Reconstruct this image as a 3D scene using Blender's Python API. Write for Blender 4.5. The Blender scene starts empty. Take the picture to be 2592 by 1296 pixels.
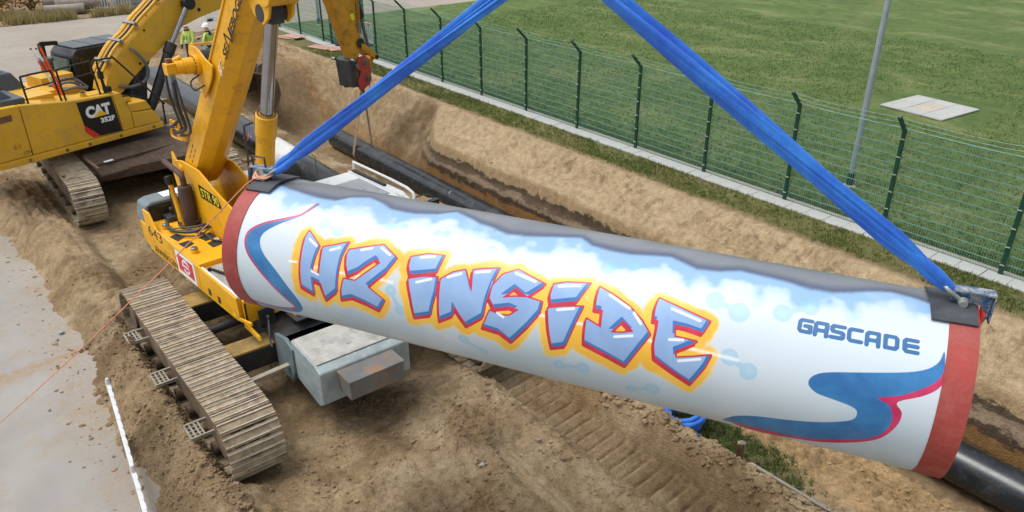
import bpy, bmesh, math, random
import numpy as np
from mathutils import Vector, Matrix

# ------------------------------------------------------------------ camera, sky, sun, exposure
scene = bpy.context.scene
col = scene.collection
rad = math.radians

cam_data = bpy.data.cameras.new('camera')
cam_data.sensor_fit = 'HORIZONTAL'
cam_data.sensor_width = 36.0
cam_data.lens = 27.01
cam_data.clip_start = 0.1
cam_data.clip_end = 2000.0
cam = bpy.data.objects.new('camera', cam_data)
cam.location = (0, 0, 7.40)
cam.rotation_euler = (rad(90 - 26.8), 0, rad(51.2))
col.objects.link(cam)
scene.camera = cam

SUN_EL, SUN_AZ = 66.0, 215.0          # soft overcast light, high, from behind the camera
world = bpy.data.worlds.new('World')
scene.world = world
world.use_nodes = True
wn = world.node_tree
wn.nodes.clear()
sky = wn.nodes.new('ShaderNodeTexSky')
sky.sky_type = 'NISHITA'
sky.sun_disc = False
sky.sun_elevation = rad(SUN_EL)
sky.sun_rotation = rad(SUN_AZ)
sky.altitude = 50
sky.air_density = 1.0
sky.dust_density = 4.0
hs = wn.nodes.new('ShaderNodeHueSaturation')
hs.inputs['Saturation'].default_value = 0.30
bg = wn.nodes.new('ShaderNodeBackground')
bg.inputs['Strength'].default_value = 0.15
wo = wn.nodes.new('ShaderNodeOutputWorld')
wn.links.new(sky.outputs[0], hs.inputs['Color'])
wn.links.new(hs.outputs[0], bg.inputs['Color'])
wn.links.new(bg.outputs[0], wo.inputs['Surface'])

sun_data = bpy.data.lights.new('sun', 'SUN')
sun_data.energy = 0.9
sun_data.angle = rad(28)
sun_data.color = (1.0, 0.98, 0.95)
sun = bpy.data.objects.new('sun', sun_data)
_el, _az = rad(SUN_EL), rad(SUN_AZ)
_d = Vector((math.cos(_el) * math.sin(_az), math.cos(_el) * math.cos(_az), math.sin(_el)))
sun.rotation_euler = _d.to_track_quat('Z', 'Y').to_euler()
sun.location = (-5, -5, 30)
col.objects.link(sun)

vs = scene.view_settings
vs.view_transform = 'Standard'
vs.look = 'None'
vs.exposure = 0.50
vs.gamma = 1.0
vs.use_curve_mapping = False
scene.render.engine = 'CYCLES'
scene.cycles.max_bounces = 6
scene.cycles.diffuse_bounces = 3
scene.cycles.glossy_bounces = 3
scene.cycles.use_denoising = True

random.seed(7)
rng = np.random.default_rng(7)

# ------------------------------------------------------------------ helpers: tags, meshes
ROOT = {}          # object name -> world location of its root

def tag(o, label=None, cat=None, group=None, kind=None):
    if label: o['label'] = label
    if cat: o['category'] = cat
    if group: o['group'] = group
    if kind: o['kind'] = kind
    return o

def thing(name, loc, label, cat, group=None):
    o = bpy.data.objects.new(name, None)
    o.empty_display_size = 0.3
    o.location = loc
    col.objects.link(o)
    ROOT[o.name] = np.array(loc, float)
    return tag(o, label, cat, group)

def V3(*a):
    return np.array(a, float)

def unit(v):
    v = np.asarray(v, float)
    return v / max(1e-9, np.linalg.norm(v))

def ortho(d):
    d = unit(d)
    a = V3(0, 0, 1) if abs(d[2]) < 0.9 else V3(1, 0, 0)
    x = unit(np.cross(a, d))
    return x, np.cross(d, x)

class MB:
    """collects pieces of one mesh in world coordinates"""
    def __init__(s):
        s.v = []; s.f = []; s.n = 0
    def add(s, vs, fs):
        vs = np.asarray(vs, float)
        s.v.append(vs)
        s.f += [tuple(i + s.n for i in f) for f in fs]
        s.n += len(vs)
        return s
    def box(s, c, size, ex=(1, 0, 0), ey=(0, 1, 0), ez=None):
        ex = unit(ex); ey = unit(ey); ez = np.cross(ex, ey) if ez is None else unit(ez)
        c = np.asarray(c, float); h = np.asarray(size, float) / 2
        P = [c + ex * h[0] * a + ey * h[1] * b + ez * h[2] * d for a in (-1, 1) for b in (-1, 1) for d in (-1, 1)]
        return s.add(P, [(0, 1, 3, 2), (4, 6, 7, 5), (0, 4, 5, 1), (2, 3, 7, 6), (0, 2, 6, 4), (1, 5, 7, 3)])
    def bb(s, a, b):
        a = np.minimum(a, b) if True else a
        b = np.maximum(a, b)
        return s.box((np.asarray(a) + b) / 2, np.asarray(b, float) - a)
    def span(s, x0, x1, y0, y1, z0, z1):
        return s.box(((x0 + x1) / 2, (y0 + y1) / 2, (z0 + z1) / 2), (x1 - x0, y1 - y0, z1 - z0))
    def bar(s, p0, p1, w, h, up=(0, 0, 1)):
        p0 = np.asarray(p0, float); p1 = np.asarray(p1, float)
        d = p1 - p0; L = np.linalg.norm(d); d = d / L
        y = np.cross(up, d)
        y = unit(y) if np.linalg.norm(y) > 1e-5 else ortho(d)[0]
        return s.box((p0 + p1) / 2, (L, w, h), d, y)
    def prism(s, poly, o, ex, ey, depth):
        """2D polygon in the plane o,ex,ey, extruded by depth along ex x ey (centred)"""
        ex = np.asarray(ex, float); ey = np.asarray(ey, float); o = np.asarray(o, float)
        nz = unit(np.cross(ex, ey)) * depth / 2
        n = len(poly)
        P = [o + ex * a + ey * b - nz for a, b in poly] + [o + ex * a + ey * b + nz for a, b in poly]
        F = [tuple(range(n - 1, -1, -1)), tuple(range(n, 2 * n))]
        F += [(i, (i + 1) % n, n + (i + 1) % n, n + i) for i in range(n)]
        return s.add(P, F)
    def cyl(s, p0, p1, r0, r1=None, n=16, caps=True):
        r1 = r0 if r1 is None else r1
        p0 = np.asarray(p0, float); p1 = np.asarray(p1, float)
        x, y = ortho(p1 - p0)
        t = np.arange(n) * 2 * np.pi / n
        c = np.cos(t)[:, None] * x + np.sin(t)[:, None] * y
        P = np.vstack([p0 + c * r0, p1 + c * r1])
        F = [(i, (i + 1) % n, n + (i + 1) % n, n + i) for i in range(n)]
        if caps:
            F += [tuple(range(n - 1, -1, -1)), tuple(range(n, 2 * n))]
        return s.add(P, F)
    def rings(s, pts, rs, n=16, caps=True, squash=None):
        """tube through pts with radius per point"""
        pts = np.asarray(pts, float); m = len(pts)
        rs = np.full(m, rs) if np.isscalar(rs) else np.asarray(rs, float)
        T = np.gradient(pts, axis=0)
        x, y = ortho(T[0])
        P = []
        t = np.arange(n) * 2 * np.pi / n
        for i in range(m):
            d = unit(T[i])
            x = unit(x - d * (x @ d)); y = np.cross(d, x)
            P.append(pts[i] + (np.cos(t)[:, None] * x + np.sin(t)[:, None] * y) * rs[i])
        F = [(k * n + i, k * n + (i + 1) % n, (k + 1) * n + (i + 1) % n, (k + 1) * n + i) for k in range(m - 1) for i in range(n)]
        if caps:
            F += [tuple(range(n - 1, -1, -1)), tuple(range((m - 1) * n, m * n))]
        return s.add(np.vstack(P), F)
    def tube(s, pts, r, n=8, k=0):
        pts = np.asarray(pts, float)
        if k:
            pts = smooth_path(pts, k)
        return s.rings(pts, r, n)
    def ball(s, c, r, n=12, m=8, sc=(1, 1, 1)):
        c = np.asarray(c, float); P = []; F = []
        for i in range(m + 1):
            a = math.pi * i / m
            for j in range(n):
                b = 2 * math.pi * j / n
                P.append(c + r * V3(math.sin(a) * math.cos(b) * sc[0], math.sin(a) * math.sin(b) * sc[1], math.cos(a) * sc[2]))
        for i in range(m):
            for j in range(n):
                F.append((i * n + j, (i + 1) * n + j, (i + 1) * n + (j + 1) % n, i * n + (j + 1) % n))
        return s.add(P, F)
    def quad(s, a, b, c, d):
        return s.add([a, b, c, d], [(0, 1, 2, 3)])
    def build(s, name, mat, parent=None, bevel=0, seg=2, smooth=35, loc=None):
        P = np.vstack(s.v)
        if parent is not None:
            off = ROOT[parent.name]
        elif loc is not None:
            off = np.asarray(loc, float)
        else:
            off = V3((P[:, 0].min() + P[:, 0].max()) / 2, (P[:, 1].min() + P[:, 1].max()) / 2, P[:, 2].min())
        me = bpy.data.meshes.new(name)
        me.from_pydata([tuple(p) for p in P - off], [], s.f)
        bm = bmesh.new(); bm.from_mesh(me)
        bmesh.ops.remove_doubles(bm, verts=bm.verts, dist=1e-5)
        bmesh.ops.recalc_face_normals(bm, faces=bm.faces)
        if bevel:
            es = [e for e in bm.edges if len(e.link_faces) == 2 and e.calc_face_angle(0) > rad(30)]
            if es:
                bmesh.ops.bevel(bm, geom=es, offset=bevel, segments=seg, profile=0.6, affect='EDGES', clamp_overlap=True)
        bm.to_mesh(me); bm.free()
        if smooth:
            me.shade_smooth(); me.set_sharp_from_angle(angle=rad(smooth))
        me.materials.append(M[mat])
        o = bpy.data.objects.new(name, me)
        col.objects.link(o)
        if parent is not None:
            o.parent = parent
        else:
            o.location = off
        if bevel:
            wn_ = o.modifiers.new('weighted_normal', 'WEIGHTED_NORMAL'); wn_.keep_sharp = True
        ROOT[o.name] = off
        return o

def smooth_path(pts, k=6):
    """Catmull-Rom through pts"""
    pts = np.asarray(pts, float)
    P = np.vstack([2 * pts[0] - pts[1], pts, 2 * pts[-1] - pts[-2]])
    out = []
    for i in range(1, len(P) - 2):
        for t in np.arange(k) / k:
            a, b, c, d = P[i - 1], P[i], P[i + 1], P[i + 2]
            out.append(0.5 * ((2 * b) + (c - a) * t + (2 * a - 5 * b + 4 * c - d) * t * t + (3 * b - a - 3 * c + d) * t ** 3))
    out.append(pts[-1])
    return np.array(out)

def linked(name, me, parent, loc, rot=None):
    """an object sharing a mesh, placed by its own transform under parent (loc in world)"""
    o = bpy.data.objects.new(name, me)
    col.objects.link(o)
    base = ROOT[parent.name] if parent is not None else V3(0, 0, 0)
    o.parent = parent
    if rot is None:
        o.location = np.asarray(loc, float) - base
    else:
        o.matrix_local = Matrix.Translation(Vector(np.asarray(loc, float) - base)) @ rot.to_4x4()
    return o

def rotm(ex, ey):
    ex = unit(ex); ey = np.asarray(ey, float); ey = unit(ey - ex * (ey @ ex)); ez = np.cross(ex, ey)
    return Matrix(((ex[0], ey[0], ez[0]), (ex[1], ey[1], ez[1]), (ex[2], ey[2], ez[2])))

def text_geo(s, size=1.0, offset=0.0, shear=0.0, space=1.0):
    cu = bpy.data.curves.new('text', 'FONT')
    cu.body = s; cu.size = size; cu.offset = offset; cu.shear = shear; cu.space_character = space
    cu.resolution_u = 4
    ob = bpy.data.objects.new('text', cu); col.objects.link(ob)
    dg = bpy.context.evaluated_depsgraph_get()
    me = bpy.data.meshes.new_from_object(ob.evaluated_get(dg))
    P = np.array([v.co[:] for v in me.vertices]); F = [tuple(p.vertices) for p in me.polygons]
    bpy.data.objects.remove(ob); bpy.data.curves.remove(cu); bpy.data.meshes.remove(me)
    P[:, 0] -= P[:, 0].min(); P[:, 1] -= P[:, 1].min()
    return P, F

def decal_text(name, s, mat, parent, o, ex, ey, w, h, **kw):
    """flat lettering: fitted into w x h on the plane o,ex,ey"""
    P, F = text_geo(s, **kw)
    P[:, 0] *= w / P[:, 0].max(); P[:, 1] *= h / P[:, 1].max()
    ex = unit(ex); ey = unit(ey)
    W = np.asarray(o, float) + P[:, :1] * ex + P[:, 1:2] * ey
    return MB().add(W, F).build(name, mat, parent, smooth=0)

def decal_poly(name, polys, mat, parent, o, ex, ey):
    mb = MB(); ex = np.asarray(ex, float); ey = np.asarray(ey, float)
    for p in polys:
        mb.add([np.asarray(o, float) + ex * a + ey * b for a, b in p], [tuple(range(len(p)))])
    return mb.build(name, mat, parent, smooth=0)

class Frame:
    def __init__(s, ox, oy, deg):
        a = rad(deg)
        s.o = V3(ox, oy, 0); s.ex = V3(math.cos(a), math.sin(a), 0); s.ey = V3(-math.sin(a), math.cos(a), 0)
    def __call__(s, x, y, z):
        return s.o + s.ex * x + s.ey * y + V3(0, 0, z)

# ------------------------------------------------------------------ numpy noise
_perm = np.random.default_rng(11).random((256, 256))
def vnoise(x, y):
    xi = np.floor(x).astype(int); yi = np.floor(y).astype(int)
    fx = x - xi; fy = y - yi
    fx = fx * fx * (3 - 2 * fx); fy = fy * fy * (3 - 2 * fy)
    g = lambda a, b: _perm[a & 255, b & 255]
    return (g(xi, yi) * (1 - fx) + g(xi + 1, yi) * fx) * (1 - fy) + (g(xi, yi + 1) * (1 - fx) + g(xi + 1, yi + 1) * fx) * fy
def fbm(x, y, octv=4, gain=0.5, sx=0.0):
    t = 0; a = 1; n = 0
    for k in range(octv):
        t = t + a * (vnoise(x * 2 ** k + 17.3 * k + sx, y * 2 ** k + 9.1 * k + sx) - 0.5); n += a; a *= gain
    return t / n
def ridged(x, y, octv=4, sx=0.0):
    t = 0; a = 1; n = 0
    for k in range(octv):
        t = t + a * (1 - np.abs(2 * vnoise(x * 2 ** k + 31.7 * k + sx, y * 2 ** k + 5.3 * k + sx) - 1)); n += a; a *= 0.5
    return t / n
def worley(x, y, seed=0):
    # F1, F2 distances and a random value per cell
    xi = np.floor(x).astype(int); yi = np.floor(y).astype(int)
    f1 = np.full(x.shape, 9.0); f2 = np.full(x.shape, 9.0); rv = np.zeros(x.shape)
    for a in (-1, 0, 1):
        for b in (-1, 0, 1):
            cx, cy = xi + a, yi + b
            px = cx + 0.1 + 0.8 * _perm[(cx + seed) & 255, cy & 255]; py = cy + 0.1 + 0.8 * _perm[cy & 255, (cx + 7 + seed) & 255]
            d = np.hypot(x - px, y - py); r = _perm[(cx + 31 + seed) & 255, (cy + 57) & 255]
            n = d < f1
            f2 = np.where(n, f1, np.minimum(f2, d)); rv = np.where(n, r, rv); f1 = np.where(n, d, f1)
    return f1, f2, rv
def sst(a, b, x):
    t = np.clip((x - a) / (b - a), 0, 1)
    return t * t * (3 - 2 * t)

# ------------------------------------------------------------------ materials
M = {}
def srgb(*c):
    c = np.array(c, float) / 255
    c = np.where(c <= 0.04045, c / 12.92, ((c + 0.055) / 1.055) ** 2.4)
    return (float(c[0]), float(c[1]), float(c[2]), 1)

class NT:
    def __init__(s, name):
        m = bpy.data.materials.new(name); m.use_nodes = True
        s.m = m; s.t = m.node_tree; s.t.nodes.clear()
        s.out = s.n('ShaderNodeOutputMaterial'); s.b = s.n('ShaderNodeBsdfPrincipled')
        s.l(s.b.outputs[0], s.out.inputs['Surface'])
        M[name] = m
    def n(s, t, **kw):
        x = s.t.nodes.new(t)
        for k, v in kw.items():
            setattr(x, k, v)
        return x
    def l(s, a, b):
        s.t.links.new(a, b)
    def val(s, inp, v):
        if hasattr(v, 'is_linked') or isinstance(v, bpy.types.NodeSocket):
            s.l(v, inp)
        else:
            inp.default_value = v
    def coord(s, kind='Object'):
        if kind == 'Pos':
            return s.n('ShaderNodeNewGeometry').outputs['Position']
        return s.n('ShaderNodeTexCoord').outputs[kind]
    def noise(s, vec, scale, detail=4, rough=0.55, dist=0, out='Fac'):
        x = s.n('ShaderNodeTexNoise'); s.l(vec, x.inputs['Vector'])
        x.inputs['Scale'].default_value = scale; x.inputs['Detail'].default_value = detail
        x.inputs['Roughness'].default_value = rough; x.inputs['Distortion'].default_value = dist
        return x.outputs[out]
    def vor(s, vec, scale, feature='F1', out='Distance', rnd=1.0):
        x = s.n('ShaderNodeTexVoronoi', feature=feature); s.l(vec, x.inputs['Vector'])
        x.inputs['Scale'].default_value = scale; x.inputs['Randomness'].default_value = rnd
        return x.outputs[out]
    def math(s, op, a, b=None, c=None, clamp=False):
        x = s.n('ShaderNodeMath', operation=op); x.use_clamp = clamp
        s.val(x.inputs[0], a)
        if b is not None: s.val(x.inputs[1], b)
        if c is not None: s.val(x.inputs[2], c)
        return x.outputs[0]
    def mr(s, v, a, b, c=0.0, d=1.0, smooth=True):
        x = s.n('ShaderNodeMapRange'); x.interpolation_type = 'SMOOTHSTEP' if smooth else 'LINEAR'
        s.val(x.inputs[0], v)
        for i, q in enumerate((a, b, c, d)):
            s.val(x.inputs[1 + i], q)
        return x.outputs[0]
    def mix(s, f, a, b, mode='MIX'):
        x = s.n('ShaderNodeMix', data_type='RGBA', blend_type=mode)
        s.val(x.inputs[0], f); s.val(x.inputs[6], a); s.val(x.inputs[7], b)
        return x.outputs[2]
    def attr(s, name, out='Fac'):
        x = s.n('ShaderNodeAttribute', attribute_name=name); return x.outputs[out]
    def sep(s, vec):
        x = s.n('ShaderNodeSeparateXYZ'); s.l(vec, x.inputs[0]); return x.outputs
    def bump(s, h, strength=0.3, dist=0.02):
        x = s.n('ShaderNodeBump'); x.inputs['Strength'].default_value = strength; x.inputs['Distance'].default_value = dist
        s.l(h, x.inputs['Height']); s.l(x.outputs[0], s.b.inputs['Normal']); return x
    def set(s, **kw):
        for k, v in kw.items():
            s.val(s.b.inputs[k.replace('_', ' ')], v)
        return s

def pm(name, c, rough=0.5, metal=0.0, var=0.12, vs=3.0, dirt=None, damt=0.5, ds=6.0, dth=0.55, bump=0.0, bs=60, coat=0.0, rvar=0.15, spec=0.5):
    t = NT(name)
    p = t.coord('Object')
    base = c if len(c) == 4 else srgb(*c)
    n1 = t.noise(p, vs, 5, 0.6)
    dark = tuple(max(0, x * (1 - 1.6 * var)) for x in base[:3]) + (1,)
    light = tuple(min(1, x * (1 + 1.0 * var)) for x in base[:3]) + (1,)
    colr = t.mix(t.mr(n1, 0.25, 0.75), dark, light)
    ro = t.math('ADD', t.math('MULTIPLY', t.noise(p, vs * 6, 3), rvar * 2), rough - rvar, clamp=True)
    if dirt is not None:
        d = dirt if len(dirt) == 4 else srgb(*dirt)
        a = t.noise(p, ds, 6, 0.7, 0.4); b2 = t.noise(p, ds * 7, 4, 0.7)
        f = t.math('MULTIPLY', t.mr(t.math('ADD', t.math('MULTIPLY', a, 0.75), t.math('MULTIPLY', b2, 0.25)), dth - 0.07, dth + 0.12), damt)
        colr = t.mix(f, colr, d)
        ro = t.math('ADD', ro, t.math('MULTIPLY', f, 0.35), clamp=True)
        if metal:
            t.set(Metallic=t.math('MULTIPLY', t.math('SUBTRACT', 1.0, f), metal))
    elif metal:
        t.set(Metallic=metal)
    t.set(Base_Color=colr, Roughness=ro)
    t.b.inputs['Specular IOR Level'].default_value = spec
    if coat:
        t.b.inputs['Coat Weight'].default_value = coat; t.b.inputs['Coat Roughness'].default_value = 0.15
    if bump:
        t.bump(t.noise(p, bs, 4, 0.6), bump, 0.01)
    return t

pm('crane_yellow', (234, 172, 18), 0.42, var=0.08, vs=1.6, dirt=(128, 96, 54), damt=0.5, ds=3.4, dth=0.57, coat=0.08)
pm('cat_yellow', (214, 166, 42), 0.42, var=0.07, vs=1.0, dirt=(164, 134, 84), damt=0.5, ds=2.4, dth=0.54)
pm('stick_yellow', (196, 142, 30), 0.5, var=0.12, vs=2.0, dirt=(84, 66, 40), damt=0.7, ds=3.5, dth=0.55)
pm('black_paint', (24, 30, 34), 0.4, var=0.2, dirt=(110, 95, 72), damt=0.3, ds=4)
pm('dark_steel', (54, 58, 62), 0.5, metal=0.1, var=0.2, dirt=(112, 98, 78), damt=0.4, ds=4, dth=0.56)
pm('step_steel', (156, 148, 132), 0.6, var=0.15, dirt=(120, 104, 80), damt=0.5, ds=8)
pm('beam_top', (168, 138, 74), 0.6, var=0.2, dirt=(96, 84, 66), damt=0.6, ds=4, dth=0.52)
pm('hood_grey', (66, 76, 82), 0.38, var=0.1, dirt=(130, 118, 98), damt=0.3, ds=2)
pm('slate_grey', (104, 120, 124), 0.42, var=0.1, dirt=(140, 126, 100), damt=0.3, ds=3)
pm('panel_black', (18, 20, 22), 0.35, var=0.1)
pm('white_print', (232, 236, 238), 0.5, var=0.04)
pm('red_print', (206, 44, 34), 0.45, var=0.06)
pm('sign_red', (206, 58, 66), 0.5, var=0.06)
pm('yellow_print', (240, 190, 30), 0.45, var=0.05)
pm('black_print', (26, 22, 18), 0.5, var=0.1)
pm('lime_print', (224, 214, 40), 0.45, var=0.05)
pm('chrome', (176, 178, 184), 0.16, metal=1.0, var=0.06, vs=5, rvar=0.06, dirt=(96, 80, 60), damt=0.3, ds=5, dth=0.62)
pm('chrome_dull', (150, 152, 156), 0.3, metal=0.8, var=0.08, vs=5)
pm('rubber', (30, 31, 33), 0.7, var=0.2, dirt=(96, 88, 74), damt=0.35, ds=8, bump=0.1, bs=120)
pm('rubber_mat', (58, 61, 66), 0.62, var=0.22, vs=4, dirt=(96, 100, 104), damt=0.4, ds=5, bump=0.12, bs=90)
pm('exhaust_rust', (78, 60, 54), 0.7, var=0.25, dirt=(120, 72, 44), damt=0.5, ds=6)
pm('bucket_steel', (104, 92, 80), 0.55, metal=0.2, var=0.2, dirt=(150, 122, 86), damt=0.7, ds=3)
pm('coupler_red', (182, 52, 56), 0.5, var=0.15, dirt=(112, 88, 66), damt=0.7, ds=7, dth=0.5)
pm('rust_steel', (112, 78, 52), 0.7, var=0.3, vs=5, dirt=(150, 122, 84), damt=0.6, ds=4)
pm('mud_frame', (120, 102, 80), 0.8, var=0.25, vs=3, dirt=(70, 54, 42), damt=0.6, ds=2.5, dth=0.5, bump=0.4, bs=25)
pm('mud_dark', (92, 76, 60), 0.85, var=0.3, vs=2, dirt=(58, 46, 38), damt=0.6, ds=2, dth=0.5, bump=0.6, bs=12)
pm('white_cab', (226, 229, 228), 0.35, var=0.04, dirt=(150, 140, 120), damt=0.3, ds=3)
pm('cab_panel', (158, 163, 166), 0.4, var=0.06, dirt=(120, 112, 98), damt=0.4, ds=3)
pm('glass_dark', (20, 28, 32), 0.08, var=0.1, spec=0.8)
pm('glass_green', (74, 92, 84), 0.08, var=0.3, vs=2, spec=0.8)
pm('block_top', (172, 172, 166), 0.8, var=0.14, vs=5, dirt=(120, 116, 108), damt=0.55, ds=6, bump=0.25, bs=70)
pm('block_paint', (146, 158, 158), 0.55, var=0.14, vs=4, dirt=(192, 194, 190), damt=0.7, ds=9, dth=0.57, bump=0.1, bs=30)
pm('box_steel', (112, 114, 114), 0.5, metal=0.2, var=0.16, dirt=(150, 108, 66), damt=0.8, ds=5, dth=0.54)
pm('fence_green', (18, 66, 52), 0.45, var=0.12, vs=5)
pm('fence_wire', (104, 148, 134), 0.45, var=0.1, vs=5)
pm('clip_steel', (190, 205, 200), 0.35, metal=0.5, var=0.1)
pm('galv', (160, 172, 178), 0.45, metal=0.35, var=0.08, vs=4)
pm('pipe_black', (36, 42, 47), 0.24, var=0.25, vs=2.0, dirt=(104, 104, 98), damt=0.3, ds=2.4, dth=0.55, rvar=0.1)
pm('pipe_wrap', (206, 208, 204), 0.5, var=0.08, dirt=(150, 140, 120), damt=0.4, ds=4)
pm('pink_mark', (226, 128, 150), 0.7, var=0.1)
pm('webbing', (150, 132, 106), 0.85, var=0.18, vs=10, bump=0.3, bs=200)
pm('rope_orange', (226, 152, 120), 0.8, var=0.15, vs=30, bump=0.4, bs=300)
pm('rope_pink', (214, 160, 130), 0.8, var=0.15, vs=30)
pm('hook_blue', (30, 88, 132), 0.5, var=0.2, dirt=(178, 172, 160), damt=0.9, ds=16, dth=0.505)
pm('hook_red', (222, 52, 40), 0.45, var=0.1)
pm('shackle', (156, 164, 160), 0.4, metal=0.45, var=0.12)
pm('hi_vis', (190, 212, 104), 0.8, var=0.1, vs=6)
pm('navy_cloth', (24, 34, 52), 0.85, var=0.2, vs=6)
pm('reflective', (196, 202, 206), 0.35, metal=0.3, var=0.05)
pm('helmet_white', (236, 238, 238), 0.35, var=0.03)
pm('skin', (206, 152, 122), 0.6, var=0.08)
pm('hair', (70, 52, 38), 0.8, var=0.2)
pm('plastic_white', (206, 208, 209), 0.4, var=0.05, dirt=(170, 160, 140), damt=0.35, ds=5)
pm('plastic_red', (206, 40, 44), 0.4, var=0.05)
pm('orange_marker', (246, 92, 30), 0.5, var=0.06)
pm('board_red', (186, 142, 130), 0.8, var=0.15, vs=2, dirt=(150, 130, 104), damt=0.6, ds=3)
pm('wood', (150, 128, 96), 0.8, var=0.22, vs=6, bump=0.3, bs=60)
pm('wood_dark', (96, 72, 54), 0.85, var=0.25, vs=6, bump=0.3, bs=60)
pm('wood_grey', (150, 140, 128), 0.9, var=0.2, vs=3, bump=0.4, bs=40)
pm('slab', (170, 172, 168), 0.85, var=0.07, vs=1.4, dirt=(126, 124, 110), damt=0.35, ds=3, bump=0.15, bs=120)
pm('slab_warm', (176, 168, 156), 0.85, var=0.08, vs=2, dirt=(140, 128, 108), damt=0.35, ds=3)
pm('kerb', (160, 158, 146), 0.9, var=0.1, vs=3, dirt=(112, 110, 90), damt=0.5, ds=4)
pm('concrete_grey', (158, 158, 154), 0.9, var=0.14, vs=2, dirt=(110, 104, 92), damt=0.4, ds=2, bump=0.2, bs=50)
pm('hose', (46, 49, 54), 0.5, var=0.15, dirt=(120, 112, 98), damt=0.35, ds=10)
pm('hose_grey', (96, 100, 104), 0.55, var=0.15)
pm('foam_pink', (226, 190, 184), 0.8, var=0.15)

def track_mat(name, c):
    t = NT(name); p = t.coord('Pos'); rnd = t.n('ShaderNodeObjectInfo').outputs['Random']
    n = t.noise(p, 9, 6, 0.7); n2 = t.noise(p, 60, 4, 0.7); n3 = t.noise(p, 2.2, 4, 0.6)
    a = t.mix(t.mr(n, 0.3, 0.7), srgb(*[x * 0.72 for x in c]), srgb(*c))
    a = t.mix(t.math('MULTIPLY', t.mr(n2, 0.45, 0.75), 0.5), a, srgb(178, 158, 128))
    a = t.mix(t.math('MULTIPLY', t.mr(n3, 0.56, 0.66), 0.55), a, srgb(72, 56, 42))
    a = t.mix(t.mr(rnd, 0.0, 1.0, 0.0, 0.55, False), a, t.mix(1.0, a, (0.62, 0.58, 0.53, 1), 'MULTIPLY'))
    t.set(Base_Color=a, Roughness=0.85); t.bump(t.math('ADD', n2, t.math('MULTIPLY', n, 1.5)), 0.6, 0.015)
track_mat('track_pad', (182, 166, 138))
pm('grouser_edge', (206, 202, 194), 0.4, metal=0.15, var=0.15, vs=8, dirt=(160, 142, 112), damt=0.85, ds=1.6, dth=0.5)

# two-tone worn sling cloth
t = NT('sling_blue'); p = t.coord('Object')
n = t.noise(p, 1.6, 5, 0.65, 0.5); n2 = t.noise(p, 22, 4, 0.6)
a = t.mix(t.mr(n, 0.3, 0.7), srgb(18, 84, 188), srgb(44, 128, 216))
a = t.mix(t.math('MULTIPLY', t.mr(n2, 0.55, 0.8), 0.25), a, srgb(96, 160, 226))
t.set(Base_Color=a, Roughness=0.55); t.b.inputs['Sheen Weight'].default_value = 0.15
t.bump(t.noise(p, 90, 3), 0.15, 0.01)
# ------------------------------------------------------------------ ground materials
def soil_material():
    t = NT('soil'); p = t.coord('Pos')
    c = t.attr('tint', 'Color')
    n1 = t.noise(p, 0.9, 5, 0.6, 0.3); n2 = t.noise(p, 6, 6, 0.7, 0.2); n3 = t.noise(p, 45, 5, 0.75); n4 = t.vor(p, 26)
    k = t.math('ADD', t.math('MULTIPLY', n1, 0.35), t.math('ADD', t.math('MULTIPLY', n2, 0.75), t.math('MULTIPLY', n3, 0.75)))
    lo = t.mix(1.0, c, (0.60, 0.56, 0.51, 1), 'MULTIPLY'); hi = t.mix(1.0, c, (1.25, 1.25, 1.25, 1), 'MULTIPLY')
    a = t.mix(t.mr(k, 0.66, 1.18), lo, hi)
    a = t.mix(t.math('MULTIPLY', t.mr(t.noise(p, 2.6, 5, 0.65, 0.8), 0.56, 0.72), 0.4), a, t.mix(1.0, c, (0.62, 0.53, 0.45, 1), 'MULTIPLY'))
    z = t.sep(p)[2]
    st = t.n('ShaderNodeVectorMath', operation='MULTIPLY'); t.l(p, st.inputs[0]); st.inputs[1].default_value = (0.5, 0.0, 1.5)
    zz = t.math('ADD', z, t.math('ADD', t.math('MULTIPLY', t.math('SUBTRACT', t.noise(st.outputs[0], 1.6, 6, 0.7), 0.5), 0.75), t.math('MULTIPLY', t.math('SUBTRACT', t.noise(p, 6, 5, 0.7), 0.5), 0.30)))
    lay = srgb(172, 150, 116)
    for zc, cl in ((-0.80, (92, 78, 64)), (-1.00, (134, 118, 98)), (-1.14, (80, 66, 54)), (-1.32, (140, 106, 66)), (-1.6, (120, 92, 60))):
        lay = t.mix(t.mr(zz, zc + 0.03, zc - 0.03), lay, srgb(*cl))
    lay = t.mix(t.mr(n2, 0.3, 0.7), t.mix(1.0, lay, (0.72, 0.7, 0.68, 1), 'MULTIPLY'), lay)
    a = t.mix(t.attr('strata'), a, lay)
    t.set(Base_Color=a, Roughness=0.95); t.b.inputs['Specular IOR Level'].default_value = 0.15
    h = t.math('ADD', t.math('MULTIPLY', n3, 0.6), t.math('ADD', t.math('MULTIPLY', n2, 0.9), t.math('MULTIPLY', n4, -0.35)))
    t.bump(h, 0.8, 0.04)
soil_material()

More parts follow.
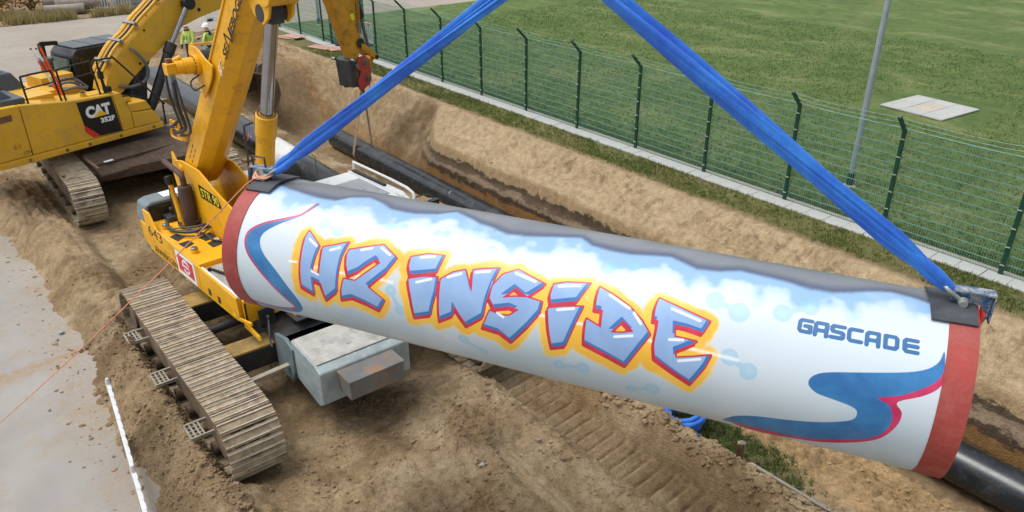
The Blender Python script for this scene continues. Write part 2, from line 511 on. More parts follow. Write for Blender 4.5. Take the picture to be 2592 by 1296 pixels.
t = NT('asphalt'); p = t.coord('Pos')
n1 = t.noise(p, 0.35, 5, 0.6, 0.6); n2 = t.noise(p, 2.2, 5, 0.65); n3 = t.noise(p, 120, 3, 0.7)
a = t.mix(t.mr(n1, 0.3, 0.7), srgb(140, 137, 132), srgb(158, 155, 150))
a = t.mix(t.math('MULTIPLY', t.mr(n2, 0.5, 0.72), 0.6), a, srgb(150, 134, 112))
a = t.mix(t.math('MULTIPLY', t.mr(t.noise(p, 0.8, 6, 0.75, 1.2), 0.55, 0.66), 0.4), a, srgb(160, 146, 122))
a = t.mix(t.math('MULTIPLY', t.mr(n3, 0.5, 0.75), 0.3), a, srgb(110, 106, 100))
xy = t.sep(p)
band = t.math('ABSOLUTE', t.math('ADD', t.math('ADD', xy[0], t.math('MULTIPLY', xy[1], 0.12)), t.math('ADD', 13.3, t.math('MULTIPLY', t.math('SUBTRACT', t.noise(p, 1.1, 5, 0.65), 0.5), 1.4))))
sp = t.math('MULTIPLY', t.mr(band, 0.32, 0.05), t.mr(t.noise(p, 7, 5, 0.7), 0.36, 0.55))
a = t.mix(t.math('MULTIPLY', sp, 0.85), a, srgb(150, 126, 92))
near = t.math('MULTIPLY', t.mr(t.math('ADD', xy[1], t.math('MULTIPLY', t.math('SUBTRACT', n2, 0.5), 1.6)), 0.1, 1.1), t.mr(t.noise(p, 16, 4, 0.7), 0.38, 0.62))
a = t.mix(t.math('MULTIPLY', near, 0.6), a, srgb(150, 128, 96))
t.set(Base_Color=a, Roughness=0.9); t.bump(n3, 0.35, 0.012)

def grass_material(name, attr_tint=False):
    t = NT(name); p = t.coord('Pos')
    st = t.n('ShaderNodeVectorMath', operation='MULTIPLY'); t.l(p, st.inputs[0]); st.inputs[1].default_value = (0.75, 1.25, 1)
    n1 = t.noise(st.outputs[0], 0.35, 6, 0.65, 0.6); n2 = t.noise(p, 1.7, 5, 0.65, 0.3); n3 = t.noise(p, 14, 5, 0.7); n4 = t.noise(p, 60, 4, 0.75)
    g1, g2, g3 = srgb(76, 98, 52), srgb(102, 120, 68), srgb(140, 140, 96)
    a = t.mix(t.mr(t.math('ADD', t.math('MULTIPLY', n2, 0.6), t.math('MULTIPLY', n1, 0.5)), 0.38, 0.7), g1, g2)
    dry = t.mr(t.math('ADD', t.math('MULTIPLY', n1, 0.72), t.math('MULTIPLY', n3, 0.35)), 0.54, 0.74)
    # faded mowing / marking stripes seen across the field
    xy = t.sep(p)
    u = t.math('ADD', t.math('MULTIPLY', xy[0], 0.35), t.math('MULTIPLY', xy[1], -0.94))
    stripe = t.mr(t.math('ABSOLUTE', t.math('ADD', t.math('ADD', t.math('MULTIPLY', xy[0], 0.94), t.math('MULTIPLY', xy[1], 0.33)), 6.6)), 0.25, 0.75, 1.0, 0.0)
    dry = t.math('MAXIMUM', dry, t.math('MULTIPLY', t.math('MULTIPLY', stripe, 0.45), t.mr(n3, 0.35, 0.65)))
    a = t.mix(t.math('MULTIPLY', dry, 0.75), a, g3)
    a = t.mix(t.math('MULTIPLY', t.mr(n4, 0.45, 0.75), 0.55), a, t.mix(1.0, a, (1.5, 1.45, 1.2, 1), 'MULTIPLY'))
    a = t.mix(t.math('MULTIPLY', t.mr(n3, 0.6, 0.3), 0.32), a, t.mix(1.0, a, (0.5, 0.55, 0.5, 1), 'MULTIPLY'))
    if attr_tint:
        a = t.mix(1.0, a, t.attr('tint', 'Color'), 'MULTIPLY')
    t.set(Base_Color=a, Roughness=0.9); t.b.inputs['Specular IOR Level'].default_value = 0.2
    h = t.math('ADD', t.math('MULTIPLY', n3, 0.5), t.math('MULTIPLY', n4, 0.6))
    t.bump(h, 0.9, 0.06)
grass_material('lawn')
grass_material('grass_blade', True)

# ------------------------------------------------------------------ terrain of the work strip and trench
PA_Y, PA_Z, PA_R = 12.40, -1.75, 0.37         # black pipe lying in the trench
PB_Y, PB_Z, PB_R = 7.50, 0.50, 0.37           # black pipe on skids beside it

def print_bands(x, pitch, depth, sharp=0.35):
    """cleat prints: flat treads with narrow grooves"""
    f = (x / pitch) % 1.0
    g = np.minimum(f, 1 - f)
    return -depth * np.exp(-(g / (sharp * 0.35)) ** 2) + 0.25 * depth * np.sin(2 * np.pi * f)

def terrain(X, Y):
    n_lo = fbm(X * 0.35, Y * 0.35, 4)
    n_md = fbm(X * 1.3, Y * 1.3, 5, 0.55, 3.1)
    n_hi = fbm(X * 5.5, Y * 5.5, 5, 0.62, 7.7)
    rg = ridged(X * 1.1, Y * 1.1, 5, 4.4)
    cl = ridged(X * 2.7, Y * 2.7, 4, 9.9)
    det = 0.055 * (cl - 0.55) + 0.05 * np.maximum(0, fbm(X * 9, Y * 9, 3, 0.6, 5.5)) + 0.035 * fbm(X * 17, Y * 17, 2, 0.6, 1.5)
    wx = X + 0.10 * fbm(X * 3, Y * 3, 3, 0.6, 2.2); wy = Y + 0.10 * fbm(X * 3, Y * 3, 3, 0.6, 6.6)
    a1, a2, ar = worley(wx * 5.0, wy * 5.0); b1, b2, br = worley(wx * 12.0, wy * 12.0, 5)
    cm = sst(-0.05, 0.16, fbm(X * 0.75, Y * 0.75, 4, 0.55, 14.0) + 0.35 * (rg - 0.55))
    clod = cm * (0.07 * ar * sst(0.62, 0.25, a1) + 0.030 * br * sst(0.6, 0.2, b1)) + (0.3 + 0.7 * cm) * 0.014 * br * sst(0.6, 0.25, b1)
    det = det + clod
    z = 0.10 * n_lo + 0.17 * n_md + 0.10 * n_hi + det * (0.45 + 0.8 * sst(-0.15, 0.2, fbm(X * 0.6, Y * 0.6, 3, 0.5, 8.0)))
    rough = np.ones_like(X)
    # loose crumbly bank between the road and the machines
    wob = 0.45 * fbm(X * 0.55, Y * 0 + 2.0, 4, 0.6) + 0.12 * fbm(X * 2.5, Y * 2.5, 3)
    edge = 1.02 + wob + 0.25 * np.exp(-((X + 13.0) / 1.2) ** 2) - 0.3 * sst(-17, -22, X) + 7.2 * sst(-24.8, -28.5, X)
    bank = sst(-0.35, 0.7, Y - edge)
    bump_b = np.exp(-((Y - edge - 0.75) / 0.5) ** 2)
    z += -0.34 * (1 - bank)
    z += bump_b * (0.20 + 0.14 * sst(-15, -12, X) * sst(-7, -9, X)) * (0.7 + 0.9 * rg) * sst(-26, -20, X)
    # raised cake of soil with a flattened printed top (left middle)
    cake = sst(-19.5, -18.5, X) * sst(-13.4, -14.2, X) * sst(1.25, 1.6, Y + 0.5 * wob) * sst(2.35, 2.1, Y)
    z = z * (1 - 0.5 * cake) + cake * 0.22
    z += cake * (print_bands(X + 0.25 * Y, 0.36, 0.06) - 0.04 * sst(0.10, 0.0, a2 - a1))
    # cleat prints between the machines
    lane = sst(-20, -18.2, X) * sst(-13.2, -13.9, X) * sst(2.25, 2.45, Y) * sst(3.35, 3.15, Y)
    z = z * (1 - 0.75 * lane) + lane * (-0.05 + print_bands(X + 0.3 * (Y - 2.7), 0.225, 0.05))
    # flattened soil in the machines' standing areas
    st = sst(1.75, 2.05, Y) * sst(2.95, 2.7, Y) * sst(-13.9, -13.3, X) * sst(-7.9, -8.4, X)
    z = z * (1 - st) - 0.03 * st
    mid = sst(2.8, 3.3, Y) * sst(7.2, 6.6, Y) * sst(-14, -13, X) * sst(-8.6, -9.4, X)
    z -= 0.12 * mid
    st2 = sst(2.05, 2.3, Y) * sst(3.3, 3.05, Y) * sst(-25.5, -25.0, X) * sst(-18.2, -18.8, X)
    st2 = np.maximum(st2, sst(5.2, 5.4, Y) * sst(6.4, 6.2, Y) * sst(-25.5, -25.0, X) * sst(-18.0, -18.4, X))
    z = z * (1 - st2) - 0.03 * st2
    # heap thrown up in front of the ballast
    z += 0.14 * np.exp(-(((X + 7.6) / 0.9) ** 2 + ((Y - 4.9) / 0.8) ** 2)) * (0.4 + 1.1 * rg)
    z += 0.10 * np.exp(-(((X + 6.3) / 1.6) ** 2 + ((Y - 3.4) / 0.9) ** 2)) * (0.3 + 1.2 * rg)
    # crawler rut with cleat prints and its pushed-up shoulders
    yc = 6.52 + 0.012 * (X + 6) ** 2 * 0.2
    rut = sst(0.42, 0.34, np.abs(Y - yc)) * sst(-9.6, -9.0, X)
    z = z * (1 - 0.90 * rut) + rut * (-0.16 + print_bands(X + 0.06 * (Y - yc) + 0.02 * n_md, 0.235, 0.11, 0.36))
    sh = np.exp(-((Y - yc + 0.68) / 0.2) ** 2) * 0.14 + 0.26 * sst(0.38, 0.55, Y - yc) * sst(1.25, 0.62, Y - yc)
    z += sh * sst(-9.4, -8.2, X) * (0.45 + 1.0 * rg)
    crk = sst(0.62, 0.8, Y - yc) * sst(1.35, 1.1, Y - yc) * sst(-8.6, -7.6, X)
    z += crk * (0.035 * ar - 0.05 * sst(0.10, 0.0, a2 - a1) - 0.02 * sst(0.12, 0.0, b2 - b1))
    # smooth skid groove
    yg = 5.22 - 0.06 * (X + 6)
    gr = sst(0.21, 0.13, np.abs(Y - yg)) * sst(-7.2, -6.6, X)
    z = z * (1 - gr) + gr * (-0.10 + 0.03 * np.cos((Y - yg) * 26))
    sh2 = np.exp(-((np.abs(Y - yg) - 0.34) / 0.14) ** 2) * 0.10
    z += sh2 * sst(-7.0, -6.2, X) * (0.4 + 1.2 * rg)
    # strip beyond the rut: leftover turf, then sand falling to the trench
    s1 = sst(7.35, 8.0, Y) * sst(9.4, 9.0, Y)
    z = z - 0.05 * s1
    pit = sst(-12.5, -15.5, X)
    z += -0.60 * sst(-31.5, -28.0, X) * sst(8.25, 9.8, Y) * (0.35 + 0.65 * sst(-14, -10, X))
    z += (0.10 * ar * sst(0.6, 0.2, a1) + 0.10 * (rg - 0.5)) * sst(8.1, 8.5, Y) * sst(-13, -9, X)
    # trench: near bank, floor, far wall with strata
    ye = 9.75 + 0.32 * fbm(X * 0.8, Y * 0 + 5, 4) - 0.75 * pit + 0.05 * fbm(X * 4, Y * 4, 3)
    far = sst(-28.0, -31.5, X)
    wall_n = sst(0.0, 1.35 + 0.9 * pit, Y - ye)
    floor = (-2.20 + 0.15 * pit) * (1 - far) + 0.14 * n_md + 0.06 * n_hi
    z = z * (1 - wall_n) + floor * wall_n
    # spoil heaps along the near bank by the cab
    z += 0.45 * np.exp(-(((X + 14.6) / 1.6) ** 2 + ((Y - 9.2) / 0.4) ** 2)) * (0.4 + 0.9 * rg)
    z += 0.25 * np.exp(-(((X + 18.5) / 1.4) ** 2 + ((Y - 9.6) / 0.5) ** 2)) * (0.3 + 0.9 * rg)
    wobw = 0.55 * fbm(X * 0.8, Y * 0 + 9, 5, 0.6)
    wide = sst(-20.0, -22.6, X)
    yw = 12.74 + 0.45 * wide + 0.5 * wobw + 0.10 * fbm(X * 3.0, Y * 0.5, 4, 0.6)
    slope_w = 0.42 + 1.05 * wide
    bench = -0.50 + 0.52 * sst(12.9, 14.9, Y)
    top = bench * (1 - wide) + 0.02 * wide + 0.07 * n_md + 0.06 * n_hi
    f = np.clip((Y - yw) / slope_w, 0, 1)
    fs = np.interp(f, [0, 0.12, 0.34, 0.72, 0.80, 1.0], [0, 0.10, 0.62, 0.72, 0.97, 1.0])
    f = f * wide + fs * (1 - wide)
    up = np.where(Y > yw, 1.0, 0.0)
    z = z * (1 - up) + up * (floor * (1 - f) + top * f)
    # ridge lip and windrow on the bench
    z += 0.14 * np.exp(-((Y - 13.45 - wobw) / 0.2) ** 2) * (1 - wide) * up * (0.3 + 0.9 * rg)
    z += 0.05 * np.exp(-((Y - 14.2) / 0.4) ** 2) * up * n_hi * 6
    bn = up * sst(13.0, 13.2, Y) * sst(14.8, 14.5, Y)
    z += bn * (0.14 * (ridged(X * 0.55, Y * 2.2, 5, 3.3) - 0.5) + 0.10 * sst(0.6, 0.2, a1) * ar * sst(-0.1, 0.15, n_md) + 0.05 * n_hi)
    for yt in (13.75, 14.3):
        tr_ = sst(0.16, 0.10, np.abs(Y - yt - 0.3 * wobw)) * bn
        z += tr_ * (-0.05 + print_bands(X + 0.3 * (Y - yt), 0.14, 0.02))
    # scoured mound at the trench head
    z += wide * up * 0.25 * np.exp(-(((X + 28) / 3.0) ** 2 + ((Y - 14.0) / 0.8) ** 2)) * (0.4 + rg)
    # turf shoulder before the paving
    g = sst(14.75, 15.0, Y + 0.18 * fbm(X * 1.6, Y * 0, 4))
    z = z * (1 - g) + g * (0.03 + 0.02 * n_hi)
    # mounds at the far left behind the machines
    z += far * (0.3 * n_lo + 0.16 * rg) * sst(8.4, 9.2, Y) * sst(15, 14, Y)
    z = np.where(X < -40.5, z - 0.5 * sst(-40.5, -42.0, X), z)
    return z, dict(bank=bank, rg=rg, n_md=n_md, n_hi=n_hi, n_lo=n_lo, rut=rut, gr=gr, up=up, f=f, wide=wide, wall_n=wall_n, g=g, cake=cake, pit=pit, lane=lane)

def soil_colour(X, Y, Z, d):
    tan = np.array(srgb(162, 143, 114)[:3]); pale = np.array(srgb(182, 166, 138)[:3]); brown = np.array(srgb(126, 106, 80)[:3])
    grey = np.array(srgb(168, 158, 146)[:3]); dark = np.array(srgb(88, 72, 58)[:3]); orange = np.array(srgb(146, 116, 78)[:3]); sand = np.array(srgb(182, 164, 134)[:3])
    def mixc(c, k, f):
        f = np.clip(f, 0, 1)[..., None]; return c * (1 - f) + k * f
    c = np.broadcast_to(tan, X.shape + (3,)).copy()
    c = mixc(c, brown, sst(0.05, 0.3, d['n_lo'] + 0.6 * d['n_md']) * 0.8)
    c = mixc(c, pale, sst(0.05, 0.25, -d['n_md'] + 0.4 * d['n_lo']) * 0.55)
    gp = fbm(X * 0.9, Y * 0.9, 5, 0.6, 12.0)
    c = mixc(c, grey, sst(0.10, 0.26, gp) * 0.8 * sst(-9, -7.5, X) * sst(5.6, 5.0, Y) * sst(2.2, 2.8, Y))
    c = mixc(c, dark * 1.25, 0.4 * sst(0.10, 0.24, fbm(X * 0.8, Y * 0.8, 5, 0.62, 33.0)) * sst(8.6, 7.4, Y))
    c = mixc(c, orange, sst(0.12, 0.3, fbm(X * 0.7, Y * 0.7, 4, 0.6, 21.0)) * 0.45)
    # browner soil along the road bank and between the tracks
    c = mixc(c, brown, 0.35 * np.exp(-((Y - 1.6) / 0.6) ** 2) * sst(-14, -12.5, X))
    c = mixc(c, brown, 0.5 * sst(2.7, 3.2, Y) * sst(7, 6.4, Y) * sst(-9, -9.8, X))
    # far wall strata
    w = d['up'] * sst(1.0, 0.9, d['f']) * (1 - d['wide'])
    # bench sand and pit
    b = d['up'] * sst(0.9, 1.0, d['f'])
    c = mixc(c, sand, b * 0.75)
    c = mixc(c, tan, d['wide'] * d['up'] * sst(0.05, 0.3, d['n_md']))
    c = mixc(c, dark, d['wide'] * d['up'] * 0.35 * sst(0.12, 0.24, fbm(X * 1.1, Y * 2.2, 4, 0.6, 2.0)) * sst(0.1, 0.3, d['f']) * sst(0.8, 0.5, d['f']))
    c = mixc(c, orange, d['wide'] * d['up'] * sst(0.3, 0.1, d['f']) * 0.7)
    # trench floor: mixed towards a darker brown
    c = mixc(c, brown * 0.9, d['wall_n'] * (1 - d['up']) * 0.6)
    # sand bank between turf strip and trench
    c = mixc(c, np.array(srgb(176, 148, 108)[:3]), sst(7.9, 8.3, Y) * sst(10.6, 10.0, Y) * sst(-14, -9, X) * 0.7)
    # turf by the paving and leftover turf strip
    tu = np.array(srgb(104, 106, 66)[:3])
    c = mixc(c, tu, d['g'] * 0.9)
    c = mixc(c, brown * 0.8, np.exp(-((Y - 14.85) / 0.13) ** 2) * 0.5)
    s = sst(7.62, 7.78, Y + 0.2 * d['n_md']) * sst(8.25, 8.1, Y + 0.2 * d['n_md']) * sst(-8.5, -7.0, X) * sst(-3.2, -4.2, X)
    c = mixc(c, tu * 0.9, s * 0.8)
    c = mixc(c, pale, d['gr'] * 0.8)
    return np.clip(c * np.array([0.90, 0.885, 0.86]), 0, 1)

def axis(breaks):
    out = [breaks[0][0]]
    for (a, st), (b, _) in zip(breaks[:-1], breaks[1:]):
        n = max(1, int(round((b - a) / st)))
        out += list(a + (b - a) * (np.arange(n) + 1) / n)
    return np.array(out)

def grid_mesh(name, xs, ys, Z, mat, kind='structure', tint=None):
    nx, ny = len(xs), len(ys)
    X, Y = np.meshgrid(xs, ys, indexing='ij')
    co = np.stack([X, Y, Z], -1).reshape(-1, 3)
    i = np.arange(nx - 1)[:, None] * ny + np.arange(ny - 1)[None]
    q = np.stack([i, i + ny, i + ny + 1, i + 1], -1).reshape(-1, 4)
    me = bpy.data.meshes.new(name)
    me.vertices.add(len(co)); me.vertices.foreach_set('co', co.ravel())
    me.loops.add(q.size); me.loops.foreach_set('vertex_index', q.ravel().astype(np.int32))
    me.polygons.add(len(q)); me.polygons.foreach_set('loop_start', (np.arange(len(q)) * 4).astype(np.int32))
    me.polygons.foreach_set('loop_total', np.full(len(q), 4, np.int32))
    me.update(calc_edges=True)
    me.shade_smooth()
    if tint is not None:
        a = me.color_attributes.new('tint', 'FLOAT_COLOR', 'POINT')
        rgba = np.ones((len(co), 4), np.float32); rgba[:, :3] = tint.reshape(-1, 3)
        a.data.foreach_set('color', rgba.ravel())
    me.materials.append(M[mat])
    o = bpy.data.objects.new(name, me); col.objects.link(o)
    o['kind'] = kind
    return o

txs = axis([(-42, 0.14), (-26, 0.08), (-16, 0.042), (-9.8, 0.026), (-2, 0.05), (6, 0.1), (9, 1)])
tys = axis([(-0.2, 0.05), (0.6, 0.030), (8.4, 0.04), (12.5, 0.026), (13.3, 0.06), (15.93, 1)])
TX, TY = np.meshgrid(txs, tys, indexing='ij')
TZ, TD = terrain(TX, TY)
TC = soil_colour(TX, TY, TZ, TD)
sg_ = grid_mesh('soil_ground', txs, tys, TZ, 'soil', tint=TC)
at_ = sg_.data.attributes.new('strata', 'FLOAT', 'POINT'); at_.data.foreach_set('value', (TD['up'] * sst(1.0, 0.96, TD['f']) * (1 - TD['wide'])).astype(np.float32).ravel())

def ground_z(x, y):
    """height of the soil surface"""
    z, _ = terrain(np.array([[float(x)]]), np.array([[float(y)]]))
    return float(z[0, 0])

# asphalt road along the work strip and its side road at the far left
def flat_sheet(name, x0, x1, y0, y1, z, mat, kind='structure', step=4.0):
    xs = np.linspace(x0, x1, max(2, int((x1 - x0) / step))); ys = np.linspace(y0, y1, max(2, int((y1 - y0) / step)))
    X, Y = np.meshgrid(xs, ys, indexing='ij')
    return grid_mesh(name, xs, ys, np.full_like(X, z), mat, kind)
flat_sheet('road', -400, 60, -300, 1.9, -0.13, 'asphalt')
flat_sheet('side_road', -49.5, -40.5, 1.904, 60, -0.126, 'asphalt')
flat_sheet('road_apron', -40.496, -22.5, 1.904, 8.9, -0.128, 'asphalt')
flat_sheet('verge_ground', -400, -49.504, 1.904, 300, -0.10, 'soil')
bpy.data.objects['verge_ground'].data.color_attributes.new('tint', 'FLOAT_COLOR', 'POINT').data.foreach_set(
    'color', np.tile(np.array(srgb(140, 122, 96), np.float32), len(bpy.data.objects['verge_ground'].data.vertices)))

# football field beyond the fence: gently uneven lawn reaching the horizon
fx = axis([(-40.4, 0.5), (-30, 0.2), (6, 0.6), (60, 30), (400, 1)])
fy = axis([(16.62, 0.12), (24, 0.25), (40, 1.0), (80, 30), (500, 1)])
FX, FY = np.meshgrid(fx, fy, indexing='ij')
FZ = -0.01 + 0.05 * fbm(FX * 0.5, FY * 0.5, 3) + 0.03 * fbm(FX * 2.6, FY * 2.6, 3)
grid_mesh('field', fx, fy, FZ, 'lawn')
flat_sheet('near_ground', 9.004, 60, 1.904, 15.9, -0.05, 'lawn')

# ------------------------------------------------------------------ grass: blades on the field edge, turf strips
def blades(name, xy, zf, hmin, hmax, w, label, tintf, mat='grass_blade', lean=0.5, per=3):
    n = len(xy) * per
    base = np.repeat(xy, per, axis=0) + rng.normal(0, 0.02, (n, 2))
    z0 = np.repeat(zf, per)
    h = rng.uniform(hmin, hmax, n); a = rng.uniform(0, 2 * np.pi, n); l = rng.uniform(0.1, lean, n) * h
    la = rng.uniform(0, 2 * np.pi, n)
    dx = np.cos(a) * w / 2; dy = np.sin(a) * w / 2
    P = np.empty((n, 3, 3))
    P[:, 0] = np.stack([base[:, 0] - dx, base[:, 1] - dy, z0 - 0.01], -1)
    P[:, 1] = np.stack([base[:, 0] + dx, base[:, 1] + dy, z0 - 0.01], -1)
    P[:, 2] = np.stack([base[:, 0] + l * np.cos(la), base[:, 1] + l * np.sin(la), z0 + h], -1)
    me = bpy.data.meshes.new(name)
    me.vertices.add(n * 3); me.vertices.foreach_set('co', P.ravel())
    me.loops.add(n * 3); me.loops.foreach_set('vertex_index', np.arange(n * 3, dtype=np.int32))
    me.polygons.add(n); me.polygons.foreach_set('loop_start', (np.arange(n) * 3).astype(np.int32)); me.polygons.foreach_set('loop_total', np.full(n, 3, np.int32))
    me.update(calc_edges=True)
    a = me.color_attributes.new('tint', 'FLOAT_COLOR', 'POINT')
    tc = np.ones((n, 4), np.float32); tc[:, :3] = tintf(n)
    a.data.foreach_set('color', np.repeat(tc, 3, axis=0).ravel())
    me.materials.append(M[mat])
    o = bpy.data.objects.new(name, me); col.objects.link(o)
    tag(o, label, 'grass', kind='stuff')
    return o

def tint_green(n):
    v = rng.uniform(0.8, 1.5, (n, 1)) * np.array([[1.0, 1.0, 1.0]])
    return np.clip(v * (1 + rng.normal(0, 0.08, (n, 3))), 0.2, 2)
def tint_dry(n):
    m = rng.random((n, 1)); return np.clip((1 - m) * np.array([[1.15, 1.1, 0.95]]) + m * np.array([[1.9, 1.55, 1.3]]), 0.2, 2.5) * rng.uniform(0.8, 1.2, (n, 1))

def field_points(n):
    # denser near the fence where single blades show
    y = 16.7 + 22 * rng.random(n) ** 1.7
    x = rng.uniform(-36, 3, n)
    return np.stack([x, y], -1)
fp = field_points(62000)
fz = -0.01 + 0.05 * fbm(fp[:, 0] * 0.5, fp[:, 1] * 0.5, 3) + 0.03 * fbm(fp[:, 0] * 2.6, fp[:, 1] * 2.6, 3)
keep = ~((fp[:, 0] > -13.2) & (fp[:, 0] < -9.3) & (fp[:, 1] > 25.4) & (fp[:, 1] < 29.9))
blades('field_grass', fp[keep], fz[keep], 0.03, 0.075, 0.022, 'short mown green grass of the playing field behind the fence', tint_green, lean=0.9)

tp = np.stack([rng.uniform(-34, 2, 15000), rng.uniform(14.82, 15.9, 15000)], -1)
tz, td = terrain(tp[:, 0], tp[:, 1])
ok = (rng.random(len(tp)) < td['g'] * (0.35 + 0.65 * sst(-0.2, 0.25, fbm(tp[:, 0] * 1.2, tp[:, 1] * 1.2, 3))))
blades('verge_grass', tp[ok], tz[ok], 0.04, 0.11, 0.02, 'worn strip of grass between the sandy bench and the paving slabs', tint_dry, lean=1.0)
tp = np.stack([rng.uniform(-7.6, -2.4, 5200), rng.uniform(7.5, 8.3, 5200)], -1)
tz, td = terrain(tp[:, 0], tp[:, 1])
f = sst(0.36, 0.18, np.abs(tp[:, 1] - 7.92 - 0.25 * fbm(tp[:, 0], tp[:, 1] * 0, 3))) * sst(-0.25, 0.12, fbm(tp[:, 0] * 1.1 + 3, tp[:, 1] * 1.1, 3))
f = f * (sst(-3.3, -4.2, tp[:, 0]) + 0.8 * sst(0.12, 0.05, np.abs(tp[:, 1] - 7.72)) * sst(0.05, 0.2, fbm(tp[:, 0] * 1.5, tp[:, 1] * 0, 3)))
ok = rng.random(len(tp)) < f
blades('turf_strip', tp[ok], tz[ok], 0.04, 0.11, 0.018, 'green turf left beside the trench next to the blue rope coil', tint_green, lean=1.2, per=4)

# ------------------------------------------------------------------ clods and crumbs on the soil
def clod_base(k):
    r = np.random.default_rng(k)
    bm = bmesh.new(); bmesh.ops.create_icosphere(bm, subdivisions=1, radius=1)
    P = np.array([v.co[:] for v in bm.verts]); F = [tuple(v.index for v in f.verts) for f in bm.faces]; bm.free()
    P *= r.uniform(0.62, 1.15, (len(P), 1)); P[:, 2] *= 0.62
    return P, F
CB = [clod_base(k) for k in range(6)]
def scatter_clods(name, pts, sizes, label, mat='soil'):
    mb_v = []; mb_f = []; n = 0
    for (x, y, z), s in zip(pts, sizes):
        P, F = CB[rng.integers(6)]
        a = rng.uniform(0, 6.28); ca, sa = math.cos(a), math.sin(a)
        Q = P * s * rng.uniform(0.7, 1.3, (1, 3))
        Q = np.stack([Q[:, 0] * ca - Q[:, 1] * sa + x, Q[:, 0] * sa + Q[:, 1] * ca + y, Q[:, 2] + z + 0.15 * s], -1)
        mb_v.append(Q); mb_f += [tuple(i + n for i in f) for f in F]; n += len(Q)
    me = bpy.data.meshes.new(name); me.from_pydata(np.vstack(mb_v).tolist(), [], mb_f)
    V = np.vstack(mb_v)
    _, dd = terrain(V[:, 0], V[:, 1]); cc = soil_colour(V[:, 0], V[:, 1], np.full(len(V), 0.0), dd) * 1.06
    a = me.color_attributes.new('tint', 'FLOAT_COLOR', 'POINT'); rg4 = np.ones((len(V), 4), np.float32); rg4[:, :3] = cc; a.data.foreach_set('color', rg4.ravel())
    me.materials.append(M[mat])
    o = bpy.data.objects.new(name, me); col.objects.link(o); tag(o, label, 'soil', kind='stuff')
def clod_pts(n, x0, x1, y0, y1, dens=None):
    p = np.stack([rng.uniform(x0, x1, n), rng.uniform(y0, y1, n)], -1)
    z, d = terrain(p[:, 0], p[:, 1])
    if dens is not None:
        k = rng.random(n) < dens(p[:, 0], p[:, 1], d); p = p[k]; z = z[k]
    return np.column_stack([p, z])
A = clod_pts(1900, -8.4, -2.0, 6.95, 7.75, lambda x, y, d: sst(0.45, 0.1, np.abs(y - 7.32)))
scatter_clods('dry_clods', A, rng.uniform(0.018, 0.06, len(A)) * rng.uniform(0.6, 1.5, len(A)), 'dry cracked clods piled along the edge of the crawler rut')
A = np.vstack([clod_pts(4600, -13.5, -7.0, 0.6, 2.0, lambda x, y, d: (0.25 + sst(0.45, 0.75, d['rg'])) * d['bank']),
               clod_pts(4500, -9, -3, 2.2, 6.1, lambda x, y, d: (0.12 + sst(0.5, 0.8, d['rg'])) * (1 - d['gr'])),
               clod_pts(1500, -24, -12, 0.6, 3.4, lambda x, y, d: sst(0.55, 0.8, d['rg']) * (1 - d['cake']) * d['bank']),
               clod_pts(1500, -30, -13, 8.6, 15, lambda x, y, d: sst(0.5, 0.8, d['rg'])),
               clod_pts(1500, -8, 0, 8.0, 10.4, None)])
B_ = np.stack([rng.uniform(-20, -7, 240), 1.1 - np.abs(rng.normal(0, 0.3, 240)), np.full(240, -0.135)], -1)
B_ = B_[(terrain(B_[:, 0], B_[:, 1])[0] < -0.13)]
A = np.vstack([A, B_])
scatter_clods('soil_crumbs', A, np.abs(rng.normal(0.0, 0.016, len(A))) + 0.008, 'loose crumbs of sandy soil strewn over the work strip')
# ------------------------------------------------------------------ painted pipe hanging in the slings
PPL, PPR, PR_ = V3(-7.561, 2.680, 3.773), V3(-1.660, 5.775, 3.773), 0.71
PAX = unit(PPR - PPL); PLEN = float(np.linalg.norm(PPR - PPL))
PA_ = unit(V3(PAX[1], -PAX[0], 0)); PB_ = V3(0, 0, 1)          # towards the viewer's side, up
def on_pipe(s, w, r=0.0):
    """point on the shell: s along the axis, w arc length from the level of the axis up over the top"""
    ph = np.asarray(w) / PR_
    return PPL + np.asarray(s)[..., None] * PAX + (PR_ + np.asarray(r))[..., None] * (np.cos(ph)[..., None] * PA_ + np.sin(ph)[..., None] * PB_)
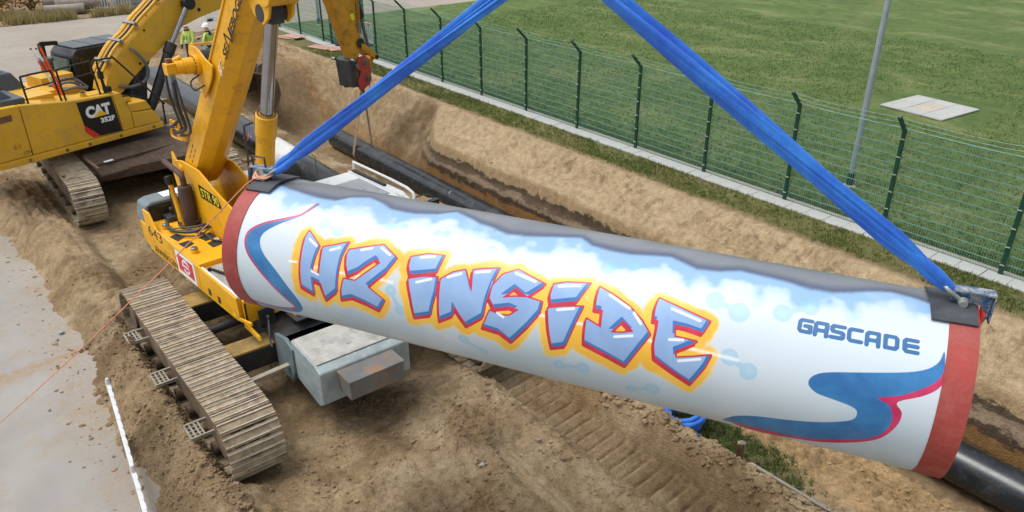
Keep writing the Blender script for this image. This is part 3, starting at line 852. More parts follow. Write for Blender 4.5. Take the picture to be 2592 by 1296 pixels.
# artwork outlines on the unrolled shell, in metres: (along the pipe, round the pipe)
ART_LETTERS=[[(0.976,0.557),(1.064,0.493),(1.142,0.430),(1.127,0.365),(1.115,0.308),(1.094,0.180),(1.183,0.158),(1.186,0.321),(1.183,0.431),(1.313,0.475),(1.445,0.528),(1.406,0.375),(1.393,0.224),(1.383,0.037),(1.246,-0.086),(1.203,0.080),(1.106,0.104),(1.112,-0.056),(0.972,0.000),(0.963,0.154),(0.962,0.335),(0.959,0.489)],
 [(1.470,0.456),(1.645,0.516),(1.810,0.568),(1.983,0.469),(1.909,0.336),(1.722,0.152),(1.910,0.051),(1.847,-0.059),(1.713,-0.017),(1.559,0.013),(1.433,-0.036),(1.436,0.064),(1.460,0.175),(1.586,0.180),(1.706,0.284),(1.831,0.398),(1.779,0.434),(1.691,0.361),(1.612,0.286),(1.508,0.226),(1.473,0.320),(1.459,0.412)],
 [(2.123,0.510),(2.272,0.566),(2.439,0.582),(2.410,0.425),(2.158,0.357),(2.125,0.430)],
 [(2.145,0.309),(2.289,0.357),(2.431,0.378),(2.434,0.230),(2.393,0.023),(2.230,-0.039),(2.195,0.141)],
 [(2.466,0.370),(2.573,0.453),(2.677,0.494),(2.738,0.390),(2.783,0.298),(2.773,0.396),(2.753,0.509),(2.871,0.542),(2.985,0.569),(2.952,0.405),(2.929,0.267),(2.914,0.123),(2.761,0.001),(2.622,0.171),(2.622,0.072),(2.488,-0.014),(2.478,0.159)],
 [(3.157,0.590),(3.430,0.511),(3.365,0.445),(3.297,0.382),(3.179,0.437),(3.070,0.322),(3.191,0.356),(3.299,0.372),(3.437,0.358),(3.430,0.265),(3.336,0.124),(3.193,-0.054),(3.086,0.013),(2.919,0.025),(2.976,0.186),(3.078,0.170),(3.163,0.181),(3.245,0.253),(3.165,0.269),(3.015,0.224),(2.960,0.300),(2.966,0.408),(3.035,0.523)],
 [(3.507,0.530),(3.605,0.566),(3.808,0.599),(3.738,0.435),(3.519,0.368),(3.497,0.435)],
 [(3.499,0.319),(3.629,0.359),(3.794,0.393),(3.758,0.271),(3.712,0.115),(3.685,0.030),(3.571,-0.015),(3.534,0.142)],
 [(3.897,0.584),(4.018,0.543),(4.175,0.473),(4.294,0.386),(4.381,0.287),(4.298,0.134),(4.218,-0.021),(4.067,0.034),(3.853,0.100),(3.846,0.213),(3.845,0.302),(3.977,0.254),(3.967,0.404),(3.903,0.403),(3.895,0.491)],
 [(4.396,0.590),(4.551,0.553),(4.820,0.487),(4.786,0.395),(4.665,0.411),(4.557,0.412),(4.574,0.312),(4.660,0.313),(4.749,0.312),(4.671,0.254),(4.595,0.205),(4.610,0.145),(4.742,0.184),(4.875,0.228),(4.845,0.126),(4.758,-0.045),(4.606,0.029),(4.450,0.112),(4.429,0.217),(4.432,0.342),(4.429,0.415),(4.393,0.413),(4.385,0.505)]]
ART_HOLES=[[(4.149,0.357),(4.251,0.283),(4.156,0.250),(4.057,0.234)]]
ART_SWB=[[(0.902,0.876),(0.813,0.712),(0.637,0.628),(0.437,0.542),(0.303,0.445),(0.273,0.339),(0.321,0.219),(0.435,0.094),(0.570,-0.049),(0.699,-0.197),(0.779,-0.314),(0.775,-0.341),(0.700,-0.384),(0.449,-0.448),(0.163,-0.422),(0.145,-0.491),(0.371,-0.567),(0.678,-0.484),(0.803,-0.421),(0.883,-0.315),(0.874,-0.187),(0.795,-0.048),(0.678,0.098),(0.520,0.241),(0.456,0.343),(0.462,0.429),(0.538,0.508),(0.656,0.590),(0.820,0.698),(0.921,0.853)],
 [(6.449,0.632),(6.428,0.548),(6.365,0.478),(6.239,0.423),(6.011,0.366),(5.751,0.307),(5.653,0.269),(5.609,0.218),(5.615,0.167),(5.679,0.122),(5.789,0.104),(5.897,0.087),(5.959,0.065),(5.975,0.028),(5.962,-0.020),(5.898,-0.066),(5.723,-0.138),(5.510,-0.196),(5.301,-0.242),(5.159,-0.300),(5.087,-0.364),(5.027,-0.480),(5.134,-0.482),(5.314,-0.463),(5.534,-0.448),(5.754,-0.371),(5.933,-0.273),(6.078,-0.190),(6.165,-0.100),(6.203,-0.003),(6.204,0.080),(6.163,0.161),(6.082,0.191),(6.221,0.247),(6.342,0.322),(6.426,0.397),(6.458,0.459),(6.465,0.522)]]
ART_SWR=[[(6.068,0.195),(6.202,0.253),(6.340,0.335),(6.423,0.413),(6.452,0.478),(6.466,0.536),(6.479,0.437),(6.446,0.348),(6.354,0.272),(6.213,0.193),(6.257,0.127),(6.257,0.039),(6.220,-0.060),(6.162,-0.154),(6.061,-0.240),(5.927,-0.329),(5.733,-0.442),(5.538,-0.523),(5.315,-0.650),(5.104,-0.495),(5.305,-0.291),(5.912,-0.146),(6.115,0.020)]]
ART_REDLINE=[(0.900,0.874),(0.811,0.715),(0.637,0.628),(0.437,0.542),(0.303,0.445),(0.273,0.339),(0.321,0.219),(0.435,0.094),(0.570,-0.049),(0.699,-0.197),(0.779,-0.307),(0.782,-0.333),(0.745,-0.366),(0.677,-0.393),(0.449,-0.448),(0.163,-0.422)]
ART_HIL=[[(1.011,0.481),(1.110,0.429)],
 [(1.267,0.418),(1.363,0.461)],
 [(1.596,0.479),(1.705,0.520)],
 [(1.798,0.538),(1.906,0.489)],
 [(2.218,0.525),(2.346,0.560)],
 [(2.229,0.296),(2.370,0.353)],
 [(2.529,0.403),(2.642,0.454)],
 [(0.828,0.230),(0.911,0.237)],
 [(1.094,0.183),(1.171,0.160)],
 [(2.527,0.400),(2.647,0.456)],
 [(2.783,0.494),(2.907,0.529)],
 [(3.145,0.559),(3.338,0.520)],
 [(3.048,0.184),(3.108,0.158)],
 [(3.550,0.522),(3.726,0.564)],
 [(3.582,0.324),(3.721,0.365)],
 [(3.994,0.538),(4.178,0.461)],
 [(4.222,0.432),(4.293,0.358)],
 [(4.099,0.207),(4.244,0.248)],
 [(4.514,0.530),(4.746,0.480)],
 [(4.540,0.283),(4.644,0.303)],
 [(4.637,0.126),(4.801,0.182)]]
ART_STREAK=[[(4.696,0.247),(4.872,0.246),(5.080,0.240)],[(3.729,0.245),(3.833,0.255)],[(3.413,0.242),(3.486,0.251)],[(4.370,0.241),(4.432,0.236)],[(2.414,0.233),(2.481,0.246)],[(2.918,0.245),(2.967,0.255)],[(1.849,0.248),(1.985,0.245)],[(1.400,0.225),(1.471,0.232)],[(1.127,0.221),(1.166,0.236)],[(1.576,0.198),(1.634,0.243)]]
ART_GRAY=[(0.171,1.105),(0.288,1.072),(0.476,1.013),(0.712,0.975),(0.924,0.965),(1.056,0.968),(1.184,1.075),(1.339,1.141),(1.550,1.064),(1.685,0.999),(1.937,0.993),(2.151,1.047),(2.292,1.180),(2.600,1.024),(2.735,0.995),(2.910,0.936),(3.079,0.953),(3.259,1.008),(3.566,1.098),(3.695,1.002),(3.851,0.981),(4.036,0.982),(4.233,1.024),(4.381,1.051),(4.520,0.993),(4.617,0.950),(4.795,0.974),(4.951,1.037),(5.358,0.991),(5.489,0.959),(5.654,0.964),(5.788,1.008),(5.946,1.080),(6.080,1.120),(6.211,1.098),(6.327,1.064),(6.441,1.055)]
ART_TXT=[(5.458,0.667),(6.282,0.676),(5.461,0.547),(6.293,0.558)]
ART_MOL=[(1.104,0.663,0.062,1.289,0.616,0.062),(1.975,0.163,0.059,2.073,-0.008,0.056),(2.712,0.676,0.059,2.850,0.720,0.059),(3.914,0.777,0.067,4.127,0.846,0.047),(4.822,0.672,0.075,5.020,0.611,0.083),(2.710,-0.177,0.056,2.895,-0.284,0.047),(3.634,-0.204,0.056,3.847,-0.169,0.062),(4.265,-0.301,0.051,4.446,-0.223,0.067),(5.016,0.249,0.070,5.171,0.170,0.070),(5.335,0.676,0.074,5.520,0.771,0.071),(1.778,0.758,0.044,1.932,0.802,0.037),(2.278,0.796,0.041,2.367,0.808,0.041)]
def sd_poly(P, poly):
    """signed distance of points P (n,2) to polygon, negative inside"""
    poly = np.asarray(poly, float); n = len(poly)
    d = np.full(len(P), 1e9); s = np.ones(len(P))
    for i in range(n):
        a = poly[i]; b = poly[i - 1]
        e = b - a; w = P - a
        t = np.clip((w @ e) / max(1e-12, e @ e), 0, 1)
        q = w - t[:, None] * e
        d = np.minimum(d, (q * q).sum(1))
        c1 = P[:, 1] >= a[1]; c2 = P[:, 1] < b[1]; c3 = e[0] * w[:, 1] > e[1] * w[:, 0]
        flip = (c1 & c2 & c3) | (~c1 & ~c2 & ~c3)
        s = np.where(flip, -s, s)
    return s * np.sqrt(d)
def sd_line(P, line):
    line = np.asarray(line, float); d = np.full(len(P), 1e9)
    for a, b in zip(line[:-1], line[1:]):
        e = b - a; w = P - a; t = np.clip((w @ e) / max(1e-12, e @ e), 0, 1)
        q = w - t[:, None] * e; d = np.minimum(d, (q * q).sum(1))
    return np.sqrt(d)
def union(P, shapes, fn, m=0.35, far=0.6):
    out = np.full(len(P), far)
    for sh in shapes:
        A = np.asarray(sh); lo = A.min(0) - m; hi = A.max(0) + m
        k = np.where((P[:, 0] > lo[0]) & (P[:, 0] < hi[0]) & (P[:, 1] > lo[1]) & (P[:, 1] < hi[1]))[0]
        if len(k): out[k] = np.minimum(out[k], fn(P[k], A))
    return out
def smooth_closed(poly, k=4):
    p = np.asarray(poly); q = np.vstack([p[-1], p, p[0], p[1]])
    out = []
    for i in range(1, len(q) - 2):
        for t in np.arange(k) / k:
            a, b, c, d = q[i - 1], q[i], q[i + 1], q[i + 2]
            out.append(0.5 * ((2 * b) + (c - a) * t + (2 * a - 5 * b + 4 * c - d) * t * t + (3 * b - a - 3 * c + d) * t ** 3))
    return np.array(out)

def letters_sdf(P):
    f = union(P, ART_LETTERS, sd_poly)
    for h in ART_HOLES:
        A = np.asarray(h); k = np.where((np.abs(P - A.mean(0)) < 0.4).all(1))[0]
        f[k] = np.maximum(f[k], -sd_poly(P[k], A))
    return f

GLYPHS = {   # company lettering as strokes in a unit box
    'G': [[(1, 0.93), (0.2, 0.93), (0.07, 0.8), (0.07, 0.2), (0.2, 0.07), (0.93, 0.07), (0.93, 0.5), (0.5, 0.5)]],
    'A': [[(0.07, 0), (0.07, 0.8), (0.2, 0.93), (0.93, 0.93), (0.93, 0)], [(0.07, 0.38), (0.93, 0.38)]],
    'S': [[(1, 0.93), (0.15, 0.93), (0.07, 0.85), (0.07, 0.6), (0.15, 0.52), (0.85, 0.48), (0.93, 0.4), (0.93, 0.15), (0.85, 0.07), (0, 0.07)]],
    'C': [[(1, 0.93), (0.2, 0.93), (0.07, 0.8), (0.07, 0.2), (0.2, 0.07), (1, 0.07)]],
    'D': [[(0.07, 0.07), (0.07, 0.93), (0.8, 0.93), (0.93, 0.8), (0.93, 0.2), (0.8, 0.07), (0.07, 0.07)]],
    'E': [[(1, 0.93), (0.2, 0.93), (0.07, 0.8), (0.07, 0.2), (0.2, 0.07), (1, 0.07)], [(0.07, 0.5), (1, 0.5)]],
}
def company_strokes():
    TL, TR, BL, BR = [np.array(q) for q in ART_TXT]
    out = []
    x0s = [0.0, 0.137, 0.277, 0.420, 0.568, 0.718, 0.872]; w = 0.122
    for ch, x0 in zip('GASCADE', x0s):
        for st in GLYPHS[ch]:
            L = []
            for (a, b) in st:
                a = 0.115 + (a - 0.07) * 0.895; b = 0.125 + (b - 0.07) * 0.87
                u = x0 + w * a
                L.append((TL * (1 - u) + TR * u) * b + (BL * (1 - u) + BR * u) * (1 - b))
            out.append(L)
    return out

ns, nw_f, nw_b = 860, 262, 46
S1 = np.linspace(0.185, PLEN - 0.198, ns)
WF = np.linspace(-0.95, 1.75, nw_f); WB = np.linspace(1.75, 2 * np.pi * PR_ - 0.95, nw_b)[1:-1]
W1 = np.concatenate([WF, WB]); nw = len(W1)
SS, WW = np.meshgrid(S1, W1, indexing='ij')
PP = np.stack([SS.ravel(), WW.ravel()], -1)
f_fill = letters_sdf(PP)
f_red = np.minimum(f_fill - 0.014, letters_sdf(PP + np.array([0.012, 0.030])) - 0.011)
f_in = letters_sdf(PP + np.array([0.019, -0.027]))
f_halo = np.minimum(f_fill, letters_sdf(PP + np.array([0.03, 0.05]))) - 0.060
f_swb = union(PP, [smooth_closed(q, 3) for q in ART_SWB], sd_poly)
f_swr = np.minimum(union(PP, [smooth_closed(q, 3) for q in ART_SWR], sd_poly), union(PP, [smooth_path(ART_REDLINE, 4)], sd_line) - 0.011)
f_txt = union(PP, company_strokes(), sd_line) - 0.0158
f_hil = union(PP, ART_HIL, sd_line) - 0.010
f_str = union(PP, ART_STREAK, sd_line) - 0.008
f_mol = np.full(len(PP), 0.6)
for (sa, wa, ra, sb, wb, rb) in ART_MOL:
    d = np.minimum(np.hypot(PP[:, 0] - sa, PP[:, 1] - wa) - ra, np.hypot(PP[:, 0] - sb, PP[:, 1] - wb) - rb)
    d = np.minimum(d, sd_line(PP, [(sa, wa), (sb, wb)]) - 0.35 * min(ra, rb))
    f_mol = np.minimum(f_mol, d)
G = np.array(sorted(ART_GRAY))
f_gray = np.interp(PP[:, 0], G[:, 0], G[:, 1]) - PP[:, 1]              # distance below the bare top
f_gray = np.where(PP[:, 1] > 1.75, np.minimum(f_gray, -(0.2 - 0 * PP[:, 1]) + 0.0), f_gray)
s_to_end = np.minimum(PP[:, 0] - 0.19, PLEN - 0.198 - PP[:, 0])

pipe_root = thing('painted_pipe', tuple((PPL + PPR) / 2 - V3(0, 0, PR_)), 'large white steel pipe sprayed with H2 inside graffiti, hanging from the blue slings', 'pipe')
co = on_pipe(SS, WW, np.zeros_like(SS)).reshape(-1, 3)
i = np.arange(ns - 1)[:, None] * nw + np.arange(nw)[None]
j = np.arange(ns - 1)[:, None] * nw + (np.arange(nw)[None] + 1) % nw
q = np.stack([i, i + nw, j + nw, j], -1).reshape(-1, 4)
me = bpy.data.meshes.new('pipe_shell')
base = ROOT[pipe_root.name]
me.vertices.add(len(co)); me.vertices.foreach_set('co', (co - base).ravel())
me.loops.add(q.size); me.loops.foreach_set('vertex_index', q.ravel().astype(np.int32))
me.polygons.add(len(q)); me.polygons.foreach_set('loop_start', (np.arange(len(q)) * 4).astype(np.int32)); me.polygons.foreach_set('loop_total', np.full(len(q), 4, np.int32))
me.update(calc_edges=True); me.shade_smooth()
for nm, arr in dict(f_fill=f_fill, f_red=f_red, f_in=f_in, f_halo=f_halo, f_swb=f_swb, f_swr=f_swr, f_txt=f_txt, f_hil=f_hil, f_str=f_str, f_mol=f_mol, f_gray=f_gray, f_s=PP[:, 0], f_w=PP[:, 1]).items():
    at = me.attributes.new(nm, 'FLOAT', 'POINT'); at.data.foreach_set('value', arr.astype(np.float32))

t = NT('pipe_paint')
cx = t.n('ShaderNodeCombineXYZ'); t.l(t.attr('f_s'), cx.inputs[0]); t.l(t.attr('f_w'), cx.inputs[1])
p = cx.outputs[0]
gr = t.attr('f_gray')
n1 = t.noise(p, 2.4, 6, 0.6, 0.4); n2 = t.noise(p, 9, 5, 0.6); n3 = t.noise(p, 40, 4, 0.6); n0 = t.noise(p, 0.9, 4, 0.55, 0.5)
cl = t.noise(p, 4.2, 3, 0.45)
white, sky1, sky2, low = srgb(199, 211, 219), srgb(142, 178, 214), srgb(178, 202, 224), srgb(178, 198, 210)
# banks of clouds fading from the blue under the bare top to white
vb = t.vor(p, 7.5, 'SMOOTH_F1')
cloud = t.math('ADD', gr, t.math('ADD', t.math('MULTIPLY', t.math('SUBTRACT', cl, 0.5), 0.55), t.math('MULTIPLY', t.math('SUBTRACT', vb, 0.4), 0.16)))
a = t.mix(t.mr(cloud, 0.11, 0.19), sky1, sky2)
a = t.mix(t.mr(cloud, 0.17, 0.26), a, white)
a = t.mix(t.math('MULTIPLY', t.mr(gr, 0.75, 1.35), t.mr(n0, 0.3, 0.65)), a, low)
a = t.mix(t.math('MULTIPLY', t.mr(n1, 0.52, 0.72), 0.45), a, srgb(190, 208, 220))
# molecules
mo = t.attr('f_mol')
a = t.mix(t.math('MULTIPLY', t.mr(mo, 0.004, -0.006), 0.55), a, srgb(132, 186, 216))
a = t.mix(t.math('MULTIPLY', t.mr(t.math('ADD', mo, t.math('MULTIPLY', n2, 0.03)), 0.0, -0.05), 0.35), a, srgb(178, 214, 230))
# sprayed yellow halo
ha = t.math('ADD', t.attr('f_halo'), t.math('ADD', t.math('MULTIPLY', t.math('SUBTRACT', n1, 0.5), 0.11), t.math('MULTIPLY', t.math('SUBTRACT', n2, 0.5), 0.05)))
yel = t.mix(t.mr(n1, 0.35, 0.65), srgb(236, 178, 32), srgb(242, 194, 58))
a = t.mix(t.math('MULTIPLY', t.mr(ha, 0.034, -0.014), 0.97), a, t.mix(t.mr(ha, 0.03, -0.01), srgb(244, 208, 104), yel))
a = t.mix(t.math('MULTIPLY', t.mr(t.attr('f_str'), 0.018, -0.010), 0.75), a, srgb(246, 246, 242))
# letters
a = t.mix(t.mr(t.attr('f_red'), 0.002, -0.002), a, t.mix(t.mr(n2, 0.3, 0.7), srgb(178, 28, 52), srgb(206, 44, 68)))
a = t.mix(t.mr(t.attr('f_fill'), 0.002, -0.002), a, srgb(44, 112, 176))
a = t.mix(t.math('MULTIPLY', t.mr(t.attr('f_in'), 0.003, -0.003), t.mr(t.attr('f_fill'), 0.002, -0.002)), a, t.mix(t.mr(n1, 0.3, 0.7), srgb(132, 164, 208), srgb(146, 178, 218)))
# swooshes
a = t.mix(t.mr(t.attr('f_swr'), 0.002, -0.002), a, t.mix(t.mr(n1, 0.35, 0.65), srgb(176, 24, 78), srgb(200, 56, 104)))
sw = t.mix(t.mr(n1, 0.3, 0.7), srgb(28, 94, 152), srgb(54, 128, 184))
swd = t.math('SUBTRACT', t.attr('f_swb'), t.math('MULTIPLY', t.math('SUBTRACT', 0.008, t.attr('f_swr')), 0.0))
a = t.mix(t.math('MULTIPLY', t.mr(t.attr('f_swb'), 0.003, -0.003), t.math('SUBTRACT', 1.0, t.math('MULTIPLY', t.mr(t.attr('f_swr'), 0.002, -0.002), t.mr(t.attr('f_s'), 2.0, 1.9)))), a, sw)
# company lettering and highlights
a = t.mix(t.mr(t.attr('f_txt'), 0.002, -0.002), a, srgb(34, 98, 150))
a = t.mix(t.math('MULTIPLY', t.mr(t.attr('f_hil'), 0.007, -0.005), 0.92), a, srgb(236, 242, 246))
# bare dark top with spray mist along its edge
ge = t.math('ADD', gr, t.math('ADD', t.math('MULTIPLY', t.math('SUBTRACT', n1, 0.5), 0.05), t.math('MULTIPLY', t.math('SUBTRACT', n3, 0.5), 0.02)))
bare = t.mix(t.mr(n0, 0.3, 0.7), srgb(112, 118, 126), srgb(136, 140, 144))
bare = t.mix(t.mr(ge, -0.13, -0.02), bare, srgb(84, 94, 116))
a = t.mix(t.mr(ge, 0.035, -0.03), a, bare)
# scuffs
sc = t.math('MULTIPLY', t.mr(t.noise(p, 5, 8, 0.8, 2.0), 0.665, 0.70), t.mr(n0, 0.5, 0.6))
a = t.mix(t.math('MULTIPLY', sc, 0.4), a, srgb(120, 126, 130))
ds_ = t.math('MULTIPLY', t.mr(t.noise(p, 1.3, 7, 0.75, 1.0), 0.52, 0.72), t.mr(t.attr('f_w'), 0.1, -0.6))
a = t.mix(t.math('MULTIPLY', ds_, 0.35), a, srgb(168, 160, 146))
t.set(Base_Color=a, Roughness=t.math('ADD', t.math('MULTIPLY', n2, 0.16), 0.30))
t.b.inputs['Coat Weight'].default_value = 0.2; t.b.inputs['Coat Roughness'].default_value = 0.22
t.bump(t.math('ADD', t.math('MULTIPLY', n0, 1.2), t.math('MULTIPLY', n3, 0.05)), 0.08, 0.02)
me.materials.append(M['pipe_paint'])
sh = bpy.data.objects.new('shell', me); col.objects.link(sh); sh.parent = pipe_root; ROOT[sh.name] = base
tag(sh, 'white cloud and letter artwork with a bare grey top')
pm('band_red', (154, 58, 52), 0.55, var=0.14, vs=2.5, dirt=(166, 104, 94), damt=0.4, ds=4, dth=0.5, bump=0.08, bs=40)
pm('pipe_inside', (74, 70, 66), 0.7, var=0.2)
for (s0, s1) in ((0.0, 0.1845), (PLEN - 0.1975, PLEN)):
    mb = MB(); n = 96; tt = np.arange(n) * 2 * np.pi / n
    prof = [(s0, 0.008), (s1, 0.008), (s1, -0.02), (s0, -0.02)] if s0 < 1 else [(s1, 0.008), (s0, 0.008), (s0, -0.02), (s1, -0.02)]
    P = np.vstack([on_pipe(np.full(n, a_), tt * PR_, np.full(n, r_)) for a_, r_ in prof])
    F = [(k * n + i_, k * n + (i_ + 1) % n, ((k + 1) % 4) * n + (i_ + 1) % n, ((k + 1) % 4) * n + i_) for k in range(4) for i_ in range(n)]
    tag(mb.add(P, F).build('end_band', 'band_red', pipe_root, smooth=40), 'brick red painted band at the pipe end')
mb = MB(); n = 72; tt = np.arange(n) * 2 * np.pi / n
P = np.vstack([on_pipe(np.full(n, a_), tt * PR_, np.full(n, -0.022)) for a_ in (0.001, PLEN - 0.001)])
mb.add(P, [(i_, (i_ + 1) % n, n + (i_ + 1) % n, n + i_) for i_ in range(n)])
mb.build('inner_wall', 'pipe_inside', pipe_root)

# rubber mats under the pipe hooks
def rubber_mat(s0, s1, w0, w1, label, skew=0.0):
    na, nb = 6, 26
    mb = MB(); P = []
    for r_ in (0.011, 0.030):
        for k in range(nb):
            u = k / (nb - 1); w = w0 + (w1 - w0) * u
            for m in range(na):
                v = m / (na - 1)
                lift = 0.012 * (math.sin(u * 3.1 + 0.6) ** 4) * v
                P.append(on_pipe(np.array(s0 + (s1 - s0) * v + skew * (u - 0.3)), np.array(w + 0.01 * v), np.array(r_ + lift)))
    idx = lambda l, k, m: l * na * nb + k * na + m
    F = []
    for l in (0, 1):
        F += [(idx(l, k, m), idx(l, k, m + 1), idx(l, k + 1, m + 1), idx(l, k + 1, m)) for k in range(nb - 1) for m in range(na - 1)]
    for k in range(nb - 1):
        for m in (0, na - 1):
            F.append((idx(0, k, m), idx(1, k, m), idx(1, k + 1, m), idx(0, k + 1, m)))
    for m in range(na - 1):
        for k in (0, nb - 1):
            F.append((idx(0, k, m), idx(1, k, m), idx(1, k, m + 1), idx(0, k, m + 1)))
    tag(mb.add(P, F).build('rubber_mat', 'rubber_mat', bevel=0.003, seg=1), label, 'rubber mat', 'rubber mats under the pipe hooks')
rubber_mat(0.02, 0.315, 0.87, 1.36, 'black rubber mat under the hook at the left pipe end near the crane', 0.02)
rubber_mat(6.335, 6.640, 0.86, 1.36, 'black rubber mat under the hook at the right pipe end near the fence', -0.03)

# pipe end hooks (plate, shackle, pin) standing in the vertical plane of the axis
def axp(s, z, off=0.0):
    return PPL + PAX * s + V3(0, 0, z) + PA_ * off
def pipe_hook(mirror, label):
    m = (lambda s: PLEN - s) if mirror else (lambda s: s)
    root = thing('pipe_hook', tuple(axp(m(6.66), 0.5)), label, 'pipe hook', 'pipe hooks')
    mb = MB()
    poly = [(6.47, 0.745), (6.485, 0.80), (6.52, 0.835), (6.70, 0.842), (6.735, 0.80), (6.735, 0.66), (6.705, 0.58), (6.678, 0.56), (6.672, 0.743)]
    pl = [(m(a_), b_) for a_, b_ in poly]
    mb.prism(pl, axp(0, 0, 0), PAX, V3(0, 0, 1), 0.034)
    for a_, b_ in ((6.60, 0.82), (6.69, 0.80)):
        pass
    mb.build('hook_plate', 'hook_blue', root, bevel=0.006)
    mb = MB()
    mb.prism([(m(6.47), 0.835), (m(6.47), 0.852), (m(6.745), 0.858), (m(6.745), 0.84)], axp(0, 0, 0), PAX, V3(0, 0, 1), 0.10)
    mb.prism([(m(6.742), 0.852), (m(6.752), 0.852), (m(6.75), 0.62), (m(6.738), 0.62)], axp(0, 0, 0), PAX, V3(0, 0, 1), 0.10)
    mb.build('flange', 'hook_blue', root, bevel=0.004)
    mb = MB(); mb.prism([(m(6.672), 0.55), (m(6.692), 0.55), (m(6.70), 0.71), (m(6.68), 0.735)], axp(0, 0, 0.03), PAX, V3(0, 0, 1), 0.12)
    mb.build('jaw_pad', 'hook_red', root, bevel=0.006)
    # shackle bow and pin
    d = unit(V3(0, 0, 0.55) + (-PAX if not mirror else PAX) * 0.8)
    c = axp(m(6.545), 0.765)
    pts = []
    for a_ in np.linspace(-0.15 * math.pi, 1.15 * math.pi, 17):
        pts.append(c + d * (0.115 + 0.055 * math.sin(a_)) + PA_ * 0.058 * math.cos(a_))
    pts = [c + PA_ * 0.05 + d * 0.0] + pts + [c - PA_ * 0.05]
    mb = MB(); mb.rings(np.array(pts), 0.0165, 10)
    mb.build('shackle_bow', 'shackle', root)
    mb = MB(); mb.cyl(c - PA_ * 0.085, c + PA_ * 0.085, 0.019, n=14); mb.cyl(c + PA_ * 0.06, c + PA_ * 0.098, 0.036, 0.03, n=18); mb.cyl(c - PA_ * 0.085, c - PA_ * 0.06, 0.032, n=6)
    for sgn in (-1, 1):
        mb.cyl(c + PA_ * sgn * 0.036, c + PA_ * sgn * 0.060, 0.037, n=18)
    mb.build('pin', 'shackle', root, bevel=0.003, seg=1)
    return root, c + d * 0.14
hookR, endR = pipe_hook(False, 'worn blue pipe hook with red jaw and grey shackle on the right pipe end')
hookL, endL = pipe_hook(True, 'blue pipe hook with carrying handle on the left pipe end beside the crane')
mb = MB()
hb = [axp(-0.06, 0.85), axp(-0.06, 0.96), axp(0.10, 0.955), axp(0.10, 0.85)]
mb.tube(smooth_path(np.array(hb), 1), 0.011, 8); mb.build('handle', 'dark_steel', hookL)
decal_poly('label_plate', [[(-0.02, 0.765), (0.075, 0.765), (0.075, 0.835), (-0.02, 0.835)]], 'white_print', hookL, axp(0, 0, 0.0195), PAX, V3(0, 0, 1))

# blue round slings: twisted bundles of folded sleeve
APEX = V3(-4.75, 4.27, 6.83)
def sling(p0, label, seed, w1, flip=1, aspect=0.72):
    r = np.random.default_rng(seed)
    d = APEX - p0; Ln = np.linalg.norm(d); d = d / Ln
    x = unit(np.cross(d, PA_)); y = np.cross(d, x)
    m, n = 120, 84
    th = np.arange(n) * 2 * np.pi / n
    P = []
    ph = r.uniform(0, 6.28, 4)
    for k in range(m):
        u = k / (m - 1)
        s = u * Ln
        rad_ = w1 * (0.42 + 0.58 * sst(0.0, 0.16, np.array(u)) ) * (1 + 0.06 * math.sin(s * 2.1 + ph[0])) * (1 - 0.05 * u)
        tw = flip * 0.55 * s + ph[1]
        rr = 1 + 0.17 * np.cos(3 * (th - tw) + 0.5 * math.sin(s * 1.3)) + 0.11 * np.cos(5 * (th - 0.7 * tw) + ph[2] + 0.4 * s) + 0.035 * np.cos(9 * (th - tw) + ph[3] - 0.9 * s) + 0.02 * np.cos(14 * (th - 1.1 * tw) + 1.7 * s)
        rr = rr - sum(dp * np.exp(-((np.mod(th - kk * tw + of + 0.25 * math.sin(0.9 * s + of), 2 * np.pi) - np.pi) / wd) ** 2) for dp, kk, of, wd in ((0.42, 1.0, -1.0, 0.17), (0.34, 0.9, 1.4, 0.13), (0.26, 1.1, 2.7, 0.10), (0.22, 0.8, 0.3, 0.09), (0.2, 1.0, 4.1, 0.12)))
        ex = rad_ * rr * np.cos(th); ey = rad_ * rr * np.sin(th) * aspect
        P.append(p0 + d * s + ex[:, None] * x + ey[:, None] * y)
    F = [(k * n + i_, k * n + (i_ + 1) % n, (k + 1) * n + (i_ + 1) % n, (k + 1) * n + i_) for k in range(m - 1) for i_ in range(n)]
    F += [tuple(range(n - 1, -1, -1)), tuple(range((m - 1) * n, m * n))]
    root = thing('lifting_sling', tuple(p0), label, 'lifting sling', 'blue lifting slings')
    mb = MB(); mb.add(np.vstack(P), F); mb.build('sleeve', 'sling_blue', root, smooth=60)
    # two strands splitting round the shackle
    mb = MB()
    for sg in (-1, 1):
        q0 = p0 - d * 0.05 + PA_ * 0.012 * sg
        mb.rings(np.array([q0 - d * 0.02, q0 + d * 0.05 + x * 0.018 * sg, q0 + d * 0.18 + x * 0.03 * sg, p0 + d * 0.40 + x * 0.02 * sg]), [0.022, 0.034, 0.040, 0.03], 12)
    mb.build('eye', 'sling_blue', root)
    return root
sling(endL, 'blue twisted lifting sling rising from the left pipe end over the crane', 3, 0.066, 1)
sling(endR, 'blue twisted lifting sling rising from the right pipe end in front of the fence', 8, 0.076, -1)

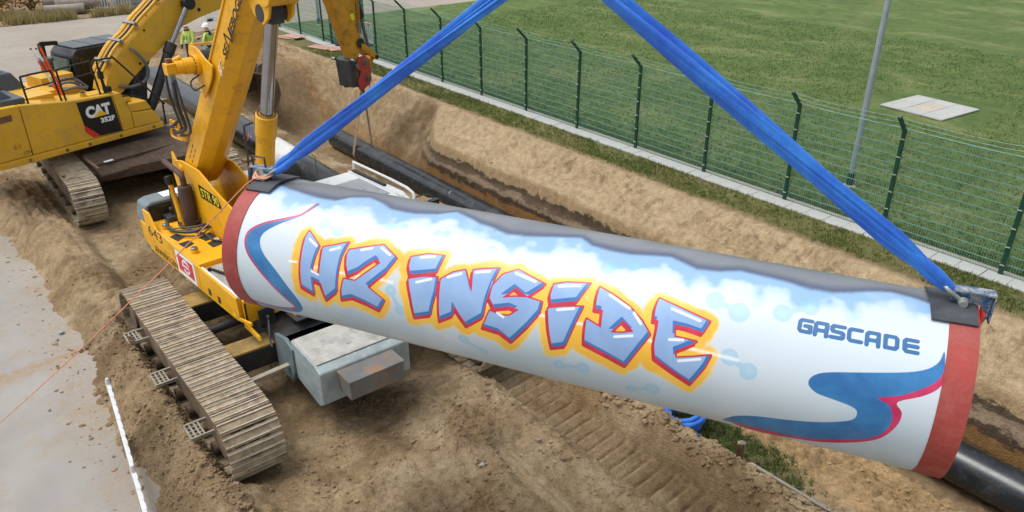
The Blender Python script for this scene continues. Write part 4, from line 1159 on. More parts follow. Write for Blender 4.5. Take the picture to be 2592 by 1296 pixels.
# orange tag line from the left hook down to the road
tie = axp(0.03, 0.74, 0.05)
root = thing('tag_line', tuple(tie), 'thin orange rope running from the left pipe hook down across the crane track', 'rope')
q1 = V3(-7.95, 0.45, 1.95)
mb = MB()
pts = [tie + V3(0, 0, 0.02), axp(-0.06, 0.69, 0.15)]
tend = V3(-10.11, -0.41, 1.0)
for u in np.linspace(0.08, 1, 14):
    pts.append(pts[1] * (1 - u) + tend * u + V3(0, 0, -0.06 * 4 * u * (1 - u)))
mb.rings(smooth_path(np.array(pts), 3), 0.0062, 7); mb.build('rope', 'rope_orange', root)
mb = MB()
for k in range(3):
    c = axp(0.05 + 0.03 * k, 0.765 + 0.012 * k, 0.03)
    a_ = np.linspace(0, 2 * np.pi, 22)
    mb.rings(c + np.outer(np.cos(a_), PAX * (0.085 + 0.01 * k)) + np.outer(np.sin(a_), PA_ * 0.075) + np.outer(0.02 * np.sin(a_ * 2 + k), V3(0, 0, 1)), 0.011, 7)
mb.build('knot', 'rope_pink', root)
# ------------------------------------------------------------------ fence, paving, lamp posts
FY_, FX0, FS = 16.40, -24.60, 2.51
POSTS = [FX0 + FS * k for k in range(-7, 12)]
GAP = (-34.65, -33.3)                       # gate bay
fence = thing('fence', (-10, FY_, 0), 'dark green double wire mesh fence with angled post tops along the playing field', 'fence')
mb = MB()
mb.box((0, 0, 1.21), (0.085, 0.06, 2.46))
a_ = rad(45)
mb.prism([(-0.0425, -0.02), (0.0425, -0.02), (0.0425, 0.55), (-0.0425, 0.55)], (0, 0, 2.43), (1, 0, 0), (0, -math.sin(a_), math.cos(a_)), 0.06)
post0 = mb.build('post', 'fence_green', fence, bevel=0.006, seg=1)
# shared post mesh: rebuild around its own origin
pm_v = np.array([v.co[:] for v in post0.data.vertices]) + ROOT[fence.name]
post0.data.vertices.foreach_set('co', pm_v.ravel()); post0.data.update()
post0.location = V3(POSTS[0], FY_ - 0.05, 0) - ROOT[fence.name]
for x in POSTS[1:]:
    linked('post', post0.data, fence, (x, FY_ - 0.05, 0), Matrix.Rotation(rng.normal(0, 0.008), 3, 'X') @ Matrix.Rotation(rng.normal(0, 0.008), 3, 'Y'))
def panel_mesh():
    mb = MB(); n = 50
    for k in range(n + 1):
        x = -FS / 2 + FS * k / n
        mb.box((x, 0, 1.24), (0.006, 0.006, 2.40))
    for k in range(13):
        z = 0.05 + 0.2 * k
        for y in (-0.0065, 0.0065):
            mb.box((0, y, z), (FS, 0.009, 0.011))
    return mb
pmn = panel_mesh().build('mesh_panel', 'fence_wire', fence, smooth=0)
v_ = np.array([v.co[:] for v in pmn.data.vertices]) + ROOT[fence.name]
pmn.data.vertices.foreach_set('co', v_.ravel()); pmn.data.update()
first = True
for x in POSTS[:-1]:
    xc = x + FS / 2
    if GAP[0] - 1.6 < xc < GAP[1] + 1.6 and False:
        continue
    if first:
        pmn.location = V3(xc, FY_, 0) - ROOT[fence.name]; first = False
    else:
        linked('mesh_panel', pmn.data, fence, (xc, FY_, 0))
for k, (dy, dz) in enumerate(((-0.10, 0.10), (-0.23, 0.23), (-0.36, 0.36))):
    mb = MB()
    pts = []
    for x in POSTS[:-1]:
        for u in np.linspace(0, 1, 6)[:-1]:
            pts.append((x + FS * u, FY_ - 0.05 + dy, 2.43 + dz - 0.05 * 4 * u * (1 - u) + 0.006 * math.sin(x * 3 + u * 9)))
    mb.rings(np.array(pts), 0.0055, 4)
    for q in pts[::1]:
        mb.box(q, (0.028, 0.012, 0.012)); mb.box(q, (0.004, 0.035, 0.02))
    mb.build('barbed_wire', 'fence_wire', fence, smooth=0)
clip = MB().box((0, -0.045, 0), (0.085, 0.02, 0.02)).box((0.02, -0.06, 0.008), (0.05, 0.01, 0.012)).build('clip', 'clip_steel', fence, smooth=0)
v_ = np.array([v.co[:] for v in clip.data.vertices]) + ROOT[fence.name]
clip.data.vertices.foreach_set('co', v_.ravel()); clip.data.update()
first = True
for x in POSTS:
    for z in (0.25, 0.65, 1.05, 1.45, 1.85, 2.25):
        if first:
            clip.location = V3(x, FY_ - 0.05, z) - ROOT[fence.name]; first = False
        else:
            linked('clip', clip.data, fence, (x, FY_ - 0.05, z))

pav = bpy.data.objects.new('pavement_strip', None); pav.location = (-12, 16.1, 0); col.objects.link(pav); ROOT[pav.name] = V3(-12, 16.1, 0); pav['kind'] = 'structure'
mb = MB().span(-40.4, 9, 15.88, 16.66, -0.10, -0.002)
mb.build('bedding', 'kerb', pav, smooth=0)
s0 = MB().box((0, 0, 0.02), (0.492, 0.44, 0.055)).build('slab', 'slab', pav, bevel=0.005, seg=1)
v_ = np.array([v.co[:] for v in s0.data.vertices]) + ROOT[pav.name]
s0.data.vertices.foreach_set('co', v_.ravel()); s0.data.update()
k = 0
x = -36.0
while x < 4:
    rr = Matrix.Rotation(rng.normal(0, 0.006), 3, 'Z') @ Matrix.Rotation(rng.normal(0, 0.006), 3, 'X')
    lc = (x, 16.125 + rng.normal(0, 0.004), rng.normal(0.004, 0.004))
    if k == 0:
        s0.location = V3(*lc) - ROOT[pav.name]
    else:
        linked('slab', s0.data, pav, lc, rr)
    k += 1; x += 0.5
for k, x in enumerate(np.arange(-36, 4, 1.0)):
    MB().span(x + 0.004, x + 0.996, 16.36, 16.43, -0.05, 0.035).build('kerb_stone', 'kerb', pav, bevel=0.006, seg=1)
MB().span(-40, 4.2, 16.435, 16.62, -0.05, 0.018).build('gravel_edge', 'slab_warm', pav, smooth=0)

# paved patch out on the field
pat = thing('paved_patch', (-11.3, 27.6, 0), 'rectangle of pale concrete slabs set into the grass beyond the fence', 'paving')
ux, uy = unit(V3(2.55, 1.72, 0)), None
o_ = V3(-12.45, 26.45, 0); ex_ = unit(V3(0.45, 2.65, 0)); ey_ = unit(V3(2.58, -0.35, 0))
ex_ = unit(V3(0.10, 1.0, 0)); ey_ = unit(V3(1.0, -0.10, 0))
W_, H_ = 2.25, 2.30
for i_ in range(3):
    for j_ in range(4):
        if i_ == 1 and j_ in (1, 2):
            continue
        c = o_ + ey_ * W_ * (i_ + 0.5) / 3 + ex_ * H_ * (j_ + 0.5) / 4 + V3(0, 0, 0.03)
        MB().box(c, (H_ / 4 - 0.014, W_ / 3 - 0.014, 0.05), ex_, -ey_).build('slab', 'slab', pat, bevel=0.006, seg=1)
for j_ in (1, 2):
    c = o_ + ey_ * W_ * 0.5 + ex_ * H_ * (j_ + 0.5) / 4 + V3(0, 0, 0.027)
    MB().box(c, (H_ / 4 - 0.03, W_ / 3 - 0.03, 0.05), ex_, -ey_).build('cover_plate', 'slab_warm', pat, bevel=0.006, seg=1)

def lamp_post(x, y, h, r, label):
    L = thing('lamp_post', (x, y, 0), label, 'lamp post', 'lamp posts on the field')
    MB().rings(np.array([(x, y, 0.34), (x, y, h * 0.5), (x, y, h)]), [r, r * 0.82, r * 0.55], 20).build('pole', 'galv', L)
    MB().rings(np.array([(x, y, -0.02), (x, y, 0.30), (x, y, 0.36)]), [r * 1.16, r * 1.12, r * 1.05], 20).build('base_sleeve', 'fence_green', L)
    mb = MB(); mb.ball((x, y, 0.0), r * 2.0, 12, 6, (1, 1, 0.25)); mb.build('footing', 'slab_warm', L)
    MB().box((x - 0.3, y, h + 0.05), (0.9, 0.3, 0.14)).build('lamp_head', 'galv', L, bevel=0.03)
lamp_post(8.815 * 0.626 - 18.72 * 0.78, 8.815 * 0.78 + 18.72 * 0.626, 9.0, 0.085, 'tall grey lamp post standing on the field behind the fence at the right')
lamp_post(-39.0, 18.25, 9.0, 0.075, 'grey lamp post beyond the fence left of the hanging excavator stick')

# ------------------------------------------------------------------ black pipes of the pipeline
def black_pipe(x0, x1, y, z, r, label, tilt=0.0, n=40):
    root = thing('pipeline_pipe', (x0, y, z - r), label, 'pipe', 'black pipeline pipes')
    mb = MB()
    m = 30
    xs = np.linspace(x0, x1, m)
    t_ = np.arange(n) * 2 * np.pi / n
    P = []; 
    for rr in (r, r - 0.02):
        for x in xs:
            P.append(np.stack([np.full(n, x), y + rr * np.cos(t_), z + tilt * (x - x1) + rr * np.sin(t_)], -1))
    F = []
    for l in range(2):
        for k in range(m - 1):
            b_ = (l * m + k) * n
            F += [(b_ + i_, b_ + (i_ + 1) % n, b_ + n + (i_ + 1) % n, b_ + n + i_) for i_ in range(n)]
    for k in (0, m - 1):
        F += [(k * n + i_, k * n + (i_ + 1) % n, (m + k) * n + (i_ + 1) % n, (m + k) * n + i_) for i_ in range(n)]
    mb.add(np.vstack(P), F)
    mb.build('shell', 'pipe_black', root)
    return root
pipeA = black_pipe(-26.0, 7.5, PA_Y, PA_Z, PA_R, 'long glossy black pipe in the trench, its end held by the beige strap')
pipeB = black_pipe(-30.5, -12.8, PB_Y, PB_Z, PB_R, 'black pipe with white wrapped joint lying beside the crane')
# weld seam wraps and spray marks
def sleeve(root, x0, x1, y, z, r, mat, name):
    n = 40; t_ = np.arange(n) * 2 * np.pi / n
    P = [np.stack([np.full(n, x), y + q * np.cos(t_), z + q * np.sin(t_)], -1) for x, q in ((x0, r), (x0 + 0.02, r + 0.008), (x1 - 0.02, r + 0.008), (x1, r))]
    F = [(k * n + i_, k * n + (i_ + 1) % n, (k + 1) * n + (i_ + 1) % n, (k + 1) * n + i_) for k in range(3) for i_ in range(n)]
    return MB().add(np.vstack(P), F).build(name, mat, root)
sleeve(pipeB, -19.75, -18.0, PB_Y, PB_Z, PB_R, 'pipe_wrap', 'joint_wrap')
for xs_ in (-18.5, -10.5, -3.6):
    sleeve(pipeA, xs_, xs_ + 0.32, PA_Y, PA_Z, PA_R, 'pipe_black', 'weld_sleeve')
def spray(root, x, y, z, r, lines, mat, wd=0.012):
    """strokes on the near upper side of a pipe: (dx, angle) pairs"""
    mb = MB()
    for L in lines:
        pts = np.array([(x + a_, y + (r + 0.004) * math.cos(b_), z + (r + 0.004) * math.sin(b_)) for a_, b_ in L])
        mb.rings(smooth_path(pts, 3), wd, 5)
    mb.build('spray_mark', mat, root)
spray(pipeB, -21.1, PB_Y, PB_Z, PB_R, [[(0, 2.2), (0.1, 2.5), (0.3, 2.55)], [(0.12, 2.3), (0.2, 2.7), (0.1, 3.0)], [(0.35, 2.3), (0.45, 2.6), (0.4, 2.9), (0.25, 2.95)], [(0.5, 2.4), (0.62, 2.5)]], 'pink_mark')

# lifting strap holding the end of pipe A, hung on the excavator's coupler
# ------------------------------------------------------------------ crawler tracks (shared by crane and excavator)
class LMB(MB):
    """MB whose pieces are given in a machine's own frame"""
    def __init__(s, fr):
        MB.__init__(s); s.fr = fr
    def add(s, vs, fs):
        vs = np.asarray(vs, float)
        W = s.fr.o + vs[:, :1] * s.fr.ex + vs[:, 1:2] * s.fr.ey
        W[:, 2] = vs[:, 2]
        return MB.add(s, W, fs)
    def xz(s, poly, y0, y1):
        """polygon in x,z, from y0 to y1"""
        n = len(poly)
        P = [(a, y0, b) for a, b in poly] + [(a, y1, b) for a, b in poly]
        return s.add(P, [tuple(range(n)), tuple(range(2 * n - 1, n - 1, -1))] + [(i, n + i, n + (i + 1) % n, (i + 1) % n) for i in range(n)])
    def yz(s, poly, x0, x1):
        n = len(poly)
        P = [(x0, a, b) for a, b in poly] + [(x1, a, b) for a, b in poly]
        return s.add(P, [tuple(range(n)), tuple(range(2 * n - 1, n - 1, -1))] + [(i, n + i, n + (i + 1) % n, (i + 1) % n) for i in range(n)])
    def xy(s, poly, z0, z1):
        n = len(poly)
        P = [(a, b, z0) for a, b in poly] + [(a, b, z1) for a, b in poly]
        return s.add(P, [tuple(range(n)), tuple(range(2 * n - 1, n - 1, -1))] + [(i, n + i, n + (i + 1) % n, (i + 1) % n) for i in range(n)])

def pad_mesh(name, pitch, width):
    """one shoe: plate with three grousers; x along travel, y across, z outwards"""
    mb = MB()
    p = pitch / 2
    g = 0.011
    prof = [(-p + 0.018, -0.018), (p - 0.006, -0.018), (p - 0.006, 0.002)]
    for c, hh in ((p * 0.62, 0.022), (-p * 0.52, 0.022)):
        prof += [(c + g * 1.3, 0.002), (c + g * 0.6, hh), (c - g * 0.6, hh), (c - g * 1.3, 0.002)]
    prof += [(-p + 0.018, 0.002)]
    n = len(prof)
    P = [(a, -width / 2, b) for a, b in prof] + [(a, width / 2, b) for a, b in prof]
    mb.add(P, [tuple(range(n)), tuple(range(2 * n - 1, n - 1, -1))] + [(i, n + i, n + (i + 1) % n, (i + 1) % n) for i in range(n)])
    me = bpy.data.meshes.new(name)
    me.from_pydata(np.vstack(mb.v).tolist(), [], mb.f)
    bm = bmesh.new(); bm.from_mesh(me); bmesh.ops.recalc_face_normals(bm, faces=bm.faces)
    for f in bm.faces:
        c = f.calc_center_median()
        f.material_index = 1 if (c.z > 0.0135 and len(f.verts) == 4) else 0
    bm.to_mesh(me); bm.free()
    me.materials.append(M['track_pad']); me.materials.append(M['grouser_edge'])
    return me

def oval(x0, x1, r, zc, pitch, sag=0.0):
    """centres and directions of shoes round two wheels (x0 rear, x1 front)"""
    L = x1 - x0; per = 2 * L + 2 * math.pi * r
    n = int(round(per / pitch)); out = []
    for k in range(n):
        s = (k + 0.3) * per / n
        if s < L:
            u = s / L; x = x0 + s; z = zc + r - sag * 4 * u * (1 - u); t = (1, 0); nn = (0, 1)
        elif s < L + math.pi * r:
            a = (s - L) / r; x = x1 + r * math.sin(a); z = zc + r * math.cos(a); t = (math.cos(a), -math.sin(a)); nn = (math.sin(a), math.cos(a))
        elif s < 2 * L + math.pi * r:
            q = s - L - math.pi * r; x = x1 - q; z = zc - r; t = (-1, 0); nn = (0, -1)
        else:
            a = (s - 2 * L - math.pi * r) / r; x = x0 - r * math.sin(a); z = zc - r * math.cos(a); t = (-math.cos(a), math.sin(a)); nn = (-math.sin(a), -math.cos(a))
        out.append((x, z, t, nn))
    return out

def crawler(parent, x0, x1, r, zc, yc, width, pitch, pad, frame_mat, label, steps=None, outer=-1):
    """a crawler unit as a part: side frame with rollers, and its shoes"""
    mb = MB()
    w = width * 0.36
    ri = r - 0.09
    poly = [(x0 - ri * 0.3, zc - ri * 0.55), (x0, zc + ri * 0.25), (x0 + 0.45, zc + ri * 0.62), (x1 - 0.45, zc + ri * 0.62), (x1, zc + ri * 0.25), (x1 + ri * 0.3, zc - ri * 0.55)]
    mb.prism(poly, (0, yc, 0), V3(1, 0, 0), V3(0, 0, 1), w * 2)
    fr = mb.build('crawler_unit', frame_mat, parent, bevel=0.015)
    tag(fr, label)
    for xw in (x0, x1):
        mb = MB(); mb.cyl((xw, yc - w * 0.9, zc), (xw, yc + w * 0.9, zc), ri, n=28); mb.cyl((xw, yc - w * 1.15, zc), (xw, yc + w * 1.15, zc), ri * 0.45, n=18)
        mb.build('wheel', 'mud_frame', fr, bevel=0.01, seg=1)
    nr = 7
    for k in range(nr):
        xr = x0 + (x1 - x0) * (k + 0.9) / (nr + 0.8)
        mb = MB(); mb.cyl((xr, yc - w * 1.2, zc - r + 0.13), (xr, yc + w * 1.2, zc - r + 0.13), 0.095, n=14)
        mb.build('roller', 'mud_frame', fr)
    mb = MB()
    ch = oval(x0, x1, r - 0.045, zc, pitch)
    for (x, z, t, nn) in ch:
        for yy in (-0.09, 0.09):
            mb.box((x, yc + yy, z), (pitch * 1.05, 0.045, 0.07), (t[0], 0, t[1]), (0, 1, 0))
    mb.build('chain', 'mud_frame', fr, smooth=0)['kind'] = 'stuff'
    for (x, z, t, nn) in oval(x0, x1, r, zc, pitch):
        wob = rng.normal(0, 0.006)
        linked('track_shoe', pad, fr, (x + nn[0] * wob, yc, z + nn[1] * wob), rotm(V3(t[0], rng.normal(0, 0.006), t[1] + rng.normal(0, 0.012)), V3(0, 1, 0)))
    if steps:
        for xs in steps:
            mb = MB()
            y1 = yc + outer * (width / 2 + 0.02); y0 = yc + outer * (width / 2 + 0.20)
            for xx in (xs - 0.17, xs + 0.17):
                mb.bar((xx, y1 - outer * 0.2, 0.52), (xx, y0, 0.52), 0.03, 0.05)
            for q in (0.0, 0.35, 0.7, 1.0):
                mb.bar((xs - 0.17, y0 + (y1 - y0) * q, 0.52), (xs + 0.17, y0 + (y1 - y0) * q, 0.52), 0.022, 0.035)
            for q in (-0.085, 0.0, 0.085):
                mb.bar((xs + q, y0, 0.525), (xs + q, y1, 0.525), 0.016, 0.02)
            mb.build('step', 'step_steel', fr, smooth=0)
    return fr

PAD_CRANE = pad_mesh('track_shoe', 0.198, 0.74)
PAD_EXC = pad_mesh('track_shoe', 0.215, 0.64)

# ------------------------------------------------------------------ telescopic crawler crane
crane = thing('crawler_crane', (-10.9, 4.3, 0), 'yellow telescopic crawler crane with raised boom standing behind the painted pipe', 'crane')
crawler(crane, -12.80, -8.65, 0.505, 0.535, 2.30, 0.74, 0.198, PAD_CRANE, 'mud_frame', 'near crawler track with dusty three bar shoes and side steps', steps=(-12.2, -10.75, -9.2))
crawler(crane, -12.80, -8.65, 0.505, 0.535, 6.35, 0.74, 0.198, PAD_CRANE, 'mud_frame', 'far crawler track hidden behind the hanging pipe', steps=None)
for xb, wd, tp in ((-12.25, 0.42, 0.84), (-10.32, 0.34, 0.84)):
    mb = MB(); mb.span(xb - wd / 2, xb + wd / 2, 2.45, 6.2, 0.46, tp - 0.045); o = mb.build('cross_beam', 'dark_steel', crane, bevel=0.01)
    mb = MB(); mb.span(xb - wd / 2 - 0.02, xb + wd / 2 + 0.02, 2.50, 6.15, tp - 0.04, tp); mb.build('beam_flange', 'beam_top', o, bevel=0.006, seg=1)
mb = MB(); mb.cyl((-11.25, 2.6, 0.72), (-11.30, 4.0, 0.75), 0.07, n=16); mb.build('spread_cylinder', 'dark_steel', crane)
mb = MB(); mb.bar((-9.52, 2.6, 0.72), (-9.55, 3.75, 0.76), 0.09, 0.05)
for k in range(7):
    pass
mb.build('perforated_bar', 'step_steel', crane, bevel=0.004, seg=1)
mb = MB(); mb.span(-12.6, -9.65, 3.42, 5.18, 0.42, 1.02); mb.build('car_body', 'dark_steel', crane, bevel=0.03)
mb = MB(); mb.cyl((-11.3, 4.1, 1.02), (-11.3, 4.1, 1.17), 0.75, n=48); mb.build('slew_ring', 'dark_steel', crane, bevel=0.01, seg=1)
mb = MB(); mb.prism([(-9.95, 0.5), (-9.45, 0.5), (-9.32, 0.75), (-9.32, 1.12), (-9.55, 1.20), (-9.95, 1.10)], (0, 3.40, 0), V3(1, 0, 0), V3(0, 0, 1), 0.06)
mb.span(-9.9, -9.35, 3.44, 4.4, 0.90, 1.02); mb.build('ballast_bracket', 'slate_grey', crane, bevel=0.012)
mb = MB(); mb.prism([(-9.4, 1.24), (-8.62, 1.215), (-8.47, 1.14), (-8.47, 0.62), (-8.60, 0.52), (-9.3, 0.62)], (0, 4.12, 0), V3(1, 0, 0), V3(0, 0, 1), 1.44)
blk = mb.build('front_ballast', 'block_paint', crane, bevel=0.025, seg=3); tag(blk, 'grey blue painted ballast block with worn concrete grey top')
mb = MB(); mb.prism([(-9.385, 1.242), (-8.60, 1.218), (-8.60, 1.224), (-9.385, 1.248)], (0, 4.12, 0), V3(1, 0, 0), V3(0, 0, 1), 1.39)
mb.build('worn_top', 'block_top', blk, smooth=0)
mb = MB()
for xx, yy in ((-9.0, 3.85), (-8.85, 4.05)):
    mb.cyl((xx, yy, 1.21), (xx, yy, 1.238), 0.045, n=14)
mb.build('lifting_hole', 'concrete_grey', blk)
mb = MB(); mb.span(-8.47, -8.10, 3.66, 4.52, 0.80, 1.10); bx_ = mb.build('steel_box', 'box_steel', crane, bevel=0.012); tag(bx_, 'rust stained steel box fixed to the front ballast')
mb = MB(); mb.span(-8.46, -8.085, 3.645, 4.535, 1.10, 1.112); mb.build('box_lid', 'box_steel', bx_, bevel=0.004, seg=1)

CF = Frame(-12, 4, 4.5)
C_ = lambda: LMB(CF)
# superstructure body
mb = C_(); mb.span(-2.2, 1.9, -0.36, 0.95, 1.15, 1.42); mb.build('main_frame', 'crane_yellow', crane, bevel=0.015)
flank = [(-2.10, 1.95), (-1.80, 1.96), (-1.68, 1.81), (-1.55, 1.70), (1.47, 1.60), (1.50, 1.27), (1.9, 1.36), (1.9, 1.30), (1.40, 1.19), (-2.10, 1.16)]
mb = C_(); mb.xz(flank, -1.075, -1.045); fl = mb.build('side_panel', 'crane_yellow', crane, bevel=0.006, seg=1)
mb = C_(); mb.span(-2.1, 0.12, -1.044, -0.36, 1.20, 1.655); dk = mb.build('deck', 'crane_yellow', crane, bevel=0.012)
mb = C_(); mb.span(0.125, 1.47, -1.044, -0.36, 1.20, 1.575); mb.build('front_deck', 'crane_yellow', crane, bevel=0.012)
mb = C_(); mb.span(0.17, 1.44, -0.98, -0.40, 1.575, 1.585); mb.build('tread_plate', 'concrete_grey', dk, smooth=0)
mb = C_(); mb.span(0.15, 1.47, -1.04, -1.0, 1.5755, 1.62); mb.build('edge_rail', 'white_cab', dk, bevel=0.005, seg=1)
mb = C_(); mb.bar((0.35, -0.93, 1.62), (0.95, -0.75, 1.62), 0.03, 0.03); mb.cyl((0.3, -0.95, 1.585), (0.3, -0.95, 1.63), 0.035, n=12); mb.build('latch_bar', 'black_paint', dk)
# grip plates on the deck
for q in ([(-1.25, -0.97), (-1.29, -0.83), (-1.07, -0.77), (-0.98, -0.94)], [(-0.87, -0.97), (-0.88, -0.79), (-0.70, -0.77), (-0.62, -0.95)], [(-0.88, -0.62), (-0.95, -0.38), (-0.71, -0.365), (-0.66, -0.58)], [(-0.56, -0.60), (-0.61, -0.38), (-0.36, -0.38), (-0.34, -0.60)]):
    C_().xy(q, 1.6545, 1.664).build('grip_plate', 'rubber', dk, smooth=0)
for (x, y, r_) in ((-1.64, -0.88, 0.055), (-0.36, -0.90, 0.06)):
    mb = C_(); mb.cyl((x, y, 1.65), (x, y, 1.72), r_ * 1.05, n=20); o = mb.build('tank_neck', 'crane_yellow', dk)
    mb = C_(); mb.cyl((x, y, 1.72), (x, y, 1.755), r_, r_ * 0.9, n=20); mb.build('filler_cap', 'chrome_dull', dk, bevel=0.006, seg=1)
mb = C_(); mb.cyl((-1.98, -0.62, 1.65), (-1.98, -0.62, 1.84), 0.016, n=10); mb.ball((-1.98, -0.62, 1.86), 0.035, 10, 6); mb.box((-2.0, -0.66, 1.70), (0.3, 0.16, 0.09)); mb.build('valve_block', 'dark_steel', dk, bevel=0.01, seg=1)
mb = C_(); mb.box((-1.02, -0.22, 1.76), (0.26, 0.16, 0.14)); mb.cyl((-1.12, -0.28, 1.74), (-0.92, -0.28, 1.82), 0.04, n=12); mb.cyl((-0.95, -0.16, 1.7), (-0.95, -0.16, 1.88), 0.05, n=12); mb.build('valve_block', 'dark_steel', dk, bevel=0.01, seg=1)
hs_ = [[(-1.72, -0.82, 1.76), (-1.45, -0.88, 1.72), (-1.20, -0.82, 1.73), (-1.0, -0.62, 1.74), (-0.97, -0.36, 1.78)],
       [(-1.86, -0.46, 1.74), (-1.62, -0.52, 1.71), (-1.42, -0.44, 1.73), (-1.34, -0.24, 1.78), (-1.2, -0.12, 1.8)],
       [(-1.66, -0.60, 1.75), (-1.42, -0.68, 1.70), (-1.22, -0.50, 1.72), (-1.15, -0.28, 1.75)],
       [(-1.30, -0.62, 1.70), (-1.05, -0.55, 1.69), (-0.85, -0.50, 1.70), (-0.55, -0.5, 1.70), (-0.42, -0.42, 1.72)],
       [(-1.05, -0.8, 1.69), (-0.85, -0.6, 1.71), (-0.98, -0.3, 1.76)], [(-1.5, -0.9, 1.69), (-1.35, -0.6, 1.70), (-1.1, -0.3, 1.72)]]
for k, L in enumerate(hs_):
    mb = C_(); mb.rings(smooth_path(L, 5), (0.03, 0.028, 0.022, 0.018, 0.012, 0.01)[k], 10); o = mb.build('hydraulic_hose', 'hose', dk)
mb = C_(); mb.cyl((-1.38, -0.29, 1.77), (-1.32, -0.20, 1.79), 0.036, n=12); mb.cyl((-0.50, -0.47, 1.705), (-0.42, -0.42, 1.72), 0.026, n=10); mb.build('hose_fitting', 'chrome_dull', dk)
# rear counterweight with slate cover
mb = C_(); mb.xy([(-2.11, -1.07), (-2.42, -1.06), (-2.58, -0.92), (-2.72, 0.0), (-2.58, 0.9), (-2.11, 1.0)], 1.20, 1.64); cw = mb.build('counterweight', 'crane_yellow', crane, bevel=0.03)
tag(cw, 'pale orange rear counterweight with round sticker')
mb = C_(); mb.xy([(-2.12, -1.06), (-2.40, -1.05), (-2.56, -0.91), (-2.70, 0.0), (-2.56, 0.88), (-2.12, 0.98)], 1.08, 1.198); mb.build('counterweight_foot', 'slate_grey', crane, bevel=0.02)
mb = C_(); mb.yz([(-1.06, 1.642), (-0.99, 1.96), (-0.86, 2.0), (0.85, 2.03), (0.97, 1.642)], -2.60, -2.16); mb.build('engine_cover', 'slate_grey', crane, bevel=0.05, seg=3)
mb = C_(); mb.xz([(-2.155, 1.66), (-2.158, 1.94), (-2.10, 1.66)], -0.95, 0.9); mb.span(-2.16, -2.12, -0.92, 0.9, 1.66, 1.90); mb.build('engine_bulkhead', 'black_paint', crane)
mb = C_(); mb.span(-2.52, -2.24, -0.62, -0.2, 2.012, 2.018); mb.build('cover_plate', 'white_cab', crane, smooth=0)
n_ = 24; t_ = np.arange(n_) * 2 * np.pi / n_
P0 = CF(-2.50, -1.015, 1.45); nrm = unit(CF.ex * -0.65 - CF.ey * 0.76); tx = unit(np.cross(V3(0, 0, 1), nrm))
MB().add([P0 + nrm * 0.02 + tx * 0.075 * math.cos(a) + V3(0, 0, 0.075 * math.sin(a)) for a in t_], [tuple(range(n_))]).build('round_sticker', 'white_print', crane, smooth=0)
MB().add([P0 + nrm * 0.023 + tx * 0.03 * math.cos(a) + V3(0, 0, 0.03 * math.sin(a)) for a in t_], [tuple(range(n_))]).build('sticker_dot', 'hook_blue', crane, smooth=0)
# exhaust
mb = C_(); mb.rings(np.array([(-1.50, -0.47, 1.64), (-1.50, -0.47, 1.68), (-1.50, -0.47, 2.36), (-1.50, -0.47, 2.40), (-1.50, -0.47, 2.41)]), [0.11, 0.122, 0.122, 0.11, 0.06], 24); ex_o = mb.build('muffler', 'exhaust_rust', crane)
mb = C_(); mb.rings(smooth_path([(-1.50, -0.47, 2.38), (-1.50, -0.47, 2.52), (-1.56, -0.47, 2.60), (-1.9, -0.47, 2.63), (-2.26, -0.47, 2.66)], 4), 0.052, 14, caps=False); mb.build('exhaust_pipe', 'exhaust_rust', ex_o)
mb = C_(); mb.rings(np.array([(-1.56, -0.6, 1.655), (-1.80, -0.6, 2.40)]), [0.052, 0.042], 16); o = mb.build('filler_tube', 'crane_yellow', crane)
mb = C_(); mb.rings(np.array([(-1.79, -0.6, 2.38), (-1.80, -0.6, 2.42), (-1.835, -0.6, 2.52), (-1.84, -0.6, 2.53)]), [0.05, 0.07, 0.072, 0.05], 18); mb.build('tube_cap', 'black_print', o)
mb = C_(); mb.rings(smooth_path([(-1.60, -0.66, 1.66), (-1.66, -0.67, 1.95), (-1.72, -0.665, 2.2), (-1.70, -0.66, 2.35)], 4), 0.011, 8); mb.build('cable', 'hose', o)

# boom bearing plates with model sign
pl_near = [(-2.20, 2.84), (-2.06, 2.70), (-1.79, 2.76), (-1.09, 2.77), (-0.35, 2.52), (0.30, 2.37), (1.3, 1.9), (1.4, 1.4), (-2.0, 1.4), (-2.32, 2.40)]
for y0, y1 in ((-0.335, -0.30), (0.30, 0.335)):
    mb = C_(); mb.xz(pl_near, y0, y1); mb.build('boom_bearing_plate', 'crane_yellow', crane, bevel=0.008, seg=1)
mb = C_(); mb.cyl((-1.86, -0.37, 2.58), (-1.86, 0.37, 2.58), 0.09, n=24); mb.cyl((-1.86, -0.385, 2.58), (-1.86, -0.36, 2.58), 0.045, n=16); mb.build('pivot_pin', 'crane_yellow', crane, bevel=0.006, seg=1)
mb = C_(); mb.span(-2.0, 1.3, -0.298, 0.298, 1.42, 1.46); mb.build('trough_floor', 'black_paint', crane)
sg = [CF(x, -0.338, z) for x, z in ((-1.19, 2.49), (-0.42, 2.46), (-0.30, 2.27), (-1.16, 2.25))]
MB().add(sg, [(0, 1, 2, 3)]).build('model_sign', 'panel_black', crane, smooth=0)
decal_text('sign_text', 'STR 90', 'lime_print', crane, CF(-1.10, -0.341, 2.285), unit(CF.ex * 0.70 + V3(0, 0, 0.005)), unit(V3(0, 0, 1) - CF.ex * 0.10), 0.70, 0.165, offset=0.012)

